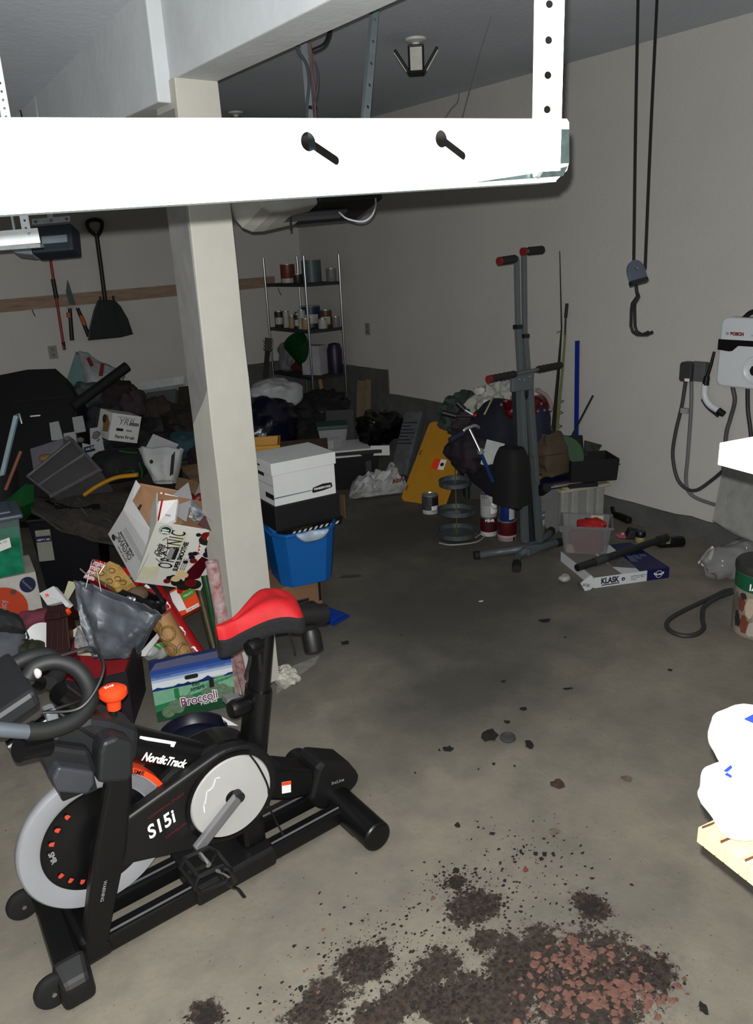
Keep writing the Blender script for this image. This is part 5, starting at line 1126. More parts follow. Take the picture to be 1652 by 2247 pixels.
# board game box
F, w1 = fz((1303, 1291), (1467, 1268), 0)
wK, dK, hK = w1, .47, .070
T = thing('board_game', 'blue and white board game box lying on the floor', 'board game', F.p((wK/2, dK/2, 0)))
KW = mat('game_white', (.74, .75, .76), .6, var=.02); KB = mat('game_blue', (.05, .06, .26), .5, var=.03)
MB(F).box(0, 0, 0, wK*.70, dK, hK).build('white_half', KW, T); MB(F).box(wK*.70, 0, 0, wK, dK, hK).build('blue_half', KB, T)
GT = F.top(hK)
decal(GT, [(.0, .0), (wK*.36, .0), (wK*.36, dK), (0, dK)], mat('game_tan', (.42, .40, .38), .6), T, 'cover_picture'); decal(GT, [(wK*.36, .12), (wK*.62, .05), (wK*.66, .3), (wK*.4, .36)], mat('game_photo', (.22, .22, .26), .6, col2=(.4, .37, .35), scale=30), T, 'cover_picture', y=-.0016)
decal(GT, [(wK*.6, 0), (wK, 0), (wK, dK), (wK*.7, dK)], KB, T, 'cover_picture', y=-.0012)
for k in range(3): decal(GT, [(wK*(.66+.09*k), .16+.03*k), (wK*(.74+.09*k), .14+.03*k), (wK*(.78+.09*k), .24), (wK*(.70+.09*k), .26)], mat('game_mid', (.3, .34, .45), .6), T, 'cover_picture', y=-.0022)
text(F, 'KLASK', .045, .024, .052, mat('print_navy', (.05, .06, .16), .6), T, bold=.002, sx=.78)
decal(F, [(.05, .010), (.17, .012), (.17, .018), (.05, .016)], mat('print_navy', (.05, .06, .16), .6), T, 'underline')
decal(F, circ(.195, .036, .012, 14), mat('print_navy', (.05, .06, .16), .6), T, 'logo_disc'); text(F, '4', .190, .029, .018, PRINTW, T, y=-.0025)
for k, s_ in enumerate(('Simultaneous strategic game', 'Attack - Defend - Block', '2-4 players')): text(F, s_, .245, .044-.012*k, .0095, PRINTK, T)
MB(F).lathe([(.024, -.0016), (.0215, -.0016)], 24, (wK*.86, 0, .036), ax=(0, 1, 0)).build('emblem_ring', PRINTW, T)
text(F, 'KLASK', wK*.86, .03, .015, PRINTW, T, align='CENTER', bold=.0006)
for s_ in (-1, 1): decal(F, [(wK*.86+s_*.028, .03), (wK*.86+s_*.036, .045), (wK*.86+s_*.025, .05)], PRINTW, T, 'emblem_wing')
G = F.off((-.02, .0, .0)).rot('z', 22)
MB(Fr(F.p((-.004, 0, .062)), (F.x*-.85-F.z*.4-F.y*.2).normalized(), (F.y).normalized(), (F.z*.8-F.x*.5).normalized())).box(0, 0, -.045, .09, .004, .035).build('end_flap', KW, T)
FE = Fr(F.p((-.135, -.01, .018)), (F.x*.8-F.z*.32-F.y*.1).normalized(), F.y, Vector((0, 0, 1)))
text(FE, 'KLASK', .02, .03, .030, mat('print_navy', (.05, .06, .16), .6), T, y=-.004, rot=10)
tw_ = [F.p((-.10, -.015, .045)), F.p((-.02, -.02, .004)), F.p((.0, -.01, .07)), F.p((-.07, .0, .10))]
crumple('white_tissue', mat('tissue', (.62, .62, .6), .8), F.p((-.13, .14, .03)), (.04, .035, .02), 'scrunched white tissue under the clear toy bin', 'tissue', seed=51, amp=.4, fold=.8)
# vacuum wand across the box
p0, p1 = Z(1266, 1246, .10), Z(1462, 1180, .10)
T = thing('vacuum_wand', 'dark grey vacuum wand lying across the board game', 'vacuum wand', p0)
VG = mat('wand_grey', (.12, .125, .13), .5)
MB().cyl(p0, p1, .024, n=16).build('tube', VG, T); MB().cyl(p0.lerp(p1, .18), p0.lerp(p1, .3), .028, n=16).build('collar', mat('wand_mid', (.2, .21, .22), .5), T); MB().cyl(p0.lerp(p1, .9), p1, .029, n=16).build('end_cuff', VG, T)
MB().cyl(p0-(p1-p0).normalized()*.002, p0+(p1-p0).normalized()*.01, .019, n=16).build('mouth', BLACK, T)
# bottles, flower, cap
p0, p1 = Z(1432, 1192, .035), Z(1500, 1188, .035)
T = thing('black_bottle', 'black bottle with white lettering lying by the baseboard', 'bottle', p0)
ax_ = (p1-p0); bl_ = ax_.length; MB().lathe([(0, 0), (.018, 0), (.02, .02), (.036, .05), (.038, bl_-.01), (.03, bl_), (0, bl_)], 22, p0, ax=tuple(ax_)).build('bottle_body', mat('bottle_black', (.05, .055, .055), .4), T)
u_ = ax_.normalized(); nf = Fr(p0.lerp(p1, .35)+Vector((-.022, -.026, .016)), u_, Vector((.6, .65, -.45)).normalized(), Vector((0, 0, 1))); text(nf, 'm', .03, -.015, .05, mat('print_cream', (.6, .58, .5), .7), T, y=-.012, rot=90, bold=.002)
c = Z(1366, 1175, .012)
T = thing('pink_flower', 'pink toy flower on the floor beside the board game', 'toy', c)
for k in range(6):
    a = math.pi/3*k; MB().ball(c+Vector((.028*math.cos(a), .028*math.sin(a), 0)), (.022, .022, .008), nu=10, nv=6).build('petal', mat('pink', (.70, .36, .45), .7), T)
MB().ball(c+Vector((0, 0, .012)), (.014, .014, .012), nu=10, nv=6).build('flower_centre', mat('pink_pale', (.85, .55, .6), .7), T)
c = Z(1404, 1190, .0)
T = thing('round_bottle', 'small round bottle with dark cap behind the wand', 'bottle', c)
MB().lathe([(0, 0), (.03, 0), (.034, .012), (.034, .04), (.028, .05), (0, .05)], 20, c).build('jar', mat('jar_cream', (.55, .52, .35), .5), T); MB().lathe([(.034, .045), (.036, .05), (.036, .075), (.03, .085), (0, .087)], 20, c).build('cap', mat('cap_navy', (.06, .07, .12), .4), T)
tag(MB(Fr(Z(1372, 1185), Vector((.7, -.7, 0)), Vector((.7, .7, 0)))).prism([(0, 0), (.13, 0), (.11, .05), (.03, .07)], 0, .10).build('dark_toy', mat('toy_dark', (.1, .1, .11), .6), bevel=.012), 'dark plastic toy between board game and pink flower', 'toy')
p0, p1 = Z(1349, 1128, .03), Z(1382, 1143, .03)
T = thing('plastic_tool', 'black plastic handle lying along the baseboard', 'handle', p0); MB().bar(p0, p1, .05, .05).build('grip', BLACK, T, bevel=.014); MB().bar(p0, p0+Vector((0, .02, .06)), .04, .04, up=(1, 0, 0)).build('knuckle', BLACK, T, bevel=.01)
# ---------------------------------------------------------------- the heap on the left
FWD = Vector((RX[2], RY[2], RZ[2]))
def slab(name, pts, m, parent=None, th=.003, label=None, cat=None):
    """flat sheet through photo points (px, py, depth), with thickness"""
    P = [at(*p) if len(p) == 3 and p[0] > 20 or (len(p) == 3 and abs(p[1]) > 50) else Vector(p) for p in pts]
    n = Vector()
    for i in range(len(P)): n += (P[i]-P[0]).cross(P[(i+1) % len(P)]-P[0])
    n = n.normalized() if n.length > 0 else FWD
    if n.dot(FWD) < 0: n = -n
    k = len(P)
    o = MB().add(P+[p+n*th for p in P], [tuple(range(k)), tuple(range(2*k-1, k-1, -1))]+[(i, (i+1) % k, (i+1) % k+k, i+k) for i in range(k)]).build(name, m, parent)
    if label: tag(o, label, cat)
    return o
def softbag(name, m, bl, br, tr, tl, thick=.05, seed=1, folds=.018, parent=None, open_=True, nu=44, nv=22, bulge=.6, fk=1.0):
    bl, br, tr, tl = [Vector(p) for p in (bl, br, tr, tl)]
    def fn(u, v):
        a = 2*math.pi*u; c0, c1 = (bl+br)/2, (tl+tr)/2
        c = c0.lerp(c1, v); hw = ((br-bl)/2).lerp((tr-tl)/2, v); n = hw.cross(c1-c0).normalized()
        if n.dot(FWD) > 0: n = -n
        t_ = thick*(.35+bulge*math.sin(math.pi*(.15+.75*v)))
        q = noise.noise(Vector((math.cos(a)*2.2*fk+seed*3.7, math.sin(a)*2.2, v*2.2*fk)))+.6*abs(noise.noise(Vector((math.cos(a)*5*fk, math.sin(a)*5+seed, v*4.5*fk))))
        return c+hw*math.copysign(abs(math.cos(a))**.75, math.cos(a))+n*(t_*math.copysign(abs(math.sin(a))**.8, math.sin(a))+folds*q)+(c1-c0)*.06*q*(1 if v > .9 else 0)*folds/.018
    b = MB().grid(fn, nu, nv, True)
    return b.build(name, m, parent, solid=.002 if open_ else 0)
# broccoli carton on the floor, near the post
F, wV = fz((346, 1586), (519, 1547), 0)
hV, dV = .268, .10
T = thing('broccoli_carton', 'blue and green broccoli carton standing on the floor by the post', 'box', F.p((wV/2, dV/2, 0)))
VN = mat('veg_navy', (.05, .10, .27), .6, var=.03)
b = MB(F); t = .004
b.box(0, 0, 0, wV, t, hV).box(0, dV-t, 0, wV, dV, hV).box(0, t, 0, t, dV-t, hV).box(wV-t, t, 0, wV, dV-t, hV).box(t, t, 0, wV-t, dV-t, t).build('carton_body', VN, T)
MB(F.off((0, .0, hV)).rot('x', -30)).prism([(.002, 0), (wV-.002, 0), (wV-.03, .032), (wV*.55, .030), (wV*.5, .036), (.03, .030)], 0, .004).build('flap', VN, T)
cols = [((.10, .22, .48), .246, .268), ((.17, .30, .55), .232, .246), ((.35, .45, .65), .218, .232), ((.60, .66, .74), .204, .218), ((.76, .78, .80), .17, .204)]
for k, (c_, z0, z1) in enumerate(cols): decal(F, [(0, z0), (wV, z0), (wV, z1), (0, z1)], mat('sky%d' % k, c_, .6, var=.02), T, 'printed_sky')
decal(F, [(0, .002), (wV, .002), (wV, .075), (0, .06)], mat('field_dark', (.05, .25, .14), .6, var=.15, scale=30), T, 'printed_field')
decal(F, [(0, .058), (wV, .072), (wV, .178), (0, .172)], mat('field_mid', (.42, .62, .50), .6, var=.1, scale=20), T, 'printed_field', y=-.0010)
decal(F, [(0, .055), (wV*.5, .085), (wV, .07), (wV, .10), (wV*.6, .115), (wV*.3, .10), (0, .09)], mat('field_green', (.12, .42, .26), .6, var=.1, scale=20), T, 'printed_field', y=-.0018)
hl = [(wV*k/16, .172+.007*math.sin(k*1.3)+.006*math.sin(k*2.9)+(.008 if k in (4, 10, 11, 15) else 0)) for k in range(17)]
decal(F, [(0, .163)]+[(wV, .17)]+hl[::-1], mat('hill_blue', (.06, .14, .40), .6), T, 'printed_hills', y=-.0020)
for k in range(9):
    x_ = wV*(.42+.06*k); decal(F, [(x_, .115+.004*k), (x_+.055, .15+.002*k), (x_+.055, .153+.002*k), (x_, .120+.004*k)], mat('field_row', (.16, .42, .28), .6), T, 'printed_row', y=-.0022)
BRG = mat('broccoli_print', (.24, .34, .25), .8, col2=(.40, .48, .38), scale=60)
for k, (x_, z_, r_) in enumerate(((.055, .045, .030), (.085, .065, .032), (.12, .085, .030), (.10, .055, .028), (.15, .09, .024), (.235, .10, .028), (.265, .115, .032), (.30, .10, .034), (.285, .085, .028), (.33, .085, .026))):
    decal(F, circ(x_*wV/.36, z_, r_, 14), BRG, T, 'printed_floret', y=-.0026-.0002*k)
decal(F, rrect(.022, .055, .008, x0=wV*.25, z0=.105), mat('leaf_print', (.10, .42, .24), .6), T, 'printed_leaf', y=-.0052); decal(F, rrect(.022, .045, .006, x0=wV*.69, z0=.125), PRINTK, T, 'printed_tag', y=-.0052)
decal(F, rrect(.062, .022, .010, x0=wV*.40, z0=.19), PRINTK, T, 'hand_hole', y=-.002)
text(F, 'Broccoli', wV*.31, .060, .062, PRINTW, T, y=-.0058, bold=.0042, rot=2, sx=.82); text(F, 'Broccoli', wV*.31, .060, .062, mat('print_plum', (.42, .22, .36), .6), T, y=-.0066, bold=.001, rot=2, sx=.82)
text(F, 'Florets', wV*.55, .044, .028, PRINTW, T, y=-.0058, rot=2)
text(F, 'Eat', wV*.475, .153, .028, mat('print_ink', (.05, .08, .14), .6), T, y=-.0058, rot=3, bold=.0005); text(F, 'smart', wV*.45, .130, .028, mat('print_ink', (.05, .08, .14), .6), T, y=-.0058, rot=3, bold=.0005)
for x_, s_ in ((.05, 'TREES & TRUNKS'), (.68, 'TRIMMED & WASHED')): text(F, s_, wV*x_, .226, .009, mat('print_ink', (.05, .08, .14), .6), T)
BF_ = F
# wrapping paper rolls stand in that carton
REDW = mat('wrap_red', (.60, .035, .06), .5); TANW = mat('wrap_tan', (.62, .46, .29), .6); GRW = mat('wrap_green', (.03, .22, .09), .2, coat=.4)
def roll(p0, p1, r, m, label, deco=None, dm=None, cat='wrapping roll'):
    T_ = thing('wrapping_roll', label, cat, p0, 'wrapping paper rolls')
    ax = p1-p0; L_ = ax.length; u = ax.normalized()
    MB().lathe([(r*.55, 0), (r, 0), (r, L_), (r*.55, L_), (r*.55, L_-.06)], 24, p0, ax=tuple(u)).build('paper', m, T_)
    s_ = u.cross(FWD).normalized(); f_ = s_.cross(u).normalized()
    if f_.dot(FWD) > 0: f_ = -f_
    for k, (t_, a_, sz, nm) in enumerate(deco or ()):
        n_ = (f_*math.cos(a_)+s_*math.sin(a_)); c = p0+u*(L_*t_)+n_*(r+.0008); w_ = n_.cross(u)
        if nm == 'ring':
            pts = []
            for j in range(14):
                a = 2*math.pi*j/14; x_ = w_*math.cos(a)*sz; ang = math.cos(a)*sz/r
                pts.append(p0+u*(L_*t_+math.sin(a)*sz)+(n_*math.cos(ang)+w_*math.sin(ang))*(r+.001))
            MB().tube(pts, .008, 6, closed=True).build('printed_wreath', dm, T_)
        else:
            pts = []
            for j in range(12):
                a = 2*math.pi*j/12; q = sz*(1+.25*math.cos(3*a)); ang = math.cos(a)*q/r
                pts.append(p0+u*(L_*t_+math.sin(a)*q*.8)+(n_*math.cos(ang)+w_*math.sin(ang))*(r+.0012))
            MB().add(pts, [tuple(range(12))]).build('printed_cloud', dm, T_)
    return T_
WR = mat('wreath_gold', (.34, .26, .14), .5, col2=(.55, .45, .25), scale=80)
roll(BF_.p((wV*.80, .19, .02)), at(322, 1272, 3.95), .048, REDW, 'red wrapping roll printed with white clouds behind the broccoli carton', [(.30, -.3, .025, 'c'), (.38, .6, .022, 'c'), (.48, -.2, .030, 'c'), (.62, .5, .028, 'c'), (.72, -.4, .028, 'c'), (.82, .3, .026, 'c'), (.93, -.2, .026, 'c'), (.22, .2, .024, 'c')], WHITE)
roll(BF_.p((wV*.62, .165, .02)), at(352, 1352, 3.72), .052, TANW, 'tan wrapping roll printed with gold wreaths behind the broccoli carton', [(.42, .0, .034, 'ring'), (.62, .5, .030, 'ring'), (.80, -.1, .034, 'ring'), (.55, -.7, .028, 'ring'), (.93, .6, .026, 'ring')], WR)
roll(BF_.p((wV*.96, .16, .02)), at(450, 1262, 3.78), .022, GRW, 'slim glossy green wrapping roll behind the broccoli carton')
roll(BF_.p((wV*.92, .26, .02)), at(432, 1275, 3.98), .022, mat('wrap_darkgreen', (.05, .10, .04), .5, col2=(.25, .2, .08), scale=40), 'dark patterned wrapping roll behind the green one')
PATT = mat('wrap_snow', (.66, .62, .61), .5, col2=(.52, .26, .28), scale=28, var=.2)
q0 = Z(516, 1520, .02); roll(q0, at(464, 1232, 3.56), .030, PATT, 'pale red-printed wrapping roll leaning on the post, longer one')
q0 = Z(541, 1524, .02); roll(q0, at(512, 1400, 3.48), .022, PATT, 'short pale wrapping roll against the foot of the post')
slab('white_trim_piece', [(515, 1400, 3.70), (530, 1398, 3.70), (552, 1500, 3.74), (540, 1505, 3.74)], mat('slat_white', (.6, .57, .52), .7), th=.012, label='white painted trim piece leaning at the foot of the post', cat='trim piece')
# orange carton among the rolls
T = thing('orange_carton', 'small orange, white and green carton among the wrapping rolls', 'box', at(405, 1340, 3.98))
F, w1, h1 = f3(at(398, 1352, 3.96), at(440, 1330, 3.93), at(372, 1298, 4.0))
MB(F).box(-.02, 0, 0, w1, .06, h1).build('carton_body', mat('carton_orange', (.85, .28, .12), .6), T)
decal(F, [(-.018, .03), (w1*.35, .02), (w1*.25, h1-.01), (-.018, h1-.01)], WHITE, T, 'white_panel'); decal(F, [(w1*.35, h1*.45), (w1*.98, h1*.5), (w1*.98, h1*.75), (w1*.3, h1*.72)], mat('label_green', (.28, .55, .15), .6), T, 'green_band', y=-.0016)
decal(F, circ(w1*.35, h1*.85, .018, 12), REDP, T, 'logo_disc', y=-.002); decal(F, [(w1*.3, .003), (w1*.95, .003), (w1*.95, .02), (w1*.3, .02)], WHITE, T, 'white_band')
text(F, 'LOWER NOTES', w1*.32, .006, .011, PRINTK, T, y=-.003); text(F, 'MIGHTY', w1*.42, h1*.55, .016, PRINTW, T, y=-.003)
# round navy lid, bag with green print, paper scrap
c = Z(428, 1628, .0)
T = thing('round_tub', 'shallow round navy tub standing on the floor behind the bike', 'tub', c)
MB().lathe([(0, .002), (.125, .002), (.142, .05), (.148, .052), (.148, .06), (.138, .062), (.130, .035), (.118, .018), (0, .016)], 44, c).build('tub_shell', mat('deep_navy', (.03, .035, .12), .4), T)
MB(Fr(c+Vector((.085, -.045, .019)))).box(0, 0, 0, .045, .03, .003).build('brown_scrap', CARDD, T)
slab('paper_scrap', [(486, 1572, 3.47), (522, 1592, 3.40), (494, 1590, 3.42)], WHITE, label='torn white paper corner on the floor by the seat tube', cat='paper')
p = Z(352, 1447, .0)
T = thing('printed_bag', 'white plastic bag with green print behind the broccoli carton', 'bag', p)
MB().ball(p+Vector((.02, .06, .085)), (.125, .10, .085), e=.85, amp=.25, freq=9, seed=3, fold=.5, nu=40, nv=22).build('bag_film', mat('bag_gloss', (.70, .72, .72), .4), T)
for a, c_ in (((335, 1413), (352, 1424)), ((350, 1410), (360, 1420)), ((362, 1412), (388, 1410)), ((388, 1410), (388, 1422)), ((388, 1422), (364, 1424)), ((330, 1420), (345, 1408))):
    MB().bar(at(*a, 3.97), at(*c_, 3.97), .012, .004, up=tuple(FWD)).build('green_print', mat('print_green', (.18, .55, .12), .6), T)
# dark fabric bin with red lining; silver bag, papers, brown box stand in it
F, w1 = fz((150, 1604), (298, 1590), 0)
wF, dF, hF = w1, .30, .315
T = thing('fabric_bin', 'dark purple fabric bin with red lining on the floor', 'storage bin', F.p((wF/2, dF/2, 0)))
PUR = mat('purple_fabric', (.085, .05, .085), .75); RLN = mat('red_lining', (.50, .03, .08), .8)
b = MB(F); b.add([(.01, 0, 0), (wF-.01, 0, 0), (wF-.01, dF, 0), (.01, dF, 0), (0, -.01, hF-.04), (wF*.35, -.015, hF-.06), (wF, -.01, hF-.03), (wF, dF, hF-.01), (0, dF, hF+.01)],
      [(3, 2, 1, 0), (0, 1, 6, 5, 4), (1, 2, 7, 6), (2, 3, 8, 7), (3, 0, 4, 8)]).build('bin_shell', PUR, T, solid=.006)
b = MB(F); b.add([(.02, .008, .02), (wF-.02, .008, .02), (wF-.02, dF-.01, .02), (.02, dF-.01, .02), (.008, .0, hF-.04), (wF*.35, -.006, hF-.06), (wF-.008, -.002, hF-.03), (wF-.008, dF-.008, hF-.008), (.008, dF-.008, hF+.012)],
      [(0, 1, 2, 3), (0, 4, 5, 6, 1), (1, 6, 7, 2), (2, 7, 8, 3), (3, 8, 4, 0)]).build('red_lining', RLN, T)
BN = F
SILV = mat('silver_grey_film', (.38, .40, .43), .42, metal=.2, var=.2, scale=9, bump=.5, bscale=9)
T = thing('silver_gift_bag', 'crumpled silver-grey gift bag standing in the fabric bin', 'gift bag', at(245, 1430, 3.75))
softbag('bag_film', SILV, at(205, 1442, 3.72), at(300, 1440, 3.70), at(352, 1350, 3.62), at(166, 1274, 3.72), .07, seed=2, folds=.026, parent=T, fk=1.5, nu=64, nv=34)
for (x0, y0, x1, y1, x2, y2) in ((188, 1290, 205, 1228, 222, 1298), (218, 1258, 233, 1240, 231, 1288)):
    MB().tube(bez([at(x0, y0, 3.66), at(x1, y1, 3.67), at(x2, y2, 3.63)]), .0022, 6).build('cord_handle', STEEL, T)
T = thing('black_gift_bag', 'black lettered gift bag with foil behind the silver one', 'gift bag', at(320, 1400, 3.85))
BKF = mat('black_gloss_paper', (.075, .075, .08), .35)
softbag('bag_film', BKF, at(285, 1440, 3.86), at(318, 1430, 3.84), at(362, 1322, 3.75), at(262, 1282, 3.9), .09, seed=6, folds=.012, parent=T)
MB().tube(bez([at(258, 1290, 3.86), at(290, 1272, 3.9), at(325, 1278, 3.88), at(352, 1310, 3.8), at(360, 1340, 3.74)]), .012, 8).build('rolled_rim', mat('rim_dark', (.11, .11, .12), .4), T)
MB().ball(at(285, 1325, 3.78), (.055, .04, .04), amp=.4, freq=18, fold=.8, nu=30, nv=18).build('foil_ball', FOIL, T)
MB().ball(at(300, 1303, 3.86), (.06, .04, .04), amp=.2, freq=12).build('kraft_paper', mat('kraft_mid', (.38, .31, .23), .8), T)
MB().ball(at(330, 1335, 3.76), (.045, .04, .03), amp=.3, freq=15).build('black_bow', BLACKG, T)
F, w1, h1 = f3(at(322, 1392, 3.66), at(352, 1352, 3.66), at(318, 1388, 3.66)); text(F, 'NORDS', 0, 0, .03, PRINTW, T, y=-.012)
slab('white_card_sheet', [(300, 1440, 3.78), (340, 1395, 3.78), (358, 1372, 3.78), (352, 1395, 3.76), (318, 1440, 3.76)], WHITE, label='thin white card edge below the black gift bag', cat='card')
slab('red_carton', [(318, 1395, 4.0), (365, 1378, 4.0), (372, 1398, 3.98), (322, 1412, 3.98)], mat('brick_red', (.55, .14, .08), .6), th=.05, label='brick red carton edge beneath the tan roll', cat='box')
# cream papers, picture, brown plastic box, white phone-like box
slab('cream_folder', [(176, 1372, 3.74), (140, 1395, 3.75), (155, 1432, 3.72), (152, 1437, 3.71), (215, 1440, 3.68), (190, 1400, 3.70)], mat('cream_paper', (.78, .75, .66), .75), label='cream folded sheet sticking out of the fabric bin', cat='paper')
slab('printed_flyer', [(170, 1372, 3.70), (192, 1408, 3.68), (205, 1432, 3.66), (160, 1420, 3.68)], mat('flyer', (.55, .55, .56), .6, col2=(.28, .27, .28), scale=40), label='grey photo flyer tucked beside the silver gift bag', cat='flyer')
slab('cream_card', [(150, 1275, 3.85), (172, 1278, 3.85), (142, 1330, 3.82), (136, 1318, 3.82)], mat('cream_card2', (.66, .65, .55), .8), label='mottled cream card left of the silver bag', cat='card')
T = thing('brown_plastic_case', 'dark brown plastic case standing upright at far left', 'case', at(125, 1440, 3.68))
BRN = mat('brown_plastic', (.17, .075, .06), .4, var=.08)
F, w1, h1 = f3(at(100, 1442, 3.68), at(155, 1432, 3.66), at(92, 1328, 3.78))
MB(F).hexa([(0, 0, 0), (w1, 0, 0), (w1, .07, 0), (0, .07, 0), (-.005, 0, h1*.72), (w1*.82, 0, h1*.72), (w1*.82, .07, h1*.72), (-.005, .07, h1*.72)]).build('case_body', BRN, T, bevel=.006)
MB(F).hexa([(-.01, -.012, h1*.68), (w1*.98, -.012, h1*.68), (w1*.98, .08, h1*.68), (-.01, .08, h1*.68), (-.006, -.008, h1*.84), (w1*.98, -.008, h1*.84), (w1*.98, .08, h1*.84), (-.006, .08, h1*.84)]).build('case_lip', BRN, T, bevel=.006)
MB(F).hexa([(-.006, -.002, h1*.84), (w1*.85, -.002, h1*.84), (w1*.85, .07, h1*.84), (-.006, .07, h1*.84), (.0, .005, h1), (w1*.78, .005, h1), (w1*.78, .06, h1), (.0, .06, h1)]).build('case_lid', BRN, T, bevel=.006)
MB(F).box(w1*.35, -.02, h1*.66, w1*.62, -.01, h1*.78).build('latch', BRN, T, bevel=.004)
for x_ in (.2, .5, .78): MB(F).box(w1*x_*.8, -.004, .02, w1*x_*.8+.012, .002, h1*.66).build('rib', BRN, T, bevel=.002)
T = thing('white_gadget_box', 'small white box with red square on top of brown case', 'box', at(120, 1340, 3.75))
F, w1, h1 = f3(at(105, 1326, 3.75), at(154, 1342, 3.68), at(87, 1302, 3.80))
P = [at(104, 1328, 3.76), at(135, 1320, 3.72), at(145, 1332, 3.70), at(152, 1325, 3.70), at(117, 1286, 3.80), at(86, 1302, 3.82)]
n_ = (P[1]-P[0]).cross(P[5]-P[0]).normalized(); n_ = n_ if n_.dot(FWD) > 0 else -n_
MB().add(P+[p+n_*.025 for p in P], [tuple(range(6)), tuple(range(11, 5, -1))]+[(i, (i+1) % 6, (i+1) % 6+6, i+6) for i in range(6)]).build('box_body', WHITEP, T)
def spot(px, py, d_, s_, m_, nm, par): return slab(nm, [(px-s_, py-s_*.4, d_), (px+s_*.5, py-s_*.9, d_), (px+s_, py+s_*.4, d_), (px-s_*.5, py+s_*.9, d_)], m_, par, .0008)
spot(103, 1306, 3.775, 4.5, mat('spot_red', (.95, .3, .25), .5), 'red_square', T)
MB().cyl(at(148, 1338, 3.70), at(152, 1345, 3.69), .011, n=10).build('orange_end', ORANGE, T)
# white rounded dish, olive bag, grey bag at left edge
T = thing('white_dish', 'white scalloped plate edge behind the brown case', 'plate', at(85, 1395, 3.95))
MB().lathe([(0, .0), (.05, .004), (.08, .016), (.082, .019), (.05, .01), (0, .006)], 30, at(92, 1402, 3.95), ax=(-.35, -.75, .55)).build('plate_body', WHITEP, T)
crumple('olive_bag', mat('olive', (.16, .17, .08), .8), at(75, 1440, 3.95), (.09, .08, .10), 'dark olive bag under the white plate', seed=61)
T = thing('grey_tote_bag', 'grey cloth tote bag with drooping top at the left edge', 'bag', at(20, 1450, 3.95))
softbag('bag_cloth', mat('grey_cloth', (.33, .34, .37), .85), at(-60, 1465, 3.9), at(52, 1450, 3.9), at(56, 1392, 3.92), at(-60, 1385, 3.95), .10, seed=9, folds=.012, parent=T, open_=False)
softbag('bag_flap', mat('grey_cloth_dark', (.17, .18, .18), .85), at(-60, 1398, 3.9), at(62, 1392, 3.85), at(50, 1362, 3.98), at(-60, 1350, 4.0), .10, seed=12, folds=.02, parent=T, open_=False)
crumple('pink_cloth', mat('dusty_pink', (.44, .20, .26), .8), at(78, 1365, 4.25), (.09, .06, .07), 'dusty pink cloth between white fruit box and brown case', 'cloth', seed=63, amp=.15)
# white fruit carton with orange print, green-filled tote on it
F, w1 = fz((-70, 1392), (97, 1352), 0)
T = thing('fruit_carton', 'white fruit carton with orange and blue discs at left edge', 'box', F.p((w1/2, .15, 0)))
hC = .295
MB(F).box(0, 0, 0, w1, .34, hC).build('carton_body', mat('carton_white', (.74, .73, .70), .7), T)
oc = (w1-.22, .10)
decal(F, circ(oc[0], oc[1], .145, 30), mat('fruit_orange', (.72, .24, .10), .6, var=.08), T, 'orange_disc')
decal(F, circ(w1-.055, .225, .045, 24, .050), mat('label_navy', (.05, .09, .24), .6), T, 'blue_disc', y=-.0015)
text(F, 'Sweetest', w1-.085, .255, .022, GREYP, T, y=-.003, rot=-58); text(F, 'Juicy', oc[0]+.02, oc[1]-.03, .05, mat('print_lilac', (.65, .6, .68), .7), T, y=-.003, rot=80)
decal(F, [(oc[0]-.14, .06), (oc[0]-.02, .09), (oc[0]-.06, .20), (oc[0]-.15, .19)], mat('torn_card', (.33, .25, .18), .85), T, 'torn_patch', y=-.003, th=.02)
decal(F, circ(oc[0]+.08, oc[1]+.10, .018, 10), CARDD, T, 'hand_hole', y=-.002)
G = F.off((0, -.01, hC+.001)); wG = w1-.03
T = thing('green_filled_tote', 'clear tote of green plastic with grey lid at left edge', 'tote', G.p((.2, .15, 0)))
GRF = mat('green_fill', (.05, .30, .18), .3, col2=(.12, .52, .40), scale=9, bump=.6, bscale=12)
MB(G).hexa([(.02, .012, .008), (wG-.03, .012, .008), (wG-.03, .29, .008), (.02, .29, .008), (.006, .006, .30), (wG-.012, .006, .30), (wG-.012, .30, .30), (.006, .30, .30)]).build('green_contents', GRF, T)
shell(MB(G), wG, .31, .35, .022, .003).build('tub', clear('clear_hard', (.55, .62, .62), .22, .12), T)
MB(G).box(-.02, -.02, .345, wG+.025, .33, .375).build('lid', mat('lid_grey', (.30, .34, .40), .4), T, bevel=.012); MB(G).box(.03, .03, .374, wG-.03, .28, .392).build('lid_panel', mat('lid_grey', (.30, .34, .40), .4), T, bevel=.012)
decal(G, [(wG-.165, .165), (wG-.07, .185), (wG-.07, .245), (wG-.125, .235), (wG-.165, .225)], WHITE, T, 'shipping_label', y=-.004)
text(G, 'A. CO', wG-.125, .215, .015, PRINTK, T, y=-.006, rot=10)
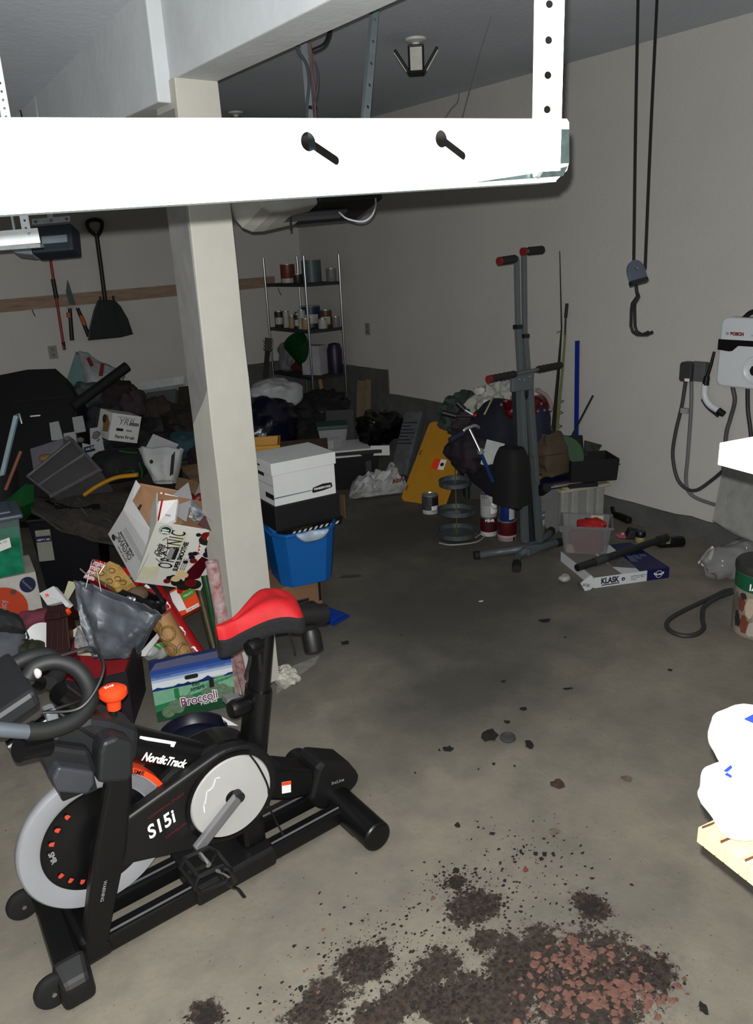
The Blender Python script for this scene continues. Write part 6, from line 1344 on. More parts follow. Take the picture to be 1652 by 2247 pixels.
# black tote with label
F, w1 = fz((92, 1306), (215, 1292), 0)
T = thing('black_label_tote', 'black storage tote with a pale label under the blanket', 'tote', F.p((w1/2, .2, 0)))
shell(MB(F), w1+.06, .42, .50, .03, .006).build('tub', mat('tote_ink', (.035, .04, .065), .45), T, bevel=.01); MB(F).box(-.01, -.01, .495, w1+.07, .43, .52).build('lid', mat('tote_ink', (.035, .04, .065), .45), T, bevel=.008)
decal(F, [(.03, .24), (.125, .24), (.13, .45), (.04, .45)], mat('label_sage', (.50, .52, .45), .7, var=.1, scale=20), T, 'label', y=-.02); decal(F, [(.034, .37), (.128, .37), (.128, .41), (.036, .41)], mat('label_navy', (.05, .09, .24), .6), T, 'label_band', y=-.022)
text(F, 'HEFTY HD', .042, .38, .017, PRINTW, T, y=-.024)
for k in range(5): decal(F, [(.04, .26+.018*k), (.115, .26+.018*k), (.115, .266+.018*k), (.04, .266+.018*k)], GREYP, T, 'label_line', y=-.022)
# patterned blanket thrown over the heap
BLK = mat('brown_blanket', (.135, .12, .11), .95, col2=(.21, .19, .17), scale=26, bump=.5, bscale=50)
def blanket(u, v):
    px = 60+430*u+(10 if v > .5 else 0); py = (1092-22*u)+(1210-1092)*v*(.55+1.0*u)+(20*math.sin(u*5) if v > .8 else 0)
    d = 5.35-1.15*v*(.65+.35*u)
    q = noise.noise(Vector((u*4, v*4, 2)))*.07+noise.noise(Vector((u*10, v*8, 5)))*.03
    return at(px, py-60*v*(1-u)*.5, d)+Vector((0, 0, q))
T = thing('blanket', 'dark brown patterned blanket spread over the heap of bins', 'blanket', at(280, 1180, 4.7))
MB().grid(blanket, 40, 26).build('blanket_cloth', BLK, T, solid=.012)
for r_ in range(4):
    for k in range(7):
        u, v = .14+.12*k+.04*(r_ % 2), .22+.2*r_; p = blanket(u, v); p2 = blanket(u+.03, v+.06); p3 = blanket(u+.035, v-.03)
        off = Vector((0, 0, .010))-FWD*.008
        MB().tube([p+off, p.lerp(p2, .5)+off, p2+off], .0045, 5).build('leaf_motif', mat('motif', (.28, .25, .21), .95), T)
# support under the far heap: dark cartons half hidden
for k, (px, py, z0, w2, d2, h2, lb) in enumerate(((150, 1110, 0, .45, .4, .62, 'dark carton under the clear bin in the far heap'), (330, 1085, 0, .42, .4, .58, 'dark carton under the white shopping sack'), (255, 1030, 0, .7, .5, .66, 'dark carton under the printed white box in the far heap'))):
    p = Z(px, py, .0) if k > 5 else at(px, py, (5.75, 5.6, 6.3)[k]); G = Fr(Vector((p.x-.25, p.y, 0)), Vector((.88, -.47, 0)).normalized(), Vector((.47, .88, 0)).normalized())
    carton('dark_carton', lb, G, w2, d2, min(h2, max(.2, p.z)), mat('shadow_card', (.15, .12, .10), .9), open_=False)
# ---------------------------------------------------------------- smoothie carton with things inside
WC = mat('smoothie_white', (.78, .78, .75), .65, var=.03); WCG = mat('smoothie_grey', (.66, .66, .66), .7, var=.03)
O_, A_, C_ = at(295, 1277, 3.72), at(440, 1296, 3.86), at(363, 1148, 3.49)
F, wS, hS = f3(O_, A_, C_)
dS = .19
T = thing('smoothie_carton', 'open white smoothie carton with berry print tilted against the post', 'box', F.p((wS/2, dS/2, 0)))
t = .004
b = MB(F).box(0, 0, 0, wS, t, hS).box(0, t, 0, t, dS, hS).box(wS-t, t, 0, wS, dS, hS).box(t, t, 0, wS-t, dS, t)
b.build('carton_body', WC, T)
MB(F).box(t, dS-t, 0, wS-t, dS, hS+.0).box(t+.0005, t+.0005, t, t+.001, dS-t, hS).build('inner_wall', CARDIN, T)
slab('flap', [(237, 1172, 3.80), (270, 1118, 3.68), (328, 1213, 3.60), (295, 1277, 3.715)], WCG, T, .004)
slab('flap', [(270, 1118, 3.68), (298, 1053, 3.72), (308, 1066, 3.71), (290, 1098, 3.68), (333, 1166, 3.59), (320, 1196, 3.60)], WCG, T, .004)
slab('inner_wall', [(306, 1060, 3.74), (392, 1076, 3.76), (402, 1150, 3.66), (334, 1166, 3.64), (291, 1098, 3.72)], CARDIN, T, .004)
slab('hand_hole', [(300, 1117, 3.695), (308, 1106, 3.70), (312, 1108, 3.70), (304, 1124, 3.685), (301, 1126, 3.68)], PRINTK, T, .001)
slab('flap', [(334, 1167, 3.55), (363, 1148, 3.49), (328, 1212, 3.60), (322, 1198, 3.60)], WCG, T, .003)
# dark printed right side
RS = F.right(wS)
decal(RS, [(.0, .02), (dS, .02), (dS, hS), (0, hS)], mat('berry_side', (.13, .05, .07), .5, col2=(.28, .06, .09), scale=30), T, 'printed_side')
# lettering: runs up the left edge, tops of letters to the left
INK = mat('print_ink2', (.06, .06, .07), .6)
def smt(s, x, z, size, **k): return text(F, s, x, z, size, INK, T, rot=90, **k)
smt('ORGANIC', wS*.44, hS*.30, .095, sx=.52, bold=.0006, space=1.25)
smt('SUPER SMOOTHIE', wS*.535, hS*.28, .031, bold=.0014, sx=.83)
smt('Clovis', wS*.185, hS*.50, .030, bold=.0008, shear=.2); smt('Farms', wS*.235, hS*.47, .034, bold=.0008, shear=.2)
MB(F).tube(bez([(wS*.17, -.002, hS*.44), (wS*.27, -.002, hS*.40), (wS*.28, -.002, hS*.6), (wS*.22, -.002, hS*.78), (wS*.17, -.002, hS*.74)]), .0018, 5).build('printed_swash', INK, T)
for k in range(3): smt('with organic bananas and berries', wS*(.575+.028*k), hS*.27, .0075)
decal(F, rrect(.03, .075, .004, x0=wS*.31, z0=hS*.46), GREYP, T, 'torn_window', y=-.003); decal(F, rrect(.018, .080, .003, x0=wS*.385, z0=hS*.47), PRINTK, T, 'torn_gap', y=-.0036)
gd_ = mat('seal_green', (.05, .22, .14), .6)
for yy, rr, m_ in ((-.0016, .030, gd_), (-.0022, .0275, WHITE), (-.003, .024, gd_)): decal(F, circ(wS*.16, hS*.90, rr, 22), m_, T, 'organic_seal', y=yy)
text(F, 'USDA', wS*.10, hS*.895, .013, PRINTW, T, y=-.0042, bold=.0006)
decal(F, [(wS*.10, hS*.86), (wS*.22, hS*.86), (wS*.20, hS*.88), (wS*.12, hS*.885)], WHITE, T, 'seal_band', y=-.0042)
for x0, z0, w2, h2 in ((.03, .05, .25, .28), (.33, .62, .14, .3)): decal(F, [(wS*x0, hS*z0), (wS*(x0+w2), hS*(z0+.06)), (wS*(x0+w2), hS*(z0+h2)), (wS*x0, hS*(z0+h2-.05))], mat('pale_yellow', (.78, .78, .66), .65), T, 'tint_patch', y=-.0006)
BER = mat('berry_red', (.42, .05, .07), .5, var=.2, scale=40); BLB = mat('blueberry', (.06, .07, .12), .5); BAN = mat('banana', (.82, .72, .55), .6); LEF = mat('leaf_dark', (.07, .11, .06), .6, var=.3, scale=40); SMO = mat('smoothie_red', (.27, .03, .07), .35, var=.15, scale=14)
def disc(x_, z_, r_, m_, nm, y_, n=16): decal(F, [(q[0], q[1]) for q in circ(wS*x_, hS*z_, r_, n) if q[0] < wS+.002], m_, T, nm, y=y_)
decal(F, [(wS*.70, hS*.10), (wS*.90, hS*.22), (wS*.94, hS*.54), (wS*.80, hS*.58), (wS*.68, hS*.30)], SMO, T, 'printed_glass', y=-.0016)
decal(F, [(wS*.72, hS*.62), (wS*.75, hS*.60), (wS*.69, hS*.86), (wS*.665, hS*.86)], REDP, T, 'printed_straw', y=-.0016)
for k in range(4): decal(F, [(wS*(.722-.012*k), hS*(.645+.055*k)), (wS*(.745-.012*k), hS*(.635+.055*k)), (wS*(.742-.012*k), hS*(.66+.055*k)), (wS*(.718-.012*k), hS*(.67+.055*k))], WHITE, T, 'straw_stripe', y=-.0024)
for k, (x_, z_, r_, m_, nm) in enumerate(((.60, .10, .030, LEF, 'printed_leaf'), (.72, .06, .036, LEF, 'printed_leaf'), (.86, .10, .036, LEF, 'printed_leaf'), (.80, .12, .030, BER, 'printed_berry'), (.45, .10, .018, BER, 'printed_berry'), (.46, .16, .014, BLB, 'printed_berry'), (.51, .18, .016, BLB, 'printed_berry'), (.56, .16, .022, BAN, 'printed_banana'), (.60, .26, .024, BAN, 'printed_banana'), (.66, .24, .020, BAN, 'printed_banana'),
        (.60, .46, .012, BLB, 'printed_berry'), (.66, .55, .015, BLB, 'printed_berry'), (.63, .60, .014, BLB, 'printed_berry'), (.68, .62, .014, BLB, 'printed_berry'), (.70, .50, .018, BER, 'printed_berry'), (.62, .92, .012, BLB, 'printed_berry'), (.76, .86, .036, LEF, 'printed_leaf'), (.74, .92, .028, BER, 'printed_berry'), (.84, .90, .028, BAN, 'printed_banana'), (.88, .98, .024, BAN, 'printed_banana'), (.94, .92, .026, BAN, 'printed_banana'), (.94, .80, .026, BER, 'printed_berry'), (.88, .72, .030, LEF, 'printed_leaf'), (.93, .66, .026, BER, 'printed_berry'), (.86, .64, .022, BLB, 'printed_berry'))):
    disc(x_, z_, r_, m_, nm, -.003-.0002*k)
# left flap print
LF_, wl, hl_ = f3(at(295, 1277, 3.71), at(237, 1172, 3.79), at(328, 1213, 3.59))
GF = Fr(LF_.o, LF_.x, LF_.y, LF_.z)
u1 = (at(237, 1172, 3.80)-at(295, 1277, 3.715)).normalized(); v1 = (at(328, 1213, 3.60)-at(295, 1277, 3.715)); v1 = (v1-u1*v1.dot(u1)).normalized(); nn = v1.cross(u1); nn = nn if nn.dot(FWD) > 0 else -nn
GF = Fr(at(295, 1277, 3.713)-nn*.003, u1, nn, v1)
text(GF, 'ORGANIC', .09, .05, .055, INK, T, sx=.6, y=-.002); text(GF, 'SUPER SMOOTHIE', .085, .095, .018, INK, T, y=-.002, bold=.0006); text(GF, 'Clovis Farms', .10, .025, .018, INK, T, y=-.002)
decal(GF, circ(.245, .035, .016, 16), mat('seal_dark', (.1, .14, .13), .6), T, 'organic_seal', y=-.003)
for k in range(3): decal(GF, [(.03, .128+.012*k), (.22, .128+.012*k), (.22, .132+.012*k), (.03, .132+.012*k)], GREYP, T, 'print_line', y=-.002)
# things in the carton
T = thing('mailing_box', 'flat white mailing box with red stripe inside the smoothie carton', 'box', at(370, 1150, 3.84))
P = [(352, 1080, 3.66), (391, 1090, 3.66), (384, 1140, 3.57), (362, 1150, 3.55), (334, 1166, 3.56)]
slab('box_face', P, WHITE, T, .02)
slab('red_stripe', [(357, 1081, 3.655), (361, 1082, 3.655), (349, 1141, 3.575), (344, 1148, 3.572)], REDP, T, .0006)
slab('label_frame', [(363, 1128, 3.58), (374, 1130, 3.58), (374, 1133, 3.576), (363, 1131, 3.576)], GREYP, T, .0005)
slab('grey_envelope', [(380, 1085, 3.72), (413, 1058, 3.74), (421, 1092, 3.68), (408, 1145, 3.6), (386, 1132, 3.64)], mat('envelope_grey', (.56, .56, .57), .75, var=.08, scale=8), th=.004, label='grey envelope with pen marks standing in the smoothie carton', cat='envelope')
T = thing('silver_pouch', 'rolled silver foil pouch at the carton right side', 'pouch', at(440, 1130, 3.7))
softbag('foil', FOIL, at(420, 1140, 3.62), at(452, 1132, 3.58), at(470, 1150, 3.54), at(424, 1098, 3.68), .03, seed=4, parent=T)
slab('berry_flap', [(434, 1150, 3.55), (452, 1126, 3.58), (499, 1172, 3.57), (490, 1178, 3.56)], mat('berry_side', (.13, .05, .07), .5, col2=(.28, .06, .09), scale=30), T, .004)
# red mini carton and gold wrapped gift behind the silver bag
F, w1, h1 = f3(at(182, 1266, 4.05), at(290, 1300, 3.9), at(197, 1223, 4.12))
T = thing('red_mini_carton', 'red carton lettered mini behind the silver gift bag', 'box', F.o)
MB(F).box(0, 0, 0, w1, .10, h1).build('carton_body', mat('carton_red', (.72, .04, .10), .55), T, bevel=.002)
for k in range(4): text(F, 'mini', .006, h1-.034-.028*k, .044, PRINTW, T, bold=.0008)
text(F, 'HAZELNUT', .006, .004, .014, PRINTW, T)
decal(F, [(w1*.74, h1*.55), (w1*.95, h1*.62), (w1*.93, h1*.8), (w1*.78, h1*.75)], CARD, T, 'printed_cake'); decal(F, [(w1*.76, h1*.5), (w1*.96, h1*.56), (w1*.95, h1*.63), (w1*.75, h1*.56)], WHITE, T, 'printed_plate', y=-.0015)
GOLD = mat('gold_wrap', (.80, .65, .40), .4, col2=(.55, .42, .2), scale=18)
T = thing('gold_gift', 'gold patterned wrapped gift beside the red mini carton', 'gift', at(245, 1290, 3.85))
slab('wrap', [(203, 1262, 3.9), (240, 1231, 3.93), (262, 1240, 3.9), (292, 1278, 3.82), (250, 1290, 3.8)], GOLD, T, .06)
for k, (px, py) in enumerate(((222, 1258), (245, 1252), (258, 1270), (270, 1278), (240, 1275))): MB().tube([at(px+7*math.cos(a), py+5*math.sin(a), 3.79+.02*(k % 2)) for a in [i*math.pi/4 for i in range(8)]], .003, 5, closed=True).build('gilt_ring', mat('gilt', (.45, .33, .12), .4), T)
MB().tube(bez([at(176, 1248, 3.85), at(188, 1258, 3.84), at(205, 1262, 3.84)]), .004, 6).build('ribbon', STEEL, T)
# ---------------------------------------------------------------- far left heap
INKB = mat('ink_black', (.032, .038, .055), .75, var=.1)
T = thing('black_case', 'large black padded case standing at the left edge by the back wall', 'case', at(60, 1150, 6.9))
slab('case_body', [(-90, 838, 6.55), (0, 823, 6.55), (60, 811, 6.52), (122, 809, 6.5), (142, 832, 6.46), (166, 874, 6.4), (176, 990, 6.3), (178, 1130, 6.2), (-90, 1160, 6.2)], INKB, T, .22)
slab('name_tag', [(66, 912, 6.40), (88, 910, 6.38), (88, 913, 6.38), (66, 915, 6.40)], PRINTW, T, .004)
slab('seam', [(30, 880, 6.45), (160, 868, 6.36), (160, 871, 6.36), (30, 883, 6.45)], mat('seam_ink', (.06, .07, .09), .7), T, .004)
T = thing('cooler_bag', 'teal and silver insulated bag with red straps by the back wall', 'bag', at(200, 860, 7.0))
slab('teal_panel', [(166, 772, 7.15), (210, 800, 7.08), (180, 856, 7.0), (146, 834, 7.06)], mat('teal_film', (.42, .55, .55), .4, var=.1, bump=.5, bscale=10), T, .03)
softbag('silver_panel', mat('silver_film', (.60, .62, .64), .4, bump=.5, bscale=14), at(190, 852, 7.0), at(262, 850, 7.0), at(275, 822, 7.1), at(172, 778, 7.15), .10, seed=5, folds=.03, parent=T)
slab('top_hem', [(166, 771, 7.12), (258, 812, 7.05), (257, 817, 7.05), (166, 777, 7.12)], mat('hem_grey', (.35, .36, .38), .6), T, .02)
for a, c_ in (((193, 785), (202, 803)), ((225, 798), (221, 825)), ((221, 825), (214, 845))): MB().bar(at(*a, 6.98), at(*c_, 6.95), .034, .006, up=tuple(FWD)).build('red_strap', mat('strap_red', (.45, .10, .10), .7), T)
T = thing('foam_tube', 'thick black foam tube sloping across the heap at back', 'tube', at(165, 890, 6.25))
MB().cyl(at(160, 893, 6.25), at(279, 804, 6.5), .043, n=20).build('tube_body', INKB, T); MB().cyl(at(277, 806, 6.5), at(280, 803, 6.5), .034, n=20).build('hollow_end', BLACK, T)
for k, (px, py, d_, r_, m_, lb, sd) in enumerate((
        (252, 872, 6.9, (.22, .14, .16), mat('wine_dark', (.13, .08, .09), .85), 'dark wine-coloured bag below the silver cooler bag', 71),
        (190, 868, 6.7, (.12, .1, .12), mat('dim_grey_bag', (.26, .27, .28), .7), 'dim grey sack beside the black tube', 72),
        (345, 905, 7.1, (.16, .12, .14), mat('dim_brown_bag', (.19, .15, .12), .85), 'dim brown sack below the white foam board', 73),
        (290, 885, 6.9, (.12, .1, .13), mat('dim_mauve_bag', (.20, .16, .18), .85), 'dim mauve bundle left of the white foam board', 74),
        (345, 960, 6.5, (.30, .2, .16), INKB, 'black bag behind the white paper sack', 75),
        (235, 940, 6.55, (.14, .1, .22), mat('dim_slate', (.11, .12, .14), .8), 'slate bundle behind the printed white carton', 76),
        (410, 975, 5.95, (.14, .12, .10), mat('teal_cloth', (.10, .22, .25), .8), 'dark teal cloth beside the post', 77),
        (442, 1003, 5.8, (.10, .1, .08), mat('plum_cloth', (.12, .05, .08), .85), 'dark plum cloth tucked against the post', 78),
        (415, 930, 6.6, (.20, .16, .16), mat('umber_cloth', (.12, .09, .07), .85), 'umber blanket bundle left of the post', 79))):
    crumple('cloth_bundle', m_, at(px, py, d_), r_, lb, 'bundle', seed=sd, amp=.22, fold=.4)
F, w1, h1 = f3(at(303, 857, 7.35), at(402, 842, 7.2), at(300, 840, 7.38))
o = MB(F).box(0, 0, 0, w1, .25, h1).build('foam_board', mat('foam_white', (.78, .80, .80), .6), bevel=.004); tag(o, 'white foam block lying at the foot of the back wall', 'foam block')
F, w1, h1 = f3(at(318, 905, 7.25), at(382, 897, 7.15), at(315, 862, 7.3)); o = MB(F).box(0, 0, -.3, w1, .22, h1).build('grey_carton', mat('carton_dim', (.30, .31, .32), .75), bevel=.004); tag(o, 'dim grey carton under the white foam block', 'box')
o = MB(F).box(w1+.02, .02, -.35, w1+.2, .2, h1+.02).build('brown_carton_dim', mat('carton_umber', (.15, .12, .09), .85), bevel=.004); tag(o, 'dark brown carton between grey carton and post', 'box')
# printed white carton
F, w1, h1 = f3(at(238, 966, 5.95), at(301, 973, 6.12), at(241, 905, 5.9))
dq = .22
T = thing('printed_carton', 'white printed carton standing on the far heap', 'box', F.o)
PW = mat('carton_pale', (.74, .75, .74), .7, var=.04); MB(F).box(0, 0, 0, w1, dq, h1).build('carton_body', PW, T, bevel=.002)
text(F, 'YRB', w1*.22, h1*.62, .07, mat('print_grey', (.38, .38, .38), .7), T, shear=.3); decal(F, [(w1*.62, h1*.62), (w1*.95, h1*.62), (w1*.95, h1*.74), (w1*.62, h1*.74)], mat('print_grey', (.38, .38, .38), .7), T, 'printed_block')
decal(F, [(w1*.2, h1*.38), (w1*.44, h1*.38), (w1*.44, h1*.48), (w1*.2, h1*.48)], PRINTK, T, 'printed_block'); decal(F, [(w1*.54, h1*.40), (w1*.74, h1*.40), (w1*.74, h1*.45), (w1*.54, h1*.45)], mat('print_grey', (.38, .38, .38), .7), T, 'printed_block')
text(F, 'Farm Fresh', w1*.2, h1*.12, .035, PRINTK, T, bold=.001); text(F, 'KEEP REFRIGERATED', w1*.2, h1*.86, .016, mat('print_grey', (.38, .38, .38), .7), T)
LFx = F.left(dq); decal(LFx, [(.10, .05), (.19, .06), (.20, .13), (.14, .19), (.08, .15)], mat('print_ochre', (.5, .38, .2), .7), T, 'printed_bread'); decal(LFx, circ(.10, .15, .035, 12), mat('print_brown', (.16, .12, .09), .7), T, 'printed_bread', y=-.0014)
# open white produce carton with flaps
T = thing('nut_carton', 'white produce carton with flaps up beside the printed carton', 'box', at(180, 990, 5.85))
FLW = mat('flap_white', (.64, .65, .66), .7, var=.06); FLD = mat('flap_lilac', (.44, .44, .48), .75)
for pts in ([(108, 928, 6.1), (128, 924, 6.08), (139, 964, 5.98), (113, 966, 6.0)], [(158, 916, 6.15), (181, 912, 6.12), (188, 946, 6.02), (164, 950, 6.05)], [(197, 940, 6.0), (219, 937, 5.98), (228, 984, 5.86), (199, 986, 5.88)], [(139, 951, 6.05), (165, 947, 6.03), (170, 974, 5.96), (142, 975, 5.98)]): slab('flap', pts, FLW, T, .006)
slab('carton_side', [(180, 972, 5.9), (228, 983, 5.84), (208, 998, 5.8), (182, 992, 5.82)], FLW, T, .08)
slab('navy_label', [(183, 982, 5.84), (206, 976, 5.82), (209, 988, 5.795), (187, 994, 5.81)], mat('label_navy', (.05, .09, .24), .6), T, .002)
F, w1, h1 = f3(at(187, 992, 5.80), at(209, 986, 5.785), at(184, 983, 5.82)); text(F, 'NUTS', .008, .006, .03, PRINTW, T, y=-.006)
for px, py in ((148, 963), (176, 965), (210, 958), (220, 968), (212, 952)): MB().ball(at(px, py, 5.93), (.03, .02, .022), amp=.3, freq=30, nu=10, nv=8).build('printed_nut', mat('print_nut', (.36, .34, .33), .7), T)
slab('lilac_carton', [(66, 985, 6.0), (138, 962, 5.95), (142, 1000, 5.85), (88, 1040, 5.8), (74, 1035, 5.85)], FLD, th=.2, label='lilac-grey open carton left of the produce carton', cat='box')
crumple('tan_fruit', mat('tan_peel', (.50, .38, .22), .7), at(100, 1005, 5.78), (.05, .04, .03), 'tan paper scrap on the lilac carton', 'paper', seed=81)
# clear bin tipped on the heap
Pb = [at(62, 1046, 5.35), at(112, 1088, 5.15), at(220, 1032, 5.05), at(158, 966, 5.45)]
T = thing('tipped_clear_bin', 'large frosted plastic bin tipped over on the blanket', 'bin', at(140, 1085, 5.2))
cen = sum(Pb, Vector())/4; nn = (Pb[1]-Pb[0]).cross(Pb[3]-Pb[0]).normalized(); nn = nn if nn.dot(FWD) > 0 else -nn
inn = [cen+(p-cen)*.86+nn*.22 for p in Pb]; FRO = clear('frosted_grey', (.33, .33, .34), .62, .45)
MB().add(Pb+inn, [(0, 1, 2, 3), (0, 1, 5, 4), (1, 2, 6, 5), (2, 3, 7, 6), (3, 0, 4, 7)]).build('tub', FRO, T, solid=.005)
MB().tube(Pb, .016, 8, closed=True).build('rim', mat('rim_frost', (.36, .36, .37), .5), T)
MB().tube([Pb[0].lerp(Pb[1], .5)+nn*-.01, Pb[3].lerp(Pb[2], .5)+nn*-.01], .010, 6).build('rib', mat('rim_frost', (.36, .36, .37), .5), T)
# black and green backpack
T = thing('green_trim_backpack', 'black backpack with bright green trim on the heap', 'backpack', at(262, 1050, 5.6))
MB().ball(at(262, 1020, 5.6), (.21, .15, .12), e=.8, amp=.15, freq=7, seed=91, nu=36, nv=20).build('pack_body', mat('pack_black', (.028, .036, .045), .8), T)
GRT = mat('trim_green', (.10, .30, .09), .7)
for pts in ([(262, 990), (285, 993), (302, 994)], [(305, 1015), (312, 1035), (310, 1050)], [(218, 1028), (228, 1034), (232, 1040)], [(255, 1030), (258, 1040)], [(275, 1036), (290, 1032), (300, 1040)]): MB().tube([at(px, py, 5.44) for px, py in pts], .018, 6, flat=.4).build('green_trim', GRT, T)
# white paper sack
T = thing('paper_sack', 'white open paper sack standing on the heap left of post', 'sack', at(350, 1065, 5.35))
SKW = mat('sack_white', (.64, .65, .65), .7, var=.05)
softbag('sack_body', SKW, at(338, 1060, 5.3), at(386, 1058, 5.3), at(402, 984, 5.3), at(306, 986, 5.35), .10, seed=14, folds=.02, parent=T)
slab('back_flap', [(318, 985, 5.5), (336, 952, 5.55), (392, 975, 5.45), (372, 998, 5.4)], SKW, T, .004)
slab('dark_seam', [(376, 1000, 5.2), (384, 990, 5.2), (380, 1040, 5.2), (372, 1045, 5.2)], mat('seam_plum', (.10, .07, .10), .8), T, .004)
MB().ball(at(360, 985, 5.38), (.045, .02, .016)).build('printed_mark', mat('mark_grey', (.26, .27, .27), .7), T); MB().ball(at(332, 1013, 5.2), (.012, .01, .014)).build('printed_mark', PRINTK, T)
# cartons against the post
slab('brown_open_carton', [(396, 1024, 5.4), (450, 1014, 5.3), (452, 1044, 5.2), (418, 1052, 5.2), (406, 1040, 5.3)], CARDD, th=.15, label='dark brown open carton against the left side of the post', cat='box')
F, w1, h1 = f3(at(424, 1092, 4.75), at(478, 1085, 4.62), at(428, 1052, 4.85)); T = thing('plain_white_carton', 'plain white carton against the left side of the post', 'box', F.o); MB(F).box(0, 0, 0, w1, .2, h1).build('carton_body', mat('carton_pale2', (.60, .61, .61), .7), T, bevel=.003); decal(F, circ(w1*.35, h1*.22, .006, 8), PRINTK, T, 'hand_hole')
slab('crate_slats', [(390, 1047, 4.95), (428, 1055, 4.8), (422, 1082, 4.75), (384, 1072, 4.9)], mat('crate_tan', (.46, .36, .26), .8), th=.05, label='tan slotted carton end beside the plain white carton', cat='box')
crumple('berry_packet', BER, at(436, 1100, 4.3), (.05, .04, .04), 'dark berry printed packet behind the smoothie carton', 'packet', seed=95)
o = MB().tube(bez([at(185, 1086, 5.12), at(215, 1066, 5.12), at(255, 1048, 5.12), at(302, 1042, 5.12)]), .028, 8, flat=.5).build('yellow_hose', YEL); tag(o, 'yellow tote rim curving above the brown blanket', 'tote rim')
# bucket with steel pole and bamboo, green bin
c = at(4, 1105, 5.0); c.z -= .05
T = thing('black_bucket', 'black bucket holding poles at the left edge', 'bucket', c)
MB().lathe([(0, 0), (.10, 0), (.125, .26), (.13, .26), (.105, .01), (0, .01)], 26, c).build('bucket_body', INKB, T)
T = thing('steel_pole', 'bright steel hooked pole standing in the black bucket', 'pole', at(2, 1045, 4.9)); MB().bar(at(-4, 1080, 4.9), at(36, 912, 4.75), .026, .026, up=tuple(FWD)).build('shaft', mat('pole_bright', (.62, .72, .76), .35, metal=.3), T, bevel=.004); MB().tube([at(34, 912, 4.75), at(42, 908, 4.75), at(48, 930, 4.75)], .006, 6).build('hook', STEEL, T)
o = MB().cyl(at(12, 1075, 4.85), at(46, 990, 4.85), .011, n=8).build('bamboo_stick', mat('copper_stick', (.45, .28, .2), .6)); tag(o, 'coppery stick standing in the black bucket', 'stick')
T = thing('green_tub', 'translucent green tub beside the black bucket', 'tub', at(40, 1105, 4.95)); slab('tub_side', [(10, 1100, 4.85), (56, 1062, 4.95), (75, 1064, 4.98), (75, 1100, 4.9), (48, 1112, 4.85)], mat('green_clear', (.06, .26, .11), .3), T, .12)
# ---------------------------------------------------------------- shelving at the right edge, close to the camera
PN = mat('pale_pine', (.74, .62, .40), .55, var=.10, scale=14, stretch=(9, 1.5, 1))
zA = at(1528, 1846, .95).z
F, w1 = fz((1528, 1846), (1652, 1944), zA)
T = thing('wooden_shelving', 'pale pine shelving with stacked white packs at the right edge', 'shelf', F.p((.35, .15, 0))-Vector((0, 0, zA)))
# strips of the laminated lower board
wd, x_ = .0, 0.0
KN = mat('knot_brown', (.20, .10, .04), .7)
for k in range(34):
    wd = (.0105, .017, .013, .021)[k % 4]
    st_ = MB(F).box(x_+.0007, 0, 0, x_+wd-.0007, .30, .0215-.0005*(k % 3)).build('board_strip', PN, T)
    if k % 2 == 0: MB(F).prismz([(x_+.002, .004), (x_+.005, .002), (x_+.006, .018+.01*(k % 3)), (x_+.004, .03)], .0208, .0222).build('knot', KN, st_)
    x_ += wd
zB = at(1574, 1020, 1.15).z
F4, w4 = fz((1574, 1020), (1652, 1041), zB)
MB(F4).box(0, 0, 0, .75, .26, .034).build('upper_board', mat('pine_upper', (.95, .90, .78), .55, var=.05), T, bevel=.001)
e_ = F.p((.55, .28, 0)); MB().box(e_.x-.02, e_.y-.02, 0, e_.x+.02, e_.y+.02, 2.2).build('upright', PN, T)
e_ = F.p((.57, .02, 0)); MB().box(e_.x-.02, e_.y-.02, 0, e_.x+.02, e_.y+.02, 2.2).build('upright', PN, T)
PKW = mat('pack_film', (.86, .87, .88), .4, var=.03); PKB = mat('pack_blue', (.03, .12, .42), .4)
def pack(px0, px1, py0, py1, d_, lb, sd):
    c = at((px0+px1)/2, (py0+py1)/2, d_); r_ = Vector(((px1-px0)/2*d_/FPX, .05, (py1-py0)/2*d_/FPX))
    G = Fr(c, Vector((RX[0], RY[0], 0)).normalized(), Vector((-RY[0], RX[0], 0)).normalized(), (0, 0, 1))
    T_ = thing('tissue_pack', lb, 'pack', c-Vector((0, 0, r_.z)))
    MB(G).ball((0, 0, 0), r_, e=.62, amp=.10, freq=22, seed=sd, fold=.12, nu=40, nv=24).build('pack_body', PKW, T_)
    return T_, G, r_
t1, G1, r1 = pack(1551, 1740, 1694, 1806, .93, 'lower puffy white pack with small blue marks on the pine shelf', 3)
t2, G2, r2_ = pack(1572, 1740, 1572, 1692, .93, 'upper puffy white pack with blue corner on the pine shelf', 5)
slab('blue_print', [(1632, 1578, .87), (1660, 1564, .87), (1660, 1590, .87)], PKB, t2, .001); slab('blue_print', [(1588, 1692, .875), (1604, 1679, .875), (1607, 1684, .875), (1596, 1694, .875)], PKB, t1, .001); slab('blue_print', [(1590, 1700, .868), (1596, 1696, .868), (1606, 1702, .868), (1604, 1707, .868)], PKB, t1, .001)
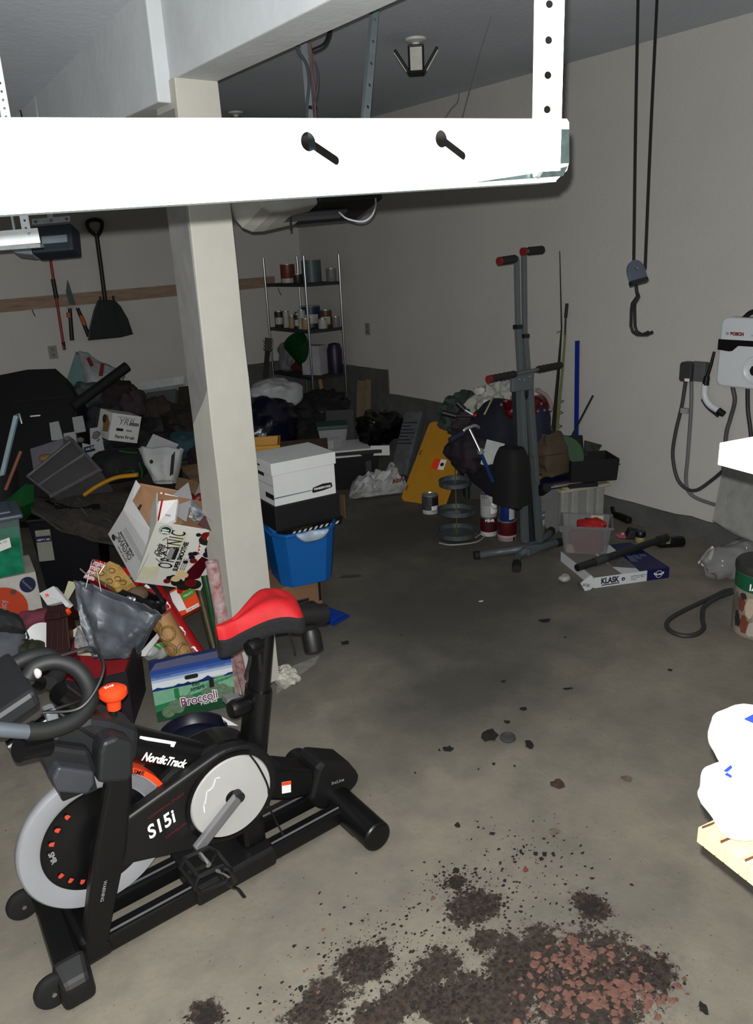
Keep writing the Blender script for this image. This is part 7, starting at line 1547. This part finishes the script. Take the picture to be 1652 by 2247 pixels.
# ---------------------------------------------------------------- right edge, further off: sheet, clear roll, kibble tub, hose
slab('weathered_sheet', [(1588, 1015, 5.0), (1680, 1035, 4.9), (1680, 1200, 4.75), (1608, 1170, 4.85), (1563, 1142, 4.95)], mat('grey_wood', (.52, .52, .51), .8, var=.15, scale=6, stretch=(3, 3, .6)), th=.02, label='weathered grey wood sheet leaning on the right wall', cat='wood sheet')
p0 = Z(1556, 1246, .105); p1 = Z(1720, 1196, .105)
T = thing('plastic_wrap', 'crumpled clear plastic packaging on the floor at the right edge', 'plastic wrap', p0-Vector((0, 0, .105)))
xr_ = (p1-p0).normalized(); PFm = Fr(p0.lerp(p1, .42), xr_, Vector((0, 0, 1)).cross(xr_), (0, 0, 1)); MB(PFm).ball((0, 0, 0), (.27, .14, .10), e=.8, amp=.2, freq=7, seed=6, fold=.3, nu=44, nv=24).build('film_body', clear('roll_film', (.60, .60, .60), .42, .12), T)
MB().tube(bez([Z(1532, 1236, .03), Z(1548, 1214, .10), Z(1562, 1202, .16), Z(1558, 1222, .10), Z(1540, 1240, .03)]), .012, 8, flat=.4).build('highlight_fold', mat('highlight_white', (.80, .80, .80), .12), T)  # bright rim highlight of the film, put in as a white fold
c = Z(1668, 1384); c.z = 0
T = thing('pet_food_tub', 'pet food tub with green band and dog pictures at right edge', 'food tub', c)
rT, hT = .150, .40
MB().lathe([(0, .002), (rT*.93, .002), (rT*.96, .01), (rT, hT-.04)], 40, c).build('tub_body', mat('tub_photo', (.42, .40, .38), .5, col2=(.62, .58, .52), scale=7), T)
MB().lathe([(rT*1.02, hT-.045), (rT*1.04, hT-.04), (rT*1.04, hT-.012), (rT*.98, hT), (rT*.9, hT-.006), (0, hT-.006)], 40, c).build('lid', mat('tub_lid', (.20, .20, .19), .5), T)
def curved(a0, a1, z0, z1, m_, nm, rr=.0015, n=14):
    vs = []
    for k in range(n+1):
        a = math.radians(a0+(a1-a0)*k/n); q0 = .96+.04*(z0/hT); q1 = .96+.04*(z1/hT); vs += [c+Vector(((rT*q0+rr)*math.cos(a), (rT*q0+rr)*math.sin(a), z0)), c+Vector(((rT*q1+rr)*math.cos(a), (rT*q1+rr)*math.sin(a), z1))]
    return MB().add(vs, [(2*k, 2*k+2, 2*k+3, 2*k+1) for k in range(n)], True).build(nm, m_, T)
curved(0, 360, .265, .352, mat('band_green', (.07, .33, .22), .5), 'green_band', n=40)
def cblob(a, z, ra, rz, m_, nm, rr, sd):
    rq = random.Random(sd); vs = []
    for k in range(16):
        t_ = 2*math.pi*k/16; q = .7+.5*rq.random(); zz_ = min(.255, max(.012, z+rz*q*math.sin(t_))); aa = math.radians(a+ra*q*math.cos(t_)); R_ = rT*(.96+.04*zz_/hT)+rr
        vs.append(c+Vector((R_*math.cos(aa), R_*math.sin(aa), zz_)))
    MB().add(vs, [tuple(range(16))]).build(nm, m_, T)
aL = CAMA-58
for k, (da, z_, ra, rz, m_) in enumerate(((-16, .19, 11, .05, mat('dog_rust', (.42, .22, .15), .7)), (6, .18, 11, .055, mat('dog_cream', (.68, .63, .55), .7)), (-22, .09, 10, .05, mat('dog_dark', (.14, .14, .14), .7)), (-4, .08, 11, .05, mat('dog_rust', (.42, .22, .15), .7)), (14, .07, 12, .05, mat('dog_pale', (.62, .6, .56), .7)), (28, .15, 12, .06, mat('dog_grey', (.35, .36, .34), .7)), (-10, .235, 7, .02, mat('dog_dark', (.14, .14, .14), .7)), (-28, .2, 7, .05, mat('dog_grey', (.35, .36, .34), .7)))): cblob(aL+da, z_, ra, rz, m_, 'printed_dog', .0022+.0004*k, 40+k)
an = math.radians(CAMA-25); tx = Vector((-math.sin(an), math.cos(an), 0)); nr = Vector((math.cos(an), math.sin(an), 0)); text(Fr(c+nr*(rT+.004), tx, -nr, (0, 0, 1)), 'IAMS', -.085, .29, .05, PRINTW, T, bold=.001)
pts = [Z(1606, 1294, .012), Z(1588, 1298, .012), Z(1560, 1312, .012), Z(1500, 1340, .012), Z(1466, 1362, .012), Z(1466, 1380, .012), Z(1490, 1393, .012), Z(1520, 1394, .012), Z(1543, 1380, .012), Z(1541, 1355, .012), Z(1545, 1332, .014), Z(1570, 1314, .030), Z(1606, 1300, .030)]
o = MB().tube(bez(pts, 8), .0125, 8).build('hose_loop', mat('hose_grey', (.17, .175, .18), .6)); tag(o, 'dark hose looped on the floor left of the food tub', 'hose')
# ---------------------------------------------------------------- litter on the floor
LEAF = mat('leaf_black', (.10, .085, .07), .9, var=.3, scale=60); LEAFB = mat('leaf_brown', (.24, .19, .15), .9, var=.2, scale=40); LEAFT = mat('leaf_tan', (.38, .34, .29), .9, var=.15, scale=40)
def scrap(px, py, w_, h_, m_, lb, grp, sd, hgt=.006, name='leaf_scrap'):
    c = Z(px, py); rnd = random.Random(sd); n = 11; d_ = (c-CAM).dot(FWD); a0 = rnd.random()*6
    ux = Vector((RX[0], RY[0], 0)).normalized(); uy = Vector((-ux.y, ux.x, 0))
    pts = []
    for k in range(n):
        a = 2*math.pi*k/n; r_ = .6+.5*rnd.random(); q = c+ux*(math.cos(a)*w_*d_/FPX*.5*r_)+uy*(math.sin(a)*h_*d_/FPX*.85*r_); pts.append((q.x, q.y, .001+hgt*rnd.random()))
    b = MB(); top = [(p[0], p[1], p[2]+.002) for p in pts]
    b.add([(c.x, c.y, hgt*.8)]+pts, [(0, k+1, (k+1) % n+1) for k in range(n)]); b.add([(c.x, c.y, hgt*.8+.002)]+top, [(0, k+1, (k+1) % n+1) for k in range(n)])
    tag(b.build(name, m_), lb, 'leaf', grp)
DK = 'tiny dark leaf crumb lying on the garage floor'
LBS = ['dark folded leaf scrap below the blue cover', 'long dark leaf scrap farthest back on the open floor', 'small dark leaf scrap highest above the grey puck', 'small dark leaf scrap just above the grey puck', 'dark oblong leaf scrap left of the large clump', 'thin dark twig-like leaf scrap right of the puck', 'little dark leaf scrap midway between the stack and puck', 'small dark leaf scrap below the hose loop', 'dark oval leaf scrap left of the tan leaf', 'small ragged leaf scrap right of the bike rear foot']
for k, (px, py, w_, h_) in enumerate(((757, 1412, 20, 12), (1196, 1363, 30, 11), (1148, 1557, 18, 9), (1112, 1586, 18, 9), (983, 1645, 26, 14), (1246, 1513, 26, 6), (1104, 1497, 10, 6), (1470, 1472, 12, 7), (1080, 1831, 15, 8), (1004, 1813, 14, 10), (1083, 1678, 9, 7), (1129, 1683, 6, 6), (1175, 1876, 11, 9), (1194, 1877, 11, 9), (1214, 1877, 10, 9), (1143, 1872, 9, 8), (1188, 1887, 11, 8), (1149, 1860, 6, 6), (964, 1648, 6, 5), (911, 1698, 5, 4), (700, 2215-15, 12, 8), (660, 2172, 12, 10), (1000, 1913, 16, 10), (880, 1395, 5, 4), (1240, 1400, 6, 4), (1050, 1690, 5, 4))):
    lb = LBS[k] if k < len(LBS) else DK; scrap(px, py, w_, h_, LEAF, lb, None if k < len(LBS) else 'dark leaf scraps on the floor', 100+k)
scrap(1162, 1637, 24, 22, LEAF, 'ragged dark leaf right of the grey puck', None, 201); scrap(1075, 1618, 42, 30, LEAF, 'largest dark dirt clump, left of the grey puck', None, 202, .018)
scrap(1216, 1827, 30, 13, LEAFT, 'tan oval leaf on the floor near the soil', None, 203); scrap(1225, 1722, 38, 26, LEAFB, 'brown curled leaf on the floor below the puck', None, 204); scrap(1375, 1711, 26, 16, LEAFT, 'pale leaf on the floor towards the right', None, 205)
scrap(1055, 1321, 12, 4, WHITE, 'tiny white chip on the floor in the middle', None, 206); scrap(1153, 1910, 14, 10, mat('chip_red', (.42, .2, .16), .9), 'small red chip above the soil patches', None, 207); scrap(770, 1266, 50, 10, mat('leaf_silver', (.24, .24, .22), .8), 'flat pale leaf on the floor right of the blue tub', None, 208); scrap(1543, 2215, 26, 20, LEAF, 'lone dark leaf at the lower right corner', None, 209)
c = Z(1114, 1622)
T = thing('rubber_puck', 'round grey rubber puck lying on the open floor', 'puck', c)
PK = mat('puck_grey', (.22, .22, .21), .8); MB().lathe([(0, .001), (.030, .001), (.034, .006), (.033, .014), (.024, .017), (.022, .013), (.006, .012), (.005, .016), (0, .016)], 28, c).build('puck_body', PK, T)
# soil crumbs and red bark chips (too many to count)
rnd = random.Random(11)
def field(name, label, n, spots, m_, smin, smax, flat, cat):
    b = MB()
    for i in range(n):
        px, py, sx_, sy_ = rnd.choice(spots); c = Z(px+rnd.gauss(0, sx_), py+rnd.gauss(0, sy_)); s_ = smin+(smax-smin)*rnd.random()**2
        k = 7; a0 = rnd.random()*6; ring = []
        for j in range(k):
            a = a0+2*math.pi*j/k; r_ = s_*(.4+.9*rnd.random()); ring.append((c.x+r_*math.cos(a), c.y+r_*math.sin(a)*.8, .001+.001*rnd.random()))
        h = s_*flat
        b.add(ring+[(c.x+(x_-c.x)*.7, c.y+(y_-c.y)*.7, h) for x_, y_, z_ in ring], [(j, (j+1) % k, (j+1) % k+k, j+k) for j in range(k)]+[tuple(range(k, 2*k))])
    o = b.build(name, m_); tag(o, label, cat); o['kind'] = 'stuff'
soil = [(1150, 2130, 75, 38), (1290, 2170, 80, 50), (960, 2190, 60, 26), (1040, 1990, 40, 22), (810, 2110, 45, 26), (700, 2210, 60, 24), (1298, 1992, 18, 18), (1420, 2140, 30, 26), (455, 2232, 20, 12), (1000, 1935, 30, 16), (900, 2060, 120, 50), (1150, 1900, 80, 50), (1050, 2080, 150, 60)]
field('soil_crumbs', 'dark soil crumbs scattered over the floor in front', 2600, soil, mat('soil', (.13, .105, .09), .95, var=.3, scale=60), .0015, .008, .5, 'soil')
red = [(1290, 2150, 60, 42), (1340, 2190, 60, 30), (1230, 2130, 40, 26), (1270, 2090, 30, 16), (1390, 2180, 40, 26), (1250, 2210, 60, 20)]
field('bark_chips', 'reddish bark chips lying on the soil at lower right', 330, red, mat('bark_red', (.42, .295, .255), .9, var=.22, scale=50), .005, .019, .3, 'bark chips')
field('red_fragments', 'sparse reddish fragments strewn around the soil', 26, [(1450, 2180, 60, 40), (990, 1960, 120, 60), (690, 2140, 80, 50)], mat('bark_red', (.43, .25, .20), .9), .004, .012, .3, 'bark chips')
